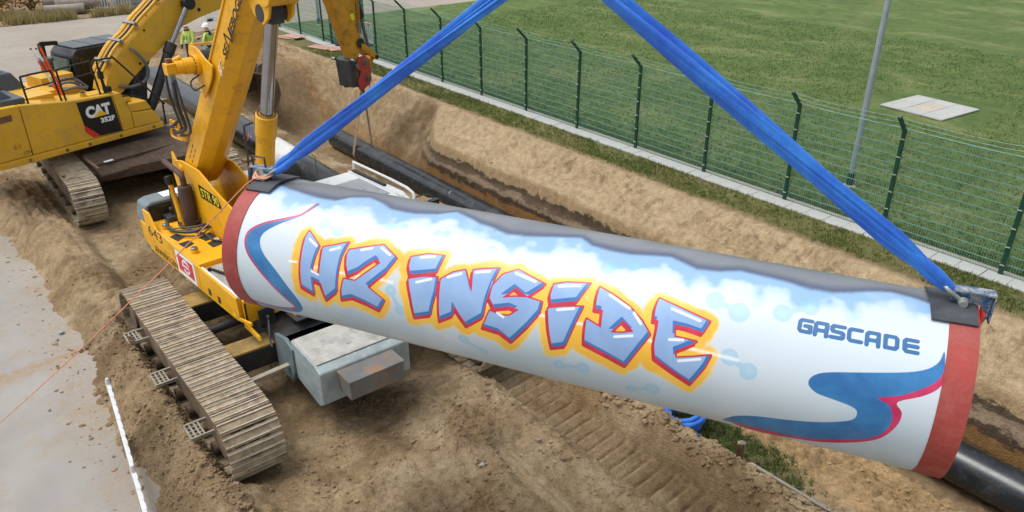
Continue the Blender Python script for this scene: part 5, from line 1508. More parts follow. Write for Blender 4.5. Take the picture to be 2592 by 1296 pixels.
# boom: telescoped box section with angled underside
BA = rad(48.5); BD = (math.cos(BA), math.sin(BA)); BN = (-math.sin(BA), math.cos(BA))
B0 = np.array([-1.72, 2.55])
def boom_section(s0, s1, hw, hh, chine, name):
    prof = [(-hw * 0.78, hh), (hw * 0.78, hh), (hw, hh * 0.72), (hw, -hh * 0.78), (hw * 0.30, -hh - chine), (-hw * 0.30, -hh - chine), (-hw, -hh * 0.78), (-hw, hh * 0.72)]
    mb = C_(); n = len(prof); P = []
    for s in (s0, s1):
        c = B0 + np.array(BD) * s
        P += [(c[0] + BN[0] * b, a, c[1] + BN[1] * b) for a, b in prof]
    mb.add(P, [tuple(range(n)), tuple(range(2 * n - 1, n - 1, -1))] + [(i, n + i, n + (i + 1) % n, (i + 1) % n) for i in range(n)])
    return mb.build(name, 'crane_yellow', crane, bevel=0.012, seg=2)
bo = boom_section(0.10, 7.2, 0.27, 0.255, 0.085, 'boom_base')
tag(bo, 'yellow boom lettered with the maker\'s name')
boom_section(7.19, 9.6, 0.235, 0.22, 0.075, 'boom_extension'); boom_section(9.59, 12.0, 0.20, 0.19, 0.065, 'boom_extension')
def bp(s, y, n):
    c = B0 + np.array(BD) * s + np.array(BN) * n
    return CF(c[0], y, c[1])
bd3 = CF.ex * BD[0] + V3(0, 0, BD[1]); bn3 = CF.ex * BN[0] + V3(0, 0, BN[1])
# welded strip along the side, lettering
mb = MB()
mb.bar(bp(2.15, -0.275, 0.13), bp(7.1, -0.275, 0.13), 0.03, 0.022, up=bn3); mb.build('boom_rib', 'crane_yellow', bo, bevel=0.005, seg=1)
decal_text('boom_lettering', 'SE', 'black_print', bo, bp(3.36, -0.2732, -0.235), bd3, unit(bn3 + bd3 * 0.12), 0.25, 0.135, offset=0.03, shear=0.15)
decal_text('boom_lettering', 'IEBOGEN', 'black_print', bo, bp(3.86, -0.2732, -0.235), bd3, unit(bn3 + bd3 * 0.12), 0.92, 0.135, offset=0.03, shear=0.15)
decal_poly('boom_lettering', [[(0, 0), (0.035, 0), (0.115, 0.20), (0.08, 0.20)], [(0.08, 0.20), (0.115, 0.20), (0.225, -0.055), (0.19, -0.055)], [(0.19, -0.055), (0.225, -0.055), (0.305, 0.14), (0.27, 0.14)]], 'black_print', bo, bp(3.61, -0.2735, -0.225), bd3, bn3)
decal_text('capacity_mark', 'T', 'white_print', bo, bp(3.14, -0.2732, -0.235), bd3, bn3, 0.11, 0.13, offset=0.02)
decal_text('capacity_mark', 'T', 'black_print', bo, bp(3.15, -0.2737, -0.215), bd3, bn3, 0.08, 0.10, offset=0.01)
decal_text('capacity_mark', '90', 'white_print', bo, bp(3.10, -0.2732, -0.235), unit(bn3 * 0.9 + bd3 * 0.1), -bd3, 0.14, 0.10, offset=0.01)
for k in range(2):
    for j_ in range(3):
        MB().box(bp(0.42 + 0.16 * j_, -0.272, 0.06 - 0.10 * k), (0.10, 0.008, 0.012), bd3, -CF.ey).build('weld_slot', 'rust_steel', bo, smooth=0)
# hook ropes and block at the top, out of the picture
tipx = B0 + np.array(BD) * 12.0
mb = C_(); mb.cyl((tipx[0], -0.2, tipx[1]), (tipx[0], 0.2, tipx[1]), 0.28, n=24); mb.build('boom_head', 'crane_yellow', crane)
mb = MB()
for dy in (-0.12, 0.12):
    mb.cyl(CF(tipx[0] + 0.25, dy, tipx[1]), APEX + V3(0, dy, 0.75), 0.012, n=8)
mb.build('hoist_rope', 'dark_steel', crane)
mb = MB(); mb.box(APEX + V3(0, 0, 0.6), (0.3, 0.34, 0.5)); mb.build('hook_block', 'crane_yellow', crane, bevel=0.04)
mb = MB(); a_ = np.linspace(-0.5, 4.2, 18)
mb.rings(np.array([APEX + V3(0.10 * math.cos(q), 0, 0.04 + 0.10 * math.sin(q)) for q in a_] ), 0.035, 10); mb.cyl(APEX + V3(0, 0, 0.12), APEX + V3(0, 0, 0.4), 0.04, n=10); mb.build('hook', 'dark_steel', crane)
# lift cylinder
c0, c1, c2 = (0.42, 0, 2.1), (1.16, 0, 4.18), (1.74, 0, 5.62)
mb = C_(); mb.rings(np.array([(0.30, 0, 1.9), (0.42, 0, 2.1), (1.02, 0, 3.79), (1.03, 0, 3.80), (1.045, 0, 3.85), (1.155, 0, 4.16), (1.16, 0, 4.175)]), [0.13, 0.142, 0.142, 0.15, 0.158, 0.158, 0.14], 28); cy = mb.build('lift_cylinder', 'crane_yellow', crane)
mb = C_(); mb.cyl((1.155, 0, 4.16), (1.735, 0, 5.60), 0.096, n=28); mb.build('cylinder_rod', 'chrome', cy)
mb = C_()
d_ = unit(V3(0.58, 0, 1.44))
for k in range(26):
    a = 2 * math.pi * k / 26
    x_, y_ = ortho(d_)
    c = V3(1.158, 0, 4.172) + (x_ * math.cos(a) + y_ * math.sin(a)) * 0.128
    mb.cyl(c - d_ * 0.01, c + d_ * 0.022, 0.012, n=6)
mb.build('gland_bolts', 'rust_steel', cy, smooth=0)
mb = C_(); mb.cyl((0.93, -0.13, 4.02), (0.86, -0.24, 3.98), 0.018, n=8); mb.rings(smooth_path([(0.86, -0.24, 3.98), (0.80, -0.22, 3.85), (0.62, -0.17, 3.2), (0.40, -0.16, 2.4)], 4), 0.016, 8); mb.build('return_line', 'dark_steel', cy)
mb = C_(); mb.box((1.80, 0, 5.68), (0.22, 0.2, 0.26)); mb.cyl((1.80, -0.2, 5.70), (1.80, 0.2, 5.70), 0.12, n=20); mb.build('rod_eye', 'dark_steel', cy, bevel=0.02)
for yy in (-0.17, 0.17):
    mb = C_(); mb.xz([(1.42, 5.92), (1.62, 5.66), (1.86, 5.55), (2.02, 5.66), (2.15, 5.95), (1.9, 6.3)], yy - 0.02, yy + 0.02); mb.build('boom_lug', 'crane_yellow', crane, bevel=0.006, seg=1)
mb = C_(); mb.cyl((2.0, -0.22, 6.0), (2.0, 0.22, 6.0), 0.20, n=28); mb.build('lug_cap', 'crane_yellow', crane, bevel=0.01)
# winch behind the boom
WX, WZ = -0.24, 4.72
mb = C_(); mb.cyl((WX, -0.30, WZ), (WX, 0.30, WZ), 0.16, n=32); wi = mb.build('winch_drum', 'hose', crane)
for k in range(14):
    mb = C_(); t_ = np.linspace(0, 2 * np.pi, 25); yk = -0.26 + 0.04 * k
    mb.rings(np.stack([WX + 0.185 * np.cos(t_), np.full(25, yk), WZ + 0.185 * np.sin(t_)], -1), 0.019, 6, caps=False); mb.build('rope_turn', 'hose', wi)
for y0 in (-0.335, 0.30):
    mb = C_(); mb.xz([(-0.52, 4.86), (-0.46, 4.98), (-0.30, 4.99), (-0.12, 4.95), (0.04, 4.86), (0.30, 4.78), (0.20, 4.58), (-0.02, 4.36), (-0.20, 4.20), (-0.30, 4.38), (-0.46, 4.62)], y0, y0 + 0.03); mb.build('winch_cheek', 'crane_yellow', wi, bevel=0.01)
mb = C_(); mb.cyl((WX, -0.40, WZ), (WX, -0.335, WZ), 0.155, n=28); mb.cyl((WX, -0.56, WZ), (WX, -0.40, WZ), 0.12, n=28); mb.cyl((WX, -0.68, WZ), (WX, -0.56, WZ), 0.10, n=20); mb.box((WX - 0.02, -0.75, WZ - 0.01), (0.17, 0.14, 0.17)); mb.cyl((WX - 0.06, -0.72, WZ + 0.07), (WX - 0.06, -0.55, WZ + 0.13), 0.04, n=12); wm = mb.build('winch_motor', 'crane_yellow', wi, bevel=0.01)
mb = C_()
for k in range(16):
    a = 2 * math.pi * k / 16; mb.cyl((WX + 0.138 * math.cos(a), -0.412, WZ + 0.138 * math.sin(a)), (WX + 0.138 * math.cos(a), -0.395, WZ + 0.138 * math.sin(a)), 0.011, n=6)
mb.build('motor_bolts', 'rust_steel', wi, smooth=0)
mb = C_(); mb.box((WX - 0.07, -0.73, WZ + 0.10), (0.10, 0.08, 0.07)); mb.build('motor_fitting', 'rust_steel', wi, bevel=0.01)
mb = C_(); mb.box((WX + 0.04, -0.76, WZ - 0.13), (0.08, 0.08, 0.12)); mb.build('motor_fitting', 'chrome_dull', wi, bevel=0.01)
for k, L in enumerate(([(WX - 0.10, -0.80, WZ - 0.02), (WX - 0.10, -0.80, WZ - 0.40), (WX - 0.45, -0.62, WZ - 0.88), (WX - 0.95, -0.42, WZ - 1.2), (WX - 1.35, -0.36, WZ - 1.36)],
          [(WX + 0.04, -0.76, WZ - 0.16), (WX + 0.04, -0.76, WZ - 0.55), (WX - 0.32, -0.58, WZ - 0.98), (WX - 0.9, -0.42, WZ - 1.24), (WX - 1.3, -0.38, WZ - 1.37)],
          [(WX + 0.08, -0.74, WZ - 0.16), (WX + 0.14, -0.72, WZ - 0.55), (WX - 0.18, -0.56, WZ - 1.0), (WX - 0.75, -0.40, WZ - 1.28), (WX - 1.25, -0.36, WZ - 1.42)],
          [(WX + 0.1, -0.38, WZ - 0.14), (WX - 0.06, -0.46, WZ - 0.26), (WX + 0.08, -0.48, WZ - 0.36), (WX + 0.2, -0.36, WZ - 0.28)])):
    mb = C_(); mb.rings(smooth_path(L, 6), (0.022, 0.032, 0.02, 0.013)[k], 10); mb.build('winch_hose', 'hose', wi)
mb = C_(); mb.bar((WX - 0.2, -0.335, WZ + 0.26), (WX + 0.2, 0.3, WZ + 0.32), 0.03, 0.03); mb.build('rope_guard', 'crane_yellow', wi)
# valve bracket low on the boom's back
mb = C_(); mb.box((-1.55, -0.31, 3.34), (0.34, 0.05, 0.26)); mb.box((-1.62, -0.36, 3.42), (0.42, 0.10, 0.03))
for k in range(4):
    mb.cyl((-1.80 + 0.12 * k, -0.36, 3.42), (-1.80 + 0.12 * k, -0.36, 3.52), 0.026, n=10)
mb.rings(smooth_path([(-1.9, -0.34, 3.36), (-1.96, -0.34, 3.26), (-1.9, -0.34, 3.18), (-1.45, -0.34, 3.22)], 4), 0.02, 8); mb.build('valve_bracket', 'crane_yellow', crane, bevel=0.006, seg=1)
mb = C_(); mb.rings(smooth_path([(-1.95, -0.40, 3.38), (-1.6, -0.42, 3.46), (-1.4, -0.36, 3.6)], 4), 0.03, 8); mb.build('valve_hose', 'hose', crane)
# cab on the far side
cab = C_(); cab.xz([(1.0, 1.35), (1.0, 2.84), (1.05, 2.90), (2.35, 2.90), (2.62, 2.80), (2.78, 2.2), (2.7, 1.35)], 0.62, 1.50)
cb = cab.build('cabin', 'white_cab', crane, bevel=0.03, seg=2)
mb = C_(); mb.span(1.45, 2.30, 0.70, 1.28, 2.902, 2.915); mb.build('roof_hatch', 'cab_panel', cb, bevel=0.004, seg=1)
mb = C_(); mb.span(1.10, 2.0, 1.37, 1.43, 2.902, 2.935); mb.build('roof_channel', 'black_paint', cb)
mb = C_(); mb.rings(smooth_path([(1.0, 1.47, 2.90), (1.0, 1.48, 3.0), (1.1, 1.49, 3.01), (2.45, 1.50, 2.98), (2.66, 1.47, 2.86), (2.60, 1.38, 2.84)], 3), 0.022, 8); mb.rings(np.array([(1.05, 1.33, 2.915), (2.55, 1.36, 2.90)]), 0.012, 6); mb.build('roof_rail', 'white_cab', cb)
mb = C_(); mb.xz([(1.08, 1.75), (1.08, 2.74), (2.3, 2.74), (2.58, 2.1), (2.5, 1.75)], 0.612, 0.622); mb.xz([(1.08, 1.75), (1.08, 2.74), (2.3, 2.74), (2.58, 2.1), (2.5, 1.75)], 1.498, 1.508); mb.build('side_glass', 'glass_dark', cb)
mb = C_(); mb.add([(2.645, 0.68, 2.72), (2.645, 1.44, 2.72), (2.785, 1.44, 2.2), (2.785, 0.68, 2.2)], [(0, 1, 2, 3)]); mb.build('windscreen', 'glass_dark', cb)
mb = C_(); mb.rings(smooth_path([(2.62, 1.48, 2.86), (2.78, 1.62, 2.93), (2.86, 1.68, 2.9)], 4), 0.012, 6); mb.box((2.88, 1.68, 2.68), (0.09, 0.16, 0.36)); mb.build('mirror', 'black_paint', cb, bevel=0.02)
mb = C_(); mb.cyl((2.05, 0.98, 2.91), (2.05, 0.98, 2.97), 0.03, 0.008, n=8); mb.build('roof_bolt', 'rust_steel', cb)
mb = C_(); mb.rings(np.array([(1.02, 0.80, 2.9), (0.98, 0.79, 3.12), (1.0, 0.78, 3.3)]), 0.006, 5); mb.build('antenna', 'black_paint', cb)
# walkway on the far side and air intake
mb = C_(); mb.span(-2.4, 0.95, 0.36, 1.62, 1.42, 2.05); ho = mb.build('engine_housing', 'crane_yellow', crane, bevel=0.02)
mb = C_(); mb.span(-2.38, 0.93, 0.38, 1.60, 2.051, 2.06); mb.build('walkway_plate', 'concrete_grey', ho, smooth=0)
mb = C_(); mb.rings(smooth_path([(-0.1, 0.80, 2.06), (-0.1, 0.80, 2.55), (-0.02, 0.80, 2.78), (0.12, 0.80, 2.82), (0.2, 0.80, 2.6), (0.2, 0.80, 2.35)], 4), [0.15] * 9 + [0.14] * 12, 20); mb.build('air_intake', 'rubber', ho)
mb = C_(); mb.cyl((-0.42, 0.75, 2.06), (-0.42, 0.75, 2.6), 0.12, n=20); mb.build('air_filter', 'rubber', ho)
# front face details, mirror and lever
mb = C_(); mb.span(1.50, 1.56, -1.0, -0.45, 1.16, 1.56); o = mb.build('front_panel', 'crane_yellow', crane, bevel=0.008, seg=1)
mb = C_(); mb.rings(np.array([(1.60, -1.0, 1.53), (1.60, -1.0, 1.26), (1.58, -0.98, 1.24)]), 0.017, 8); mb.build('grab_handle', 'black_print', o)
mb = C_(); mb.box((1.72, -0.74, 1.26), (0.04, 0.26, 0.32)); mb.box((1.69, -0.74, 1.26), (0.05, 0.2, 0.26)); mb.build('mirror', 'black_paint', crane, bevel=0.02)
mb = C_(); mb.rings(smooth_path([(1.76, -0.74, 1.26), (1.84, -0.78, 1.16), (1.98, -0.86, 1.0), (2.08, -0.88, 0.94)], 4), 0.016, 8); mb.ball((1.76, -0.74, 1.27), 0.035, 10, 6); mb.build('mirror_arm', 'dark_steel', crane)
mb = C_(); mb.xz([(1.5, 1.18), (1.95, 1.12), (1.98, 1.05), (1.5, 1.08)], -1.02, -0.98); mb.build('step_arm', 'crane_yellow', crane, bevel=0.006, seg=1)
mb = C_(); mb.span(1.7, 2.05, -0.42, 0.5, 1.16, 1.19); mb.build('front_step', 'dark_steel', crane, bevel=0.006, seg=1)
mb = MB(); mb.bar((-9.78, 4.25, 1.06), (-9.35, 4.62, 1.10), 0.10, 0.05); mb.build('red_lever', 'sign_red', crane, bevel=0.012)
# lettering and sign on the side panel
sp = lambda x, z: CF(x, -1.078, z)
decal_text('model_number', '643', 'black_print', fl, sp(-1.98, 1.50), CF.ex, V3(0, 0, 1), 0.62, 0.20, offset=-0.005)
decal_text('maker_lettering', 'SENNEBOGEN', 'black_print', fl, sp(-1.86, 1.215), CF.ex, V3(0, 0, 1), 1.05, 0.12, offset=0.012, shear=0.2)
decal_poly('warning_sign', [[(-0.80, 1.20), (-0.03, 1.20), (-0.03, 1.635), (-0.80, 1.635)]], 'white_print', fl, CF(0, -1.0785, 0), CF.ex, V3(0, 0, 1))
decal_poly('warning_sign', [[(-0.73, 1.27), (-0.10, 1.27), (-0.10, 1.57), (-0.73, 1.57)]], 'sign_red', fl, CF(0, -1.0792, 0), CF.ex, V3(0, 0, 1))
ring = lambda cx, cz, r0, r1, a0, a1, n=18: [(cx + r1 * math.cos(a), cz + r1 * 0.85 * math.sin(a)) for a in np.linspace(a0, a1, n)] + [(cx + r0 * math.cos(a), cz + r0 * 0.85 * math.sin(a)) for a in np.linspace(a1, a0, n)]
decal_poly('warning_symbol', [ring(-0.41, 1.42, 0.12, 0.155, 0.3, 3.4), ring(-0.41, 1.42, 0.12, 0.155, 3.8, 6.1), [(-0.53, 1.40), (-0.29, 1.40), (-0.29, 1.435), (-0.53, 1.435)], ring(-0.41, 1.47, 0.04, 0.07, 0.0, 3.2), ring(-0.41, 1.36, 0.04, 0.07, 3.2, 6.3)], 'white_print', fl, CF(0, -1.0799, 0), CF.ex, V3(0, 0, 1))
decal_poly('data_lines', [[(-1.86, 1.42), (-1.72, 1.42), (-1.72, 1.425), (-1.86, 1.425)], [(-1.86, 1.40), (-1.55, 1.40), (-1.55, 1.405), (-1.86, 1.405)], [(-1.35, 1.40), (-1.1, 1.40), (-1.1, 1.405), (-1.35, 1.405)]], 'black_print', fl, CF(0, -1.0785, 0), CF.ex, V3(0, 0, 1))
for x in (0.47, 0.82):
    decal_poly('socket', [[(x - 0.05, 1.25), (x + 0.05, 1.25), (x + 0.05, 1.36), (x - 0.05, 1.36)]], 'panel_black', fl, CF(0, -1.0785, 0), CF.ex, V3(0, 0, 1))
    MB().add([CF(x + 0.03 * math.cos(a), -1.082, 1.31 + 0.03 * math.sin(a)) for a in np.arange(12) * math.pi / 6], [tuple(range(12))]).build('socket_ring', 'chrome_dull', fl, smooth=0)
decal_poly('sticker', [[(1.30, 1.24), (1.40, 1.24), (1.40, 1.30), (1.30, 1.30)]], 'lime_print', fl, CF(0, -1.0785, 0), CF.ex, V3(0, 0, 1))
decal_poly('seam', [[(0.118, 1.2), (0.126, 1.2), (0.126, 1.63), (0.118, 1.63)]], 'rust_steel', fl, CF(0, -1.0785, 0), CF.ex, V3(0, 0, 1))
# ------------------------------------------------------------------ tracked excavator
EF = Frame(-22.2, 4.25, 106.7)
E_ = lambda: LMB(EF)
exc = thing('excavator', (-21.6, 4.25, 0), 'dusty yellow tracked excavator at the left with black logo panel and dark cab', 'excavator')
crawler(exc, -24.4, -18.95, 0.50, 0.53, 2.62, 0.64, 0.215, PAD_EXC, 'mud_frame', 'near crawler track caked with dry mud')
crawler(exc, -24.4, -18.95, 0.50, 0.53, 5.85, 0.64, 0.215, PAD_EXC, 'mud_frame', 'far crawler track under the front of the body')
mb = MB(); mb.prism([(-23.6, 0.45), (-20.3, 0.45), (-19.75, 0.62), (-19.75, 0.86), (-20.6, 1.12), (-23.4, 1.12)], (0, 4.24, 0), V3(1, 0, 0), V3(0, 0, 1), 2.55); mb.build('undercarriage', 'mud_dark', exc, bevel=0.03)
mb = MB()
for yy in (2.25, 3.0):
    mb.bar((-20.2, yy, 1.14), (-19.3, yy + 0.1, 1.1), 0.06, 0.05)
mb.build('track_guard', 'mud_frame', exc)
mb = MB(); mb.bar((-20.15, 3.05, 1.02), (-20.75, 5.6, 1.02), 0.62, 0.20, up=(0.25, 0, 1)); mb.bar((-19.75, 3.1, 0.86), (-20.45, 5.7, 0.86), 0.42, 0.14, up=(0.5, 0, 1)); mb.build('frame_arm', 'mud_dark', exc, bevel=0.05)
mb = MB(); mb.box((-19.92, 3.45, 1.055), (0.10, 0.22, 0.01), (0.9, 0.2, 0), (-0.25, 0.97, 0)); mb.build('paper_tag', 'white_print', exc, smooth=0)
mb = MB(); mb.cyl((-22.2, 4.25, 1.1), (-22.2, 4.25, 1.36), 0.75, n=40); mb.build('slew_ring', 'mud_frame', exc)
# body: frame rail, engine bay, doors, boxes
mb = E_(); mb.span(-3.62, 0.44, -1.53, 1.50, 1.36, 1.515); mb.build('body_frame', 'cat_yellow', exc, bevel=0.03, seg=2)
for x in (-2.95, -2.1, -1.55, -0.75, 0.15):
    E_().span(x - 0.03, x + 0.03, -1.548, -1.528, 1.40, 1.47).build('tie_down', 'rust_steel', exc, bevel=0.006, seg=1)
prof = [(-3.62, 1.52), (-3.62, 2.60), (-3.5, 2.70), (-2.85, 2.68), (-2.85, 1.52)]
mb = E_(); mb.xz(prof, -1.50, -0.62); mb.build('rear_door', 'cat_yellow', exc, bevel=0.035, seg=3)
mb = E_(); mb.xz([(-2.835, 1.52), (-2.835, 2.68), (-1.80, 2.53), (-0.715, 2.475), (-0.655, 1.52)], -1.50, -0.95); dr = mb.build('side_door', 'cat_yellow', exc, bevel=0.035, seg=3)
mb = E_(); mb.xz([(-0.64, 1.52), (-0.655, 1.90), (-0.71, 2.46), (-0.50, 2.46), (-0.38, 2.10), (-0.34, 1.93), (-0.34, 1.52)], -1.49, -0.90); mb.build('corner_panel', 'cat_yellow', exc, bevel=0.03)
mb = E_(); mb.xz([(-0.33, 1.52), (-0.33, 1.905), (0.24, 1.855), (0.40, 1.62), (0.40, 1.52)], -1.50, -0.85); mb.build('tool_box', 'cat_yellow', exc, bevel=0.03)
mb = E_(); mb.xz([(-0.33, 1.91), (-0.30, 2.14), (0.14, 2.12), (0.26, 1.87)], -1.45, -0.87); mb.build('step_box', 'cat_yellow', exc, bevel=0.04, seg=3)
mb = E_(); mb.xz([(-0.48, 2.14), (-0.48, 2.28), (-0.18, 2.26), (-0.16, 2.16)], -1.32, -0.95); o = mb.build('vent_box', 'cat_yellow', exc, bevel=0.02)
for k in range(4):
    E_().span(-0.44 + 0.065 * k, -0.40 + 0.065 * k, -1.30, -1.10, 2.272, 2.29).build('vent_slot', 'black_print', o, smooth=0)
mb = E_(); mb.xz([(-3.3, 1.52), (-3.3, 2.55), (-1.7, 2.50), (-0.8, 2.42), (-0.55, 1.52)], -0.95, 1.45); mb.build('engine_bay', 'cat_yellow', exc, bevel=0.03)
mb = E_(); mb.span(-3.15, -0.75, -1.36, -0.98, 2.47, 2.52); mb.build('deck_strip', 'cat_yellow', exc, bevel=0.015)
mb = E_(); mb.span(-2.45, -1.80, -0.95, 1.3, 2.45, 2.66); mb.build('cooling_box', 'cat_yellow', exc, bevel=0.03)
mb = E_(); mb.span(-1.55, -0.75, 0.05, 0.85, 2.40, 2.80); mb.span(-1.75, -0.9, -0.55, 0.2, 2.40, 2.62); mb.build('valve_cover', 'cat_yellow', exc, bevel=0.03)
mb = E_(); mb.span(-0.30, 0.30, -1.02, -0.98, 1.5, 2.1); mb.build('inner_wall', 'black_paint', exc)
mb = E_(); mb.span(-0.5, 0.62, -0.85, 0.25, 1.40, 1.95); mb.build('boom_bay', 'black_paint', exc)
# hoods
mb = E_(); mb.xy([(-3.65, -1.30), (-2.62, -1.36), (-2.55, -0.30), (-3.65, -0.22)], 2.66, 2.80); mb.build('hood', 'hood_grey', exc, bevel=0.05, seg=3)
for (x0, x1, y0, y1, z0, z1) in ((-3.70, -2.72, -1.22, -0.30, 2.72, 3.02), (-3.4, -1.85, 0.05, 1.25, 2.55, 3.06)):
    mb = E_()
    P = [(x0, y0, z0), (x1, y0, z0), (x1, y1, z0), (x0, y1, z0), (x0, y0 + 0.12, z1), (x1 - 0.28, y0 + 0.12, z1), (x1 - 0.28, y1 - 0.12, z1), (x0, y1 - 0.12, z1)]
    mb.add(P, [(0, 1, 2, 3), (4, 5, 6, 7), (0, 1, 5, 4), (1, 2, 6, 5), (2, 3, 7, 6), (3, 0, 4, 7)])
    o = mb.build('hood', 'hood_grey', exc, bevel=0.06, seg=3)
    for k in range(3):
        E_().span(x0 + 0.05, x1 - 0.35, y0 + 0.25 + 0.14 * k, y0 + 0.31 + 0.14 * k, z1 + 0.001, z1 + 0.012).build('hood_rib', 'hood_grey', o, smooth=0)
mb = E_(); mb.add([(-1.93, 0.35, 2.70), (-1.93, 0.95, 2.70), (-2.03, 0.95, 2.93), (-2.03, 0.35, 2.93)], [(0, 1, 2, 3)]); mb.build('hood_grille', 'cat_yellow', exc, smooth=0)
mb = E_(); mb.cyl((-1.02, 0.72, 2.80), (-1.02, 0.72, 3.05), 0.15, n=24); mb.cyl((-1.02, 0.72, 3.05), (-1.02, 0.72, 3.13), 0.20, 0.17, n=24); mb.build('air_pre_cleaner', 'hood_grey', exc, bevel=0.015)
mb = E_()
for k, L in enumerate(([(-1.5, -0.35, 2.6), (-1.35, -0.5, 2.72), (-1.1, -0.6, 2.70), (-0.9, -0.62, 2.5)], [(-1.5, -0.15, 2.62), (-1.25, -0.35, 2.78), (-0.95, -0.4, 2.72), (-0.75, -0.5, 2.5)], [(-1.45, -0.55, 2.55), (-1.2, -0.72, 2.62), (-0.9, -0.75, 2.55)])):
    mb.rings(smooth_path(L, 5), 0.035, 9)
mb.build('pump_hose', 'hose_grey', exc)
mb = E_(); mb.cyl((-1.30, -1.28, 2.52), (-1.30, -1.28, 2.60), 0.07, n=18); o = mb.build('tank_neck', 'cat_yellow', exc)
mb = E_(); mb.cyl((-1.30, -1.28, 2.60), (-1.30, -1.28, 2.63), 0.05, n=16); mb.build('filler_cap', 'hood_grey', o)
mb = E_(); mb.rings(np.array([(-2.30, -1.40, 2.645), (-1.98, -1.40, 2.60), (-1.98, -1.28, 2.605), (-2.30, -1.28, 2.65), (-2.30, -1.40, 2.645)]), 0.012, 6); mb.build('lid_frame', 'cat_yellow', exc)
# hand rails
rl = [[(-2.58, 2.60), (-2.60, 3.18), (-2.54, 3.25), (-2.0, 3.26), (-1.92, 3.20), (-1.85, 2.50)], [(-1.75, 2.50), (-1.80, 3.18), (-1.74, 3.25), (-1.10, 3.29), (-1.0, 3.24), (-0.92, 2.47)], [(-0.80, 2.42), (-0.83, 3.22), (-0.76, 3.29), (-0.46, 3.28), (-0.36, 3.22), (0.60, 1.98), (0.62, 1.92), (0.60, 1.36)]]
for L in rl:
    E_().rings(np.array([(a, -1.36, b) for a, b in smooth_path(np.array(L), 3)]), 0.024, 8).build('hand_rail', 'black_print', exc)
for a, b in (((-2.59, 2.96), (-1.88, 3.0)), ((-1.78, 2.98), (-0.96, 3.03))):
    E_().rings(np.array([(a[0], -1.36, a[1]), (b[0], -1.36, b[1])]), 0.018, 8).build('hand_rail', 'black_print', exc)
mb = E_(); mb.box((-0.70, -1.30, 2.56), (0.16, 0.14, 0.14)); mb.rings(np.array([(-0.74, -1.30, 2.5), (-0.80, -1.32, 3.1)]), 0.03, 8); mb.box((-0.78, -1.30, 2.92), (0.10, 0.12, 0.18)); mb.build('mirror_base', 'black_print', exc, bevel=0.015)
# cab on the far side
cabp = [(-0.62, 1.55), (-0.55, 3.12), (-0.40, 3.28), (1.05, 3.28), (1.22, 3.12), (1.36, 2.3), (1.20, 1.55)]
mb = E_(); mb.xz(cabp, 0.32, 1.42); cb = mb.build('cabin', 'black_paint', exc, bevel=0.05, seg=3)
mb = E_(); mb.span(-0.42, 1.08, 0.36, 1.38, 3.285, 3.32); rf = mb.build('cab_roof', 'hood_grey', cb, bevel=0.02)
for k in range(2):
    E_().span(-0.40 + 0.5 * k + 0.45, -0.385 + 0.5 * k + 0.45, 0.37, 1.37, 3.3205, 3.326).build('roof_seam', 'black_print', cb, smooth=0)
mb = E_(); mb.xz([(-0.42, 2.35), (-0.38, 3.05), (0.28, 3.08), (0.24, 2.2)], 0.305, 0.318); mb.xz([(0.38, 2.15), (0.40, 3.08), (1.0, 3.08), (1.18, 2.2)], 0.305, 0.318); mb.build('side_glass', 'glass_dark', cb)
mb = E_(); mb.add([(-0.645, 0.42, 2.3), (-0.645, 1.32, 2.3), (-0.60, 1.32, 3.05), (-0.60, 0.42, 3.05)], [(0, 1, 2, 3)]); mb.build('rear_glass', 'glass_green', cb)
mb = E_(); P = [(0.0 + 0.20 * math.cos(a), 0.29, 2.72 + 0.28 * math.sin(a)) for a in np.arange(24) * math.pi / 12]; mb.add(P, [tuple(range(24))]); mb.build('mirror_glass', 'glass_green', cb)
mb = E_(); mb.xz([(-0.95, 2.7), (-1.0, 3.42), (-0.92, 3.48), (-0.5, 3.44), (-0.5, 3.34), (-0.84, 3.36), (-0.85, 2.7)], 0.95, 1.03); mb.build('guard_bar', 'black_print', exc, bevel=0.02)
# boom
up_ = [(-0.45, 2.35), (-0.30, 2.71), (-0.11, 2.95), (0.23, 3.30), (0.62, 3.54), (0.98, 3.85), (1.29, 4.06), (1.67, 4.32), (2.3, 4.66), (3.2, 4.86), (4.6, 4.95), (6.3, 4.90), (7.0, 4.75)]
lo_ = [(6.9, 4.38), (6.2, 4.30), (4.6, 4.08), (3.22, 3.86), (2.59, 3.74), (2.02, 3.58), (1.60, 3.32), (1.07, 3.0), (0.38, 2.55), (0.03, 2.26), (-0.25, 2.1)]
mb = E_(); mb.xz(up_ + lo_, -0.70, -0.10); bm_ = mb.build('boom', 'cat_yellow', exc, bevel=0.02)
mb = E_(); mb.xz([(0.52, 3.14), (0.54, 3.16), (1.17, 2.79 + 0.28), (1.15, 2.77 + 0.28)], -0.706, -0.70); mb.build('weld_seam', 'cat_yellow', bm_, smooth=0)
for (x, z, r_) in ((0.62, 2.86, 0.035), (1.06, 4.0, 0.02), (2.62, 3.95, 0.05), (0.92, 3.66, 0.03)):
    E_().cyl((x, -0.712, z), (x, -0.695, z), r_, n=10).build('boom_hole', 'black_print', bm_)
for k, (dy, dz) in enumerate(((-0.62, 0.03), (-0.52, 0.06), (-0.42, 0.03), (-0.30, 0.05), (-0.20, 0.03))):
    pts = [(x - 0.75 * (0.09 + dz), dy, z + 0.65 * (0.09 + dz)) for x, z in up_[1:10]]
    o = E_().rings(smooth_path(pts, 3), 0.037 if k != 1 else 0.025, 9).build('hydraulic_line', 'cat_yellow' if k != 1 else 'hose', bm_)
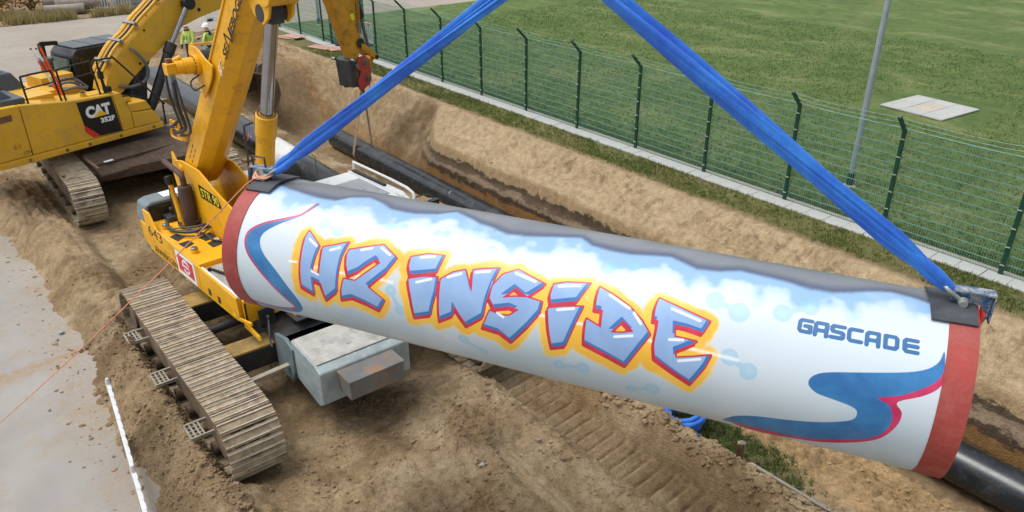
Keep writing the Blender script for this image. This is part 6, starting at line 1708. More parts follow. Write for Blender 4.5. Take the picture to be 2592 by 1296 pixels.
for (x, z) in ((-0.16, 3.02), (0.30, 3.44), (0.78, 3.80), (1.52, 4.34)):
    mb = E_(); mb.box((x - 0.03, -0.42, z + 0.03), (0.07, 0.56, 0.13), unit(V3(0.75, 0, 0.66)), (0, 1, 0))
    mb.build('line_clamp', 'chrome_dull', bm_, bevel=0.008, seg=1)
mb = E_(); mb.rings(smooth_path([(0.44, -0.72, 3.30), (0.50, -0.80, 3.2), (0.66, -0.84, 2.95), (0.72, -0.84, 2.65), (0.56, -0.82, 2.42), (0.20, -0.80, 2.36), (-0.1, -0.78, 2.42)], 5), 0.042, 10); mb.build('boom_hose', 'hose_grey', bm_)
# boom cylinders
for y in (-0.86, 0.06):
    mb = E_(); mb.rings(np.array([(0.55, y, 1.68), (0.67, y, 1.87), (1.36, y, 3.0), (1.37, y, 3.02), (1.52, y, 3.25)]), [0.10, 0.125, 0.125, 0.15, 0.15], 22); cy = mb.build('boom_cylinder', 'black_paint', exc)
    mb = E_(); mb.cyl((1.50, y, 3.22), (2.20, y, 4.16), 0.068, n=18); mb.build('cylinder_rod', 'chrome_dull', cy)
    mb = E_(); mb.cyl((2.22, y - 0.1, 4.18), (2.22, y + 0.1, 4.18), 0.16, n=20); mb.build('rod_eye', 'black_paint', cy)
# stick, link and coupler reaching over the trench
st = [(6.45, 4.55), (6.55, 5.0), (7.1, 5.35), (7.9, 5.0), (8.66, 3.47), (8.70, 1.92), (8.44, 1.48), (8.22, 1.58), (7.50, 3.61), (6.75, 4.35)]
mb = E_(); mb.xz(st, -0.62, -0.20); sk = mb.build('stick', 'stick_yellow', exc, bevel=0.02)
mb = E_(); mb.cyl((6.75, -0.78, 4.58), (6.75, 0.0, 4.58), 0.14, n=20); mb.build('stick_pin', 'black_paint', sk)
mb = E_(); mb.xz([(8.28, 3.05), (8.44, 3.08), (8.50, 2.86), (8.34, 2.83)], -0.626, -0.62); mb.build('warning_label', 'lime_print', sk, smooth=0)
mb = E_(); mb.cyl((8.62, -0.68, 2.06), (8.62, -0.60, 2.06), 0.17, 0.13, n=20); mb.build('pin_boss', 'black_paint', sk)
mb = E_()
for dx in (0.0, 0.07):
    mb.rings(smooth_path([(8.58 + dx, -0.66, 4.2), (8.60 + dx, -0.66, 3.2), (8.60 + dx, -0.66, 2.75)], 4), 0.022, 8)
mb.build('stick_line', 'stick_yellow', sk)
mb = E_(); mb.box((8.63, -0.66, 3.28), (0.14, 0.05, 0.1)); mb.build('line_coupling', 'chrome_dull', sk)
mb = E_(); mb.box((8.62, -0.66, 2.68), (0.16, 0.06, 0.12)); mb.cyl((8.58, -0.67, 2.62), (8.58, -0.67, 2.42), 0.025, n=8); mb.cyl((8.67, -0.67, 2.62), (8.68, -0.67, 2.36), 0.025, n=8); mb.build('line_coupling', 'chrome_dull', sk)
mb = E_(); mb.rings(np.array([(8.35, -0.42, 4.9), (8.42, -0.42, 4.75), (8.92, -0.42, 3.05), (8.94, -0.42, 2.95), (8.97, -0.42, 2.85)]), [0.08, 0.125, 0.125, 0.14, 0.13], 20); cy = mb.build('bucket_cylinder', 'black_paint', exc)
mb = E_(); mb.cyl((8.95, -0.42, 2.9), (9.24, -0.42, 1.66), 0.06, n=16); mb.build('cylinder_rod', 'hose_grey', cy)
for y0 in (-0.70, -0.22):
    mb = E_(); mb.xz([(8.64, 2.05), (8.80, 2.0), (9.34, 1.58), (9.40, 1.45), (9.28, 1.38), (8.62, 1.86)], y0, y0 + 0.06); mb.build('link', 'stick_yellow', exc, bevel=0.01, seg=1)
mb = E_(); mb.xz([(9.18, 1.52), (9.34, 1.40), (9.02, 0.98), (8.88, 1.06)], -0.55, -0.28); mb.build('link', 'stick_yellow', exc, bevel=0.01, seg=1)
mb = E_(); mb.cyl((9.30, -0.74, 1.48), (9.30, -0.12, 1.48), 0.07, n=16); mb.build('link_pin', 'black_paint', exc)
mb = E_(); mb.xz([(8.40, 1.48), (8.90, 1.44), (8.90, 0.76), (8.55, 0.54), (8.30, 0.60), (8.22, 1.10)], -0.62, -0.10); cp = mb.build('coupler', 'bucket_steel', exc, bevel=0.02)
mb = E_(); mb.xz([(8.22, 1.28), (8.46, 1.62), (8.72, 1.64), (8.92, 1.46), (8.96, 0.74), (8.84, 0.62), (8.54, 0.48), (8.36, 0.50), (8.30, 0.80), (8.50, 1.12)], -0.72, -0.66); mb.build('coupler_plate', 'coupler_red', cp, bevel=0.01)
mb = E_(); mb.xz([(8.0, 1.45), (8.46, 1.62), (8.72, 1.62), (8.92, 1.46), (8.96, 0.74), (8.54, 0.48), (8.30, 0.50), (8.10, 0.8)], -0.06, 0.0); mb.build('coupler_plate', 'bucket_steel', cp, bevel=0.01)
mb = E_(); mb.xz([(8.02, 1.55), (8.30, 1.62), (8.30, 0.62), (8.10, 0.62)], -0.66, 0.02); mb.build('coupler_hook', 'dark_steel', cp, bevel=0.03)
mb = E_()
for (x, z) in ((8.70, 1.42), (8.76, 0.84)):
    mb.cyl((x, -0.76, z), (x, -0.70, z), 0.13, n=20); mb.cyl((x, -0.79, z), (x, -0.70, z), 0.06, n=14)
mb.build('coupler_pin', 'bucket_steel', cp, bevel=0.006, seg=1)
mb = E_()
for (x, z, y) in ((8.12, 1.58, -0.75), (8.0, 1.56, 0.05), (8.28, 1.36, -0.72)):
    mb.cyl((x, y - 0.07, z), (x, y + 0.07, z), 0.055, n=14)
mb.build('lock_pin', 'chrome_dull', cp)
mb = E_()
for k in range(5):
    c = V3(8.94, -0.60, 0.86 - 0.085 * k); t_ = np.linspace(0, 2 * np.pi, 13)
    off = np.stack([0.028 * np.cos(t_) * (k % 2), 0.028 * np.cos(t_) * ((k + 1) % 2), 0.055 * np.sin(t_)], -1)
    mb.rings(c + off, 0.010, 6, caps=False)
mb.build('chain', 'black_paint', cp)['kind'] = 'stuff'
# logo panel and lettering
fp_ = lambda eps: EF(0, -1.503 - eps, 0)
decal_poly('logo_panel', [[(-1.61, 2.455), (-0.745, 2.43), (-0.672, 1.54), (-1.22, 1.55), (-1.56, 1.90)]], 'panel_black', dr, fp_(0.001), EF.ex, V3(0, 0, 1))
decal_poly('logo_stripe', [[(-1.56, 1.90), (-1.22, 1.55), (-1.41, 1.555), (-1.575, 1.74)]], 'red_print', dr, fp_(0.002), EF.ex, V3(0, 0, 1))
decal_text('logo_text', 'CAT', 'white_print', dr, EF(-1.45, -1.505, 2.02), EF.ex, V3(0, 0, 1), 0.62, 0.29, offset=0.06, space=0.95)
decal_poly('logo_triangle', [[(-1.29, 2.015), (-0.93, 2.03), (-1.10, 2.165)]], 'yellow_print', dr, fp_(0.004), EF.ex, V3(0, 0, 1))
decal_text('model_text', '352F', 'white_print', dr, EF(-1.14, -1.505, 1.85), EF.ex, V3(0, 0, 1), 0.36, 0.125, offset=0.045)
decal_text('unit_number', '1774', 'black_print', exc, EF(-3.02, -1.505, 1.57), EF.ex, V3(0, 0, 1), 0.17, 0.085)
decal_poly('door_hinge', [[(-3.20, 1.74), (-3.14, 1.74), (-3.14, 1.86), (-3.20, 1.86)], [(-3.10, 1.74), (-3.04, 1.74), (-3.04, 1.86), (-3.10, 1.86)]], 'stick_yellow', exc, fp_(0.001), EF.ex, V3(0, 0, 1))
decal_poly('door_handle', [[(-3.55, 2.36), (-3.06, 2.38), (-3.06, 2.52), (-3.55, 2.50)]], 'rust_steel', exc, fp_(0.001), EF.ex, V3(0, 0, 1))

# beige strap from the coupler round the pipe end
sx = EF(8.78, -0.45, 0.75)
strap = thing('lifting_strap', (sx[0] + 0.35, PA_Y, PA_Z - PA_R), 'beige webbing strap hanging from the red coupler round the trench pipe', 'lifting strap')
R_ = PA_R + 0.014; xs0 = -24.0
loop = []
for a in np.linspace(math.pi * 0.97, 2.03 * math.pi, 22):
    loop.append((xs0, PA_Y + R_ * math.cos(a), PA_Z + R_ * math.sin(a)))
topc = np.array([sx[0] + 0.15, sx[1] - 0.1, 0.62])
pts = [topc] + [tuple(topc * (1 - u) + np.array(loop[0]) * u) for u in (0.3, 0.65)] + loop + [tuple(topc * (1 - u) + np.array(loop[-1]) * u) for u in (0.65, 0.3)] + [topc]
pts = np.array(pts)
mb = MB(); n = len(pts); w_ = 0.075
T = np.gradient(pts, axis=0); P = []
for k in range(n):
    d_ = unit(T[k]); sx_ = unit(V3(1, 0, 0.0) - d_ * d_[0]); nn = np.cross(d_, sx_)
    P += [pts[k] - sx_ * w_ - nn * 0.006, pts[k] + sx_ * w_ - nn * 0.006, pts[k] + sx_ * w_ + nn * 0.006, pts[k] - sx_ * w_ + nn * 0.006]
F = [(4 * k + a, 4 * k + (a + 1) % 4, 4 * k + 4 + (a + 1) % 4, 4 * k + 4 + a) for k in range(n - 1) for a in range(4)]
mb.add(P, F); mb.build('webbing', 'webbing', strap)
mb = MB(); t_ = np.linspace(0, 2 * np.pi, 17)
mb.rings(topc + np.stack([0.0 * t_, 0.07 * np.cos(t_), 0.10 + 0.10 * np.sin(t_)], -1), 0.018, 8); mb.build('shackle', 'dark_steel', strap)

# marker poles laid on the excavator's deck
for k, (a, b, mat2, lb) in enumerate((((-2.06, 3.72), (-1.70, 2.60), 'white_print', 'white and orange marker pole leaning on the excavator, the left one'), ((-1.87, 3.74), (-1.62, 2.58), 'orange_marker', 'all orange marker pole leaning on the excavator deck'), ((-1.98, 3.72), (-1.66, 2.58), 'orange_marker', 'orange and white marker pole between two others on the excavator'))):
    pA, pB = EF(a[0], -1.02 - 0.04 * k, a[1]), EF(b[0], -0.98 - 0.04 * k, b[1])
    root = thing('marker_pole', tuple(pB), lb, 'marker pole', 'marker poles on the excavator')
    for j_ in range(4):
        u0, u1 = j_ / 4, (j_ + 1) / 4
        MB().bar(pA * (1 - u0) + pB * u0, pA * (1 - u1) + pB * u1, 0.045, 0.03).build('band', 'orange_marker' if (j_ % 2 == 1 or mat2 == 'orange_marker' and k == 1) else 'white_print', root, bevel=0.004, seg=1)
    MB().bar(pA, pA + unit(pA - pB) * 0.03, 0.048, 0.034).build('tip', 'rust_steel', root)
# ------------------------------------------------------------------ people
def person(name, loc, face, label, pose):
    """standing figure: one continuous skinned body, helmet and stripes as parts"""
    x, y, z = loc; a = rad(face)
    root = thing(name, (x, y, z), label, 'person')
    fwd = V3(math.cos(a), math.sin(a), 0); lft = V3(-math.sin(a), math.cos(a), 0)
    def L(f, l, h): return V3(x, y, z) + fwd * f + lft * l + V3(0, 0, h)
    J = {}
    J['pel'] = (0, 0, 0.96, 0.15); J['sp'] = (0.01, 0, 1.16, 0.165); J['ch'] = (0.0, 0, 1.36, 0.175); J['nk'] = (0.02, 0, 1.51, 0.075); J['hd0'] = (0.05, 0, 1.60, 0.085); J['hd1'] = (0.06, 0, 1.70, 0.095)
    for s, n in ((1, 'l'), (-1, 'r')):
        J['sh' + n] = (0, 0.19 * s, 1.43, 0.085); el = pose[n][0]; wr = pose[n][1]
        J['el' + n] = (el[0], el[1] * s, el[2], 0.066); J['wr' + n] = (wr[0], wr[1] * s, wr[2], 0.048)
        d = unit(V3(*wr) - V3(*el)); J['ha' + n] = (wr[0] + d[0] * 0.08, (wr[1] + d[1] * 0.08) * s, wr[2] + d[2] * 0.08, 0.040); J['fi' + n] = (wr[0] + d[0] * 0.16, (wr[1] + d[1] * 0.16) * s, wr[2] + d[2] * 0.16, 0.022)
        J['hip' + n] = (0, 0.10 * s, 0.88, 0.115); J['kn' + n] = (0.03, 0.115 * s, 0.50, 0.085); J['an' + n] = (-0.01, 0.12 * s, 0.10, 0.062); J['to' + n] = (0.17, 0.14 * s, 0.05, 0.048)
    names = list(J); idx = {k: i for i, k in enumerate(names)}
    ed = [('pel', 'sp'), ('sp', 'ch'), ('ch', 'nk'), ('nk', 'hd0'), ('hd0', 'hd1')]
    for n in 'lr':
        ed += [('ch', 'sh' + n), ('sh' + n, 'el' + n), ('el' + n, 'wr' + n), ('wr' + n, 'ha' + n), ('ha' + n, 'fi' + n), ('pel', 'hip' + n), ('hip' + n, 'kn' + n), ('kn' + n, 'an' + n), ('an' + n, 'to' + n)]
    me = bpy.data.meshes.new('figure'); base = ROOT[root.name]
    me.from_pydata([tuple(L(*J[k][:3]) - base) for k in names], [(idx[p], idx[q]) for p, q in ed], [])
    o = bpy.data.objects.new('figure', me); col.objects.link(o)
    sk_ = o.modifiers.new('skin', 'SKIN'); sk_.use_smooth_shade = True
    for i_, k in enumerate(names):
        r_ = J[k][3]; me.skin_vertices[0].data[i_].radius = (r_, r_)
    me.skin_vertices[0].data[0].use_root = True
    o.modifiers.new('sub', 'SUBSURF').levels = 2
    dg = bpy.context.evaluated_depsgraph_get()
    m2 = bpy.data.meshes.new_from_object(o.evaluated_get(dg)); bpy.data.objects.remove(o)
    m2.materials.clear()
    for mt in ('hi_vis', 'navy_cloth', 'skin', 'black_print'):
        m2.materials.append(M[mt])
    for p_ in m2.polygons:
        c = V3(*p_.center) + base; h = c[2] - z; q = (c - V3(x, y, z)); l_ = q @ lft
        mi = 0
        if h < 0.92 and abs(l_) < 0.26 and (q @ fwd) < 0.14: mi = 1
        if h < 0.13: mi = 3
        if h > 1.535: mi = 2
        for n, s in (('l', 1), ('r', -1)):
            if np.linalg.norm(c - L(*J['ha' + n][:3])) < 0.10: mi = 3
        p_.material_index = mi
    m2.shade_smooth()
    b_ = bpy.data.objects.new('body', m2); col.objects.link(b_); b_.parent = root; ROOT[b_.name] = base
    # helmet: shell and brim
    hc = L(0.06, 0, 1.72)
    P = []; F = []; n = 20; rows = 7
    for i_ in range(rows):
        t_ = i_ / (rows - 1) * math.pi * 0.52
        for j_ in range(n):
            b2 = 2 * math.pi * j_ / n
            P.append(hc + V3(0, 0, 0.02) + fwd * 0.150 * math.sin(t_) * math.cos(b2) + lft * 0.125 * math.sin(t_) * math.sin(b2) + V3(0, 0, 0.135 * math.cos(t_)))
    for i_ in range(rows - 1):
        F += [(i_ * n + j_, i_ * n + (j_ + 1) % n, (i_ + 1) * n + (j_ + 1) % n, (i_ + 1) * n + j_) for j_ in range(n)]
    mb = MB(); mb.add(P, F)
    Pb = [hc + V3(0, 0, 0.02 - 0.01 * (r_ > 0.15)) + fwd * (r_ * math.cos(b2) + (0.05 * max(0, math.cos(b2)) if r_ > 0.15 else 0)) + lft * r_ * 0.85 * math.sin(b2) for r_ in (0.135, 0.168) for b2 in np.arange(n) * 2 * math.pi / n]
    mb.add(Pb, [(j_, (j_ + 1) % n, n + (j_ + 1) % n, n + j_) for j_ in range(n)])
    mb.build('helmet', 'helmet_white', root, smooth=60)
    mb = MB(); mb.ball(L(0.155, 0, 1.645), 0.02, 8, 6, (1, 0.8, 1.2)); mb.build('nose', 'skin', root)
    mb = MB()
    for s in (-1, 1):
        mb.ball(L(0.142, 0.035 * s, 1.668), 0.012, 8, 6)
    mb.build('eyes', 'black_print', root)
    # reflective bands round the jacket, navy hem, pockets
    def band(h, h2, rx, ry, mat, nm):
        n = 28; P = []
        for hh in (h, h2):
            P += [L(0.005 + rx * math.cos(t_), ry * math.sin(t_), hh) for t_ in np.arange(n) * 2 * math.pi / n]
        MB().add(P, [(j_, (j_ + 1) % n, n + (j_ + 1) % n, n + j_) for j_ in range(n)]).build(nm, mat, root)
    band(1.04, 1.09, 0.178, 0.192, 'reflective', 'reflective_band'); band(0.94, 1.03, 0.172, 0.188, 'navy_cloth', 'jacket_hem')
    for s in (-0.05, 0.05):
        MB().box(L(0.185, s, 1.27), (0.012, 0.035, 0.16), fwd, lft).build('chest_pocket', 'navy_cloth', root, bevel=0.004, seg=1)
    return root, L
w1, L1 = person('person', (-32.45, 9.55, ground_z(-32.45, 9.55) - 0.02), -60, 'person in yellow high visibility jacket and white helmet beside the excavator cylinder', {'l': ((0.08, 0.30, 1.17), (0.20, 0.24, 0.98)), 'r': ((0.06, 0.30, 1.17), (0.16, 0.26, 0.96))})
w2, L2 = person('person', (-31.85, 10.15, ground_z(-31.85, 10.15) - 0.02), -150, 'person with white helmet and navy scarf half hidden behind the crane boom', {'l': ((0.05, 0.28, 1.16), (0.22, 0.2, 1.05)), 'r': ((0.05, 0.28, 1.16), (0.2, 0.22, 0.98))})
n = 20
mb = MB(); mb.rings(np.array([L2(0.02, 0, 1.40), L2(0.03, 0, 1.48), L2(0.03, 0, 1.56)]), [0.15, 0.12, 0.09], 16); mb.box(L2(0.18, 0.02, 1.28), (0.03, 0.14, 0.32), ); mb.build('scarf', 'navy_cloth', w2, bevel=0.02)

# ------------------------------------------------------------------ barriers, gate, bucket and small things
def barrier(p0, p1, label, h=1.0, red=True, name='safety_barrier', feet=True):
    p0 = np.asarray(p0, float); p1 = np.asarray(p1, float); d = p1 - p0; Ln = np.linalg.norm(d[:2]); d = unit(V3(d[0], d[1], 0)); nrm = V3(-d[1], d[0], 0)
    mid = (p0 + p1) / 2
    root = thing(name, tuple(mid), label, 'safety barrier', 'white plastic safety barriers')
    z0 = p0[2]
    mb = MB()
    for zz, hh in ((z0 + h - 0.06, 0.12), (z0 + 0.18, 0.12)):
        mb.box(mid + V3(0, 0, zz - mid[2]), (Ln, 0.05, hh), d, nrm)
    for e in (0.03, Ln - 0.03):
        mb.box(p0 + d * e + V3(0, 0, h / 2 + 0.06), (0.06, 0.045, h - 0.12), d, nrm)
    mb.build('frame', 'plastic_white', root, bevel=0.012)
    nb = max(4, int(Ln / 0.16))
    for k in range(nb):
        MB().box(p0 + d * (0.1 + (Ln - 0.2) * (k + 0.5) / nb) + V3(0, 0, 0.56), (0.05, 0.03, h - 0.32), d, nrm).build('slat', 'plastic_white', root, bevel=0.006, seg=1)
    if red:
        for k in range(3):
            c = p0 + d * Ln * (0.2 + 0.3 * k) + V3(0, 0, h - 0.06)
            MB().box(c, (0.22, 0.056, 0.10), d, nrm).build('red_reflector', 'plastic_red', root)
    for e in ((0.25, Ln - 0.25) if feet else ()):
        MB().box(p0 + d * e + V3(0, 0, 0.06), (0.16, 0.5, 0.10), d, nrm).build('foot', 'rubber', root, bevel=0.02)
    return root
barrier((-33.5, 16.48, 0), (-31.7, 16.75, 0), 'white plastic barrier closing the gap behind the excavator stick', 1.05)
barrier((-33.3, 17.5, 0), (-32.2, 17.65, 0), 'white plastic barrier standing on the grass beyond the stick cylinder', 1.05)
barrier((-34.2, 11.2, ground_z(-34.2, 11.2)), (-33.1, 9.9, ground_z(-33.1, 9.9)), 'red and white barrier right behind the worker in yellow', 1.1)
barrier((-44.6, 14.2, -0.12), (-42.4, 16.6, -0.12), 'pale barrier by the side road above the second worker', 1.0, red=False)
barrier((-51.6, 10.3, -0.1), (-50.8, 12.0, -0.1), 'white barrier with red marks beside the concrete blocks at top left', 1.2)
barrier((-50.2, 13.2, -0.1), (-49.6, 14.8, -0.1), 'red and white barrier behind the excavator boom lines', 1.2)
# foreground barrier seen edge on: moulded top rail with knobs
d0 = V3(-10.35, 1.10, 0); d1 = V3(-8.35, 0.885, 0)
for k, (q0, q1, lb) in enumerate(((d0, d1, 'white plastic barrier seen edge on at the bottom left by the rut edge'), (V3(-8.30, 0.88, 0), V3(-6.30, 0.665, 0), 'white plastic barrier at the very bottom left, nearest the viewer'))):
    q0 = q0 + V3(0, 0, -0.05); q1 = q1 + V3(0, 0, -0.05)
    root = barrier(q0, q1, lb, 1.04, red=False, feet=False)
    d = unit(q1 - q0); nrm = V3(-d[1], d[0], 0)
    for j_ in range(10):
        MB().box(q0 + d * (0.12 + 0.19 * j_) + V3(0, 0, 1.035) + nrm * 0.004, (0.12, 0.054, 0.02), d, nrm).build('knob', 'plastic_white', root, bevel=0.012, seg=2)
    MB().rings(np.array([q0 + V3(0, 0, 0.9), q0 + V3(0, 0, 1.06), q0 + V3(0, 0, 1.12)]), [0.035, 0.035, 0.022], 12).build('corner_peg', 'plastic_white', root)

gate = thing('gate', (-33.8, 16.44, 0), 'green sheet metal gate leaf with handle at the end of the fence bay', 'gate')
MB().span(-33.92, -33.80, 16.36, 16.46, 0, 2.5).build('gate_post', 'fence_green', gate, bevel=0.01)
MB().box((-33.35, 17.05, 1.55), (1.55, 0.05, 1.3), unit(V3(0.62, 0.9, 0)), unit(V3(-0.9, 0.62, 0))).build('sheet', 'fence_green', gate, bevel=0.01)
MB().box((-33.42, 16.42, 0.17), (0.8, 0.05, 0.28)).build('kick_plate', 'fence_green', gate, bevel=0.01)
MB().rings(np.array([(-33.72, 16.34, 1.05), (-33.72, 16.30, 1.05), (-33.6, 16.30, 1.05)]), 0.015, 8).build('handle', 'chrome_dull', gate)

def board(c, s, rot, label, tilt=0.0):
    a = rad(rot)
    root = MB().box(c, s, (math.cos(a), math.sin(a), tilt), (-math.sin(a), math.cos(a), 0)).build('formwork_board', 'board_red', bevel=0.006, seg=1)
    tag(root, label, 'board', 'pinkish boards on the ground')
board((-36.3, 15.55, 0.12), (1.35, 0.55, 0.03), 12, 'pale red board lying on another beside the far end of the paving', 0.03)
board((-36.45, 15.35, 0.07), (1.3, 0.5, 0.03), 20, 'lower of two stacked pale red boards beside the paving')
board((-33.3, 15.55, 0.08), (1.25, 0.6, 0.03), 18, 'pale red board on the grass verge left of the hanging coupler')
board((-32.65, 15.85, 0.075), (0.9, 0.5, 0.03), -10, 'small pale red board overlapping the paving slabs by the barrier')

# spare excavator bucket on the ground behind the crane boom
bk = thing('excavator_bucket', (-29.6, 11.0, ground_z(-29.6, 11.0)), 'grey brown digging bucket on the soil behind the crane cylinder', 'bucket')
bz = ground_z(-29.6, 11.0) - 0.10
prof = [(0.0, 0.0), (0.55, -0.02), (1.0, 0.2), (1.2, 0.6), (1.15, 1.05), (0.95, 1.42), (0.55, 1.5)]
inn = [(0.55, 1.44), (0.9, 1.36), (1.09, 1.03), (1.13, 0.62), (0.95, 0.26), (0.54, 0.05), (0.02, 0.05)]
bex, bey = unit(V3(-0.35, 0.94, 0)), unit(V3(-0.94, -0.35, 0))
ob = V3(-29.2, 10.3, bz)
mb = MB(); mb.prism(prof + inn, ob, bex, V3(0, 0, 1), 1.25); mb.build('bucket_shell', 'bucket_steel', bk, bevel=0.012)
for sgn in (-1, 1):
    mb = MB(); mb.prism([(0.0, 0.0), (0.55, -0.02), (1.0, 0.2), (1.2, 0.6), (1.15, 1.05), (0.95, 1.42), (0.45, 1.50), (0.2, 0.6)], ob + unit(np.cross(bex, V3(0, 0, 1))) * 0.63 * sgn, bex, V3(0, 0, 1), 0.04); mb.build('side_plate', 'bucket_steel', bk, bevel=0.01)
for k in range(5):
    c = ob + unit(np.cross(bex, V3(0, 0, 1))) * (-0.5 + 0.25 * k)
    mb = MB(); mb.prism([(0.05, 0.0), (0.05, 0.08), (-0.22, 0.05), (-0.24, 0.03)], c, bex, V3(0, 0, 1), 0.09); mb.build('tooth', 'bucket_steel', bk, bevel=0.008, seg=1)
for sgn in (-1, 1):
    mb = MB(); mb.prism([(0.55, 1.45), (0.95, 1.38), (0.98, 1.7), (0.8, 1.82), (0.6, 1.75)], ob + unit(np.cross(bex, V3(0, 0, 1))) * 0.2 * sgn, bex, V3(0, 0, 1), 0.05); mb.build('lug', 'bucket_steel', bk, bevel=0.01)

# timber skids under the pipe by the crane, offcuts in the trench
for k, x in enumerate((-28.5, -24.0, -20.6, -16.4)):
    gz = ground_z(x, PB_Y)
    o = MB().span(x - 0.13, x + 0.13, PB_Y - 0.6, PB_Y + 0.6, gz - 0.15, PB_Z - PB_R).build('timber_skid', 'wood', bevel=0.012, seg=1)
    tag(o, ('square timber under the far end of the black pipe by the workers', 'square timber under the black pipe beside the excavator cylinder', 'square timber under the black pipe left of the white joint wrap', 'square timber under the black pipe behind the crane cab')[k], 'timber', 'timber skids')
for k, (x, y, r_, lb) in enumerate(((-2.75, 10.95, 30, 'wooden offcut lying in the trench under the right pipe end, left one'), (-2.5, 11.15, 35, 'wooden offcut lying in the trench under the right pipe end, right one'))):
    a = rad(r_); gz = ground_z(x, y)
    o = MB().box((x, y, gz + 0.05), (0.26, 0.15, 0.12), (math.cos(a), math.sin(a), 0), (-math.sin(a), math.cos(a), 0.1)).build('wood_block', 'wood_dark', bevel=0.008, seg=1)
    tag(o, lb, 'wood block', 'wood offcuts in the trench')
gz = ground_z(-4.45, 7.62)
sk_ = thing('wooden_stake', (-4.45, 7.62, gz), 'short square wooden stake in the turf beside the cracked clods', 'stake')
mb = MB(); mb.box((-4.45, 7.62, gz + 0.10), (0.085, 0.085, 0.44), (0.9, 0.4, 0.05), (-0.4, 0.9, 0)); mb.build('post', 'wood_dark', sk_, bevel=0.006, seg=1)
mb = MB(); c0 = V3(-4.45, 7.62, gz + 0.32)
mb.add([c0 + V3(0.055, 0.02, 0), c0 + V3(0.02, 0.055, 0), c0 + V3(-0.055, -0.02, 0), c0 + V3(-0.02, -0.055, 0), c0 + V3(0, 0, 0.05)], [(0, 1, 4), (1, 2, 4), (2, 3, 4), (3, 0, 4), (0, 3, 2, 1)]); mb.build('top', 'wood_grey', sk_)
lath = []
mb = MB(); mb.bar((-4.3, 7.66, ground_z(-4.3, 7.66) + 0.02), (-2.5, 7.80, ground_z(-2.5, 7.8) + 0.03), 0.05, 0.04); tag(mb.build('timber_lath', 'wood_grey', bevel=0.006, seg=1), 'thin grey timber lath lying along the turf past the stake', 'lath')

# coil of blue sling on the turf
cz = ground_z(-5.45, 7.62)
coil = thing('sling_coil', (-5.45, 7.62, cz), 'coil of blue sling lying on the turf below the painted pipe', 'sling coil')
for k in range(7):
    t_ = np.linspace(0, 2 * np.pi, 40)
    rx, ry = 0.23 + 0.02 * (k % 3) + rng.normal(0, 0.015), 0.27 + 0.02 * ((k + 1) % 3)
    ox, oy = rng.normal(0, 0.02, 2); ph = rng.uniform(0, 6.28)
    pts = np.stack([-5.45 + ox + rx * np.cos(t_), 7.62 + oy + ry * np.sin(t_), cz + 0.05 + 0.035 * k + 0.02 * np.sin(2 * t_ + ph)], -1)
    rr = 0.034 * (1 + 0.12 * np.sin(7 * t_ + ph))
    mb = MB(); mb.rings(pts, rr, 9, caps=False); mb.build('turn', 'sling_blue', coil)
pts = smooth_path([(-5.36, 7.38, cz + 0.10), (-5.24, 7.30, cz + 0.06), (-5.14, 7.36, cz + 0.05), (-5.10, 7.52, cz + 0.05)], 6)
mb = MB(); mb.rings(pts, 0.035, 9); mb.build('loose_end', 'sling_blue', coil)

# torn pinkish foam on the trench pipe at the right edge
fm = thing('foam_scrap', (-1.95, PA_Y - 0.1, PA_Z + PA_R), 'torn pinkish foam scrap stuck on the trench pipe at the right edge', 'foam')
mb = MB()
for k in range(9):
    P, F = CB[k % 6]
    mb.add(P * rng.uniform(0.05, 0.11) + V3(-1.95 + rng.normal(0, 0.10), PA_Y - 0.02 + rng.normal(0, 0.06), PA_Z + PA_R + 0.03 + rng.uniform(0, 0.06)), F)
mb.build('scrap', 'foam_pink', fm, smooth=0)

# ------------------------------------------------------------------ far left verge: concrete pipes, blocks, dry grass, bush
def log(p0, p1, r_, label, mat='wood_grey'):
    root = thing('concrete_tube', tuple(np.minimum(p0, p1)), label, 'concrete tube', 'tubes on the verge')
    p0 = np.asarray(p0, float); p1 = np.asarray(p1, float); x, y = ortho(p1 - p0); n = 24; t_ = np.arange(n) * 2 * np.pi / n
    P = np.vstack([p + (np.cos(t_)[:, None] * x + np.sin(t_)[:, None] * y) * q for p, q in ((p0, r_), (p1, r_), (p1, r_ * 0.82), (p0, r_ * 0.82))])
    F = [(k * n + i_, k * n + (i_ + 1) % n, ((k + 1) % 4) * n + (i_ + 1) % n, ((k + 1) % 4) * n + i_) for k in range(4) for i_ in range(n)]
    MB().add(P, F).build('tube_wall', mat, root, bevel=0.01, seg=1)
log((-53.0, 7.8, 0.45), (-52.6, 9.6, 0.45), 0.38, 'grey tube lying behind the dry grass, upper left of three')
log((-52.2, 8.3, 0.38), (-51.8, 11.0, 0.38), 0.38, 'long grey tube lying behind the dry grass, longest of three')
log((-51.6, 7.6, 0.2), (-51.2, 9.6, 0.2), 0.28, 'low grey tube half hidden in the dry grass, lowest of three')
mb = MB()
for k in range(4):
    MB_ = MB().span(-52.3 + 0.02 * k, -51.2, 11.2 + 0.1, 13.0, -0.12 + 0.3 * k, 0.16 + 0.3 * k)
    tag(MB_.build('concrete_block', 'concrete_grey', bevel=0.03), ('bottom', 'second from bottom', 'third from bottom', 'top')[k] + ' slab of the grey stack beside the white barrier at top left', 'concrete slab', 'stacked concrete slabs')
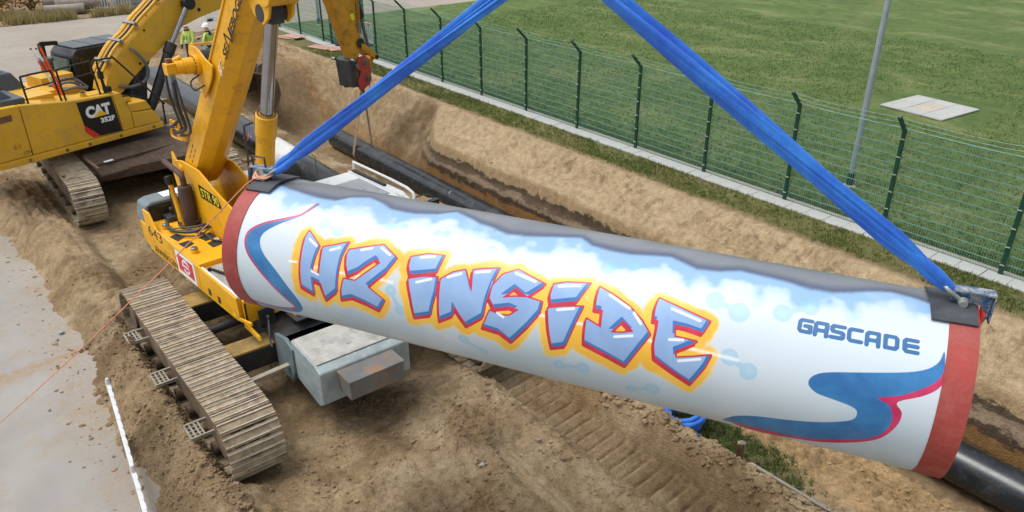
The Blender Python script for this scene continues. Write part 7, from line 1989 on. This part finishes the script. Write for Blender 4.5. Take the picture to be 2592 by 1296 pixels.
# stump of roots
st_ = thing('tree_stump', (-53.2, 7.3, 0), 'dark tangled root stump beside the grey tubes', 'stump')
for k in range(9):
    a = rng.uniform(0, 6.28); e = rng.uniform(0.2, 0.9)
    p1 = V3(-53.0 + 0.6 * math.cos(a) * e, 7.2 + 0.6 * math.sin(a) * e, 0.25 + 0.6 * rng.random())
    MB().rings(smooth_path([(-53.0, 7.2, 0.1), (np.array([-53.0, 7.2, 0.1]) + p1) / 2 + V3(0, 0, 0.15), p1], 4), np.linspace(0.12, 0.04, 9), 7).build('root', 'wood_dark', st_)

t = NT('straw'); t.set(Base_Color=t.attr('tint', 'Color'), Roughness=0.85)
def tint_straw(n):
    m = rng.random((n, 1)); return ((1 - m) * np.array([srgb(128, 122, 70)[:3]]) + m * np.array([srgb(196, 178, 126)[:3]])) * rng.uniform(0.7, 1.2, (n, 1))
gp = np.stack([rng.uniform(-51.8, -49.4, 4200), rng.uniform(3.0, 11.8, 4200)], -1)
den = vnoise(gp[:, 0] * 1.2, gp[:, 1] * 1.2)
gp = gp[rng.random(len(gp)) < sst(0.3, 0.75, den) * sst(-49.3, -50.2, gp[:, 0] - 0.6 * den)]
blades('dry_grass', gp, np.full(len(gp), -0.10), 0.18, 0.62, 0.035, 'tall dry straw coloured grass along the edge of the side road', tint_straw, lean=0.55, per=6, mat='straw')

bush = thing('bush', (-54.0, 5.6, 0), 'autumn bush with green, yellow and orange leaves in the top left corner', 'bush')
for k in range(8):
    a = rng.uniform(0, 6.28); p1 = V3(-54.0 + 1.1 * math.cos(a), 5.6 + 1.3 * math.sin(a), 1.2 + 0.8 * rng.random())
    MB().rings(smooth_path([(-54.0, 5.6, -0.1), (np.array([-54.0, 5.6, -0.1]) + p1) / 2 + V3(0, 0, 0.2), p1], 4), np.linspace(0.05, 0.015, 9), 6).build('stem', 'wood_dark', bush)
t = NT('autumn_leaf'); a = t.attr('tint', 'Color'); t.set(Base_Color=a, Roughness=0.7)
t.b.inputs['Transmission Weight'].default_value = 0.0
n = 5200
cc = np.array([(-54.0 + rng.normal(0, 0.9), 5.6 + rng.normal(0, 1.1), 0.9 + rng.normal(0, 0.5)) for _ in range(26)])
ci = rng.integers(0, 26, n)
ctr = cc[ci] + rng.normal(0, 0.28, (n, 3)); ctr[:, 2] = np.clip(ctr[:, 2], 0.05, 2.3)
u = rng.normal(0, 1, (n, 3)); u /= np.linalg.norm(u, axis=1)[:, None]; w = rng.normal(0, 1, (n, 3)); w -= (w * u).sum(1)[:, None] * u; w /= np.linalg.norm(w, axis=1)[:, None]
sz = rng.uniform(0.04, 0.085, (n, 1))
P = np.stack([ctr - u * sz, ctr + w * sz * 0.55, ctr + u * sz, ctr - w * sz * 0.55], 1).reshape(-1, 3)
palette = np.array([srgb(116, 126, 44)[:3], srgb(150, 140, 48)[:3], srgb(196, 160, 44)[:3], srgb(196, 108, 36)[:3], srgb(150, 70, 40)[:3], srgb(84, 104, 40)[:3]])
cl_ = palette[(ci + rng.integers(0, 3, n)) % 6] * rng.uniform(0.7, 1.25, (n, 1))
me = bpy.data.meshes.new('foliage'); me.from_pydata((P - ROOT[bush.name]).tolist(), [], [(4 * k, 4 * k + 1, 4 * k + 2, 4 * k + 3) for k in range(n)])
at = me.color_attributes.new('tint', 'FLOAT_COLOR', 'POINT'); c4 = np.ones((n, 4), np.float32); c4[:, :3] = cl_; at.data.foreach_set('color', np.repeat(c4, 4, axis=0).ravel())
me.materials.append(M['autumn_leaf'])
o = bpy.data.objects.new('foliage', me); col.objects.link(o); o.parent = bush; o['kind'] = 'stuff'

# stones by the road edge
for k, (x, y, s, lb) in enumerate(((-14.3, 1.02, 0.06, 'small dark stone at the asphalt edge, larger of two'), (-14.1, 0.92, 0.04, 'small dark stone at the asphalt edge, smaller of two'))):
    P, F = CB[k]; o = MB().add(P * s + V3(x, y, -0.13 + s * 0.5), F).build('stone', 'concrete_grey', smooth=0); tag(o, lb, 'stone', 'stones on the asphalt')
P, F = CB[3]; o = MB().add(P * 0.05 + V3(-6.55, 4.75, ground_z(-6.55, 4.75) + 0.02), F).build('stone', 'slab_warm', smooth=0); tag(o, 'single pale stone on the soil in front of the ballast', 'stone')
print('objects', len(bpy.data.objects))
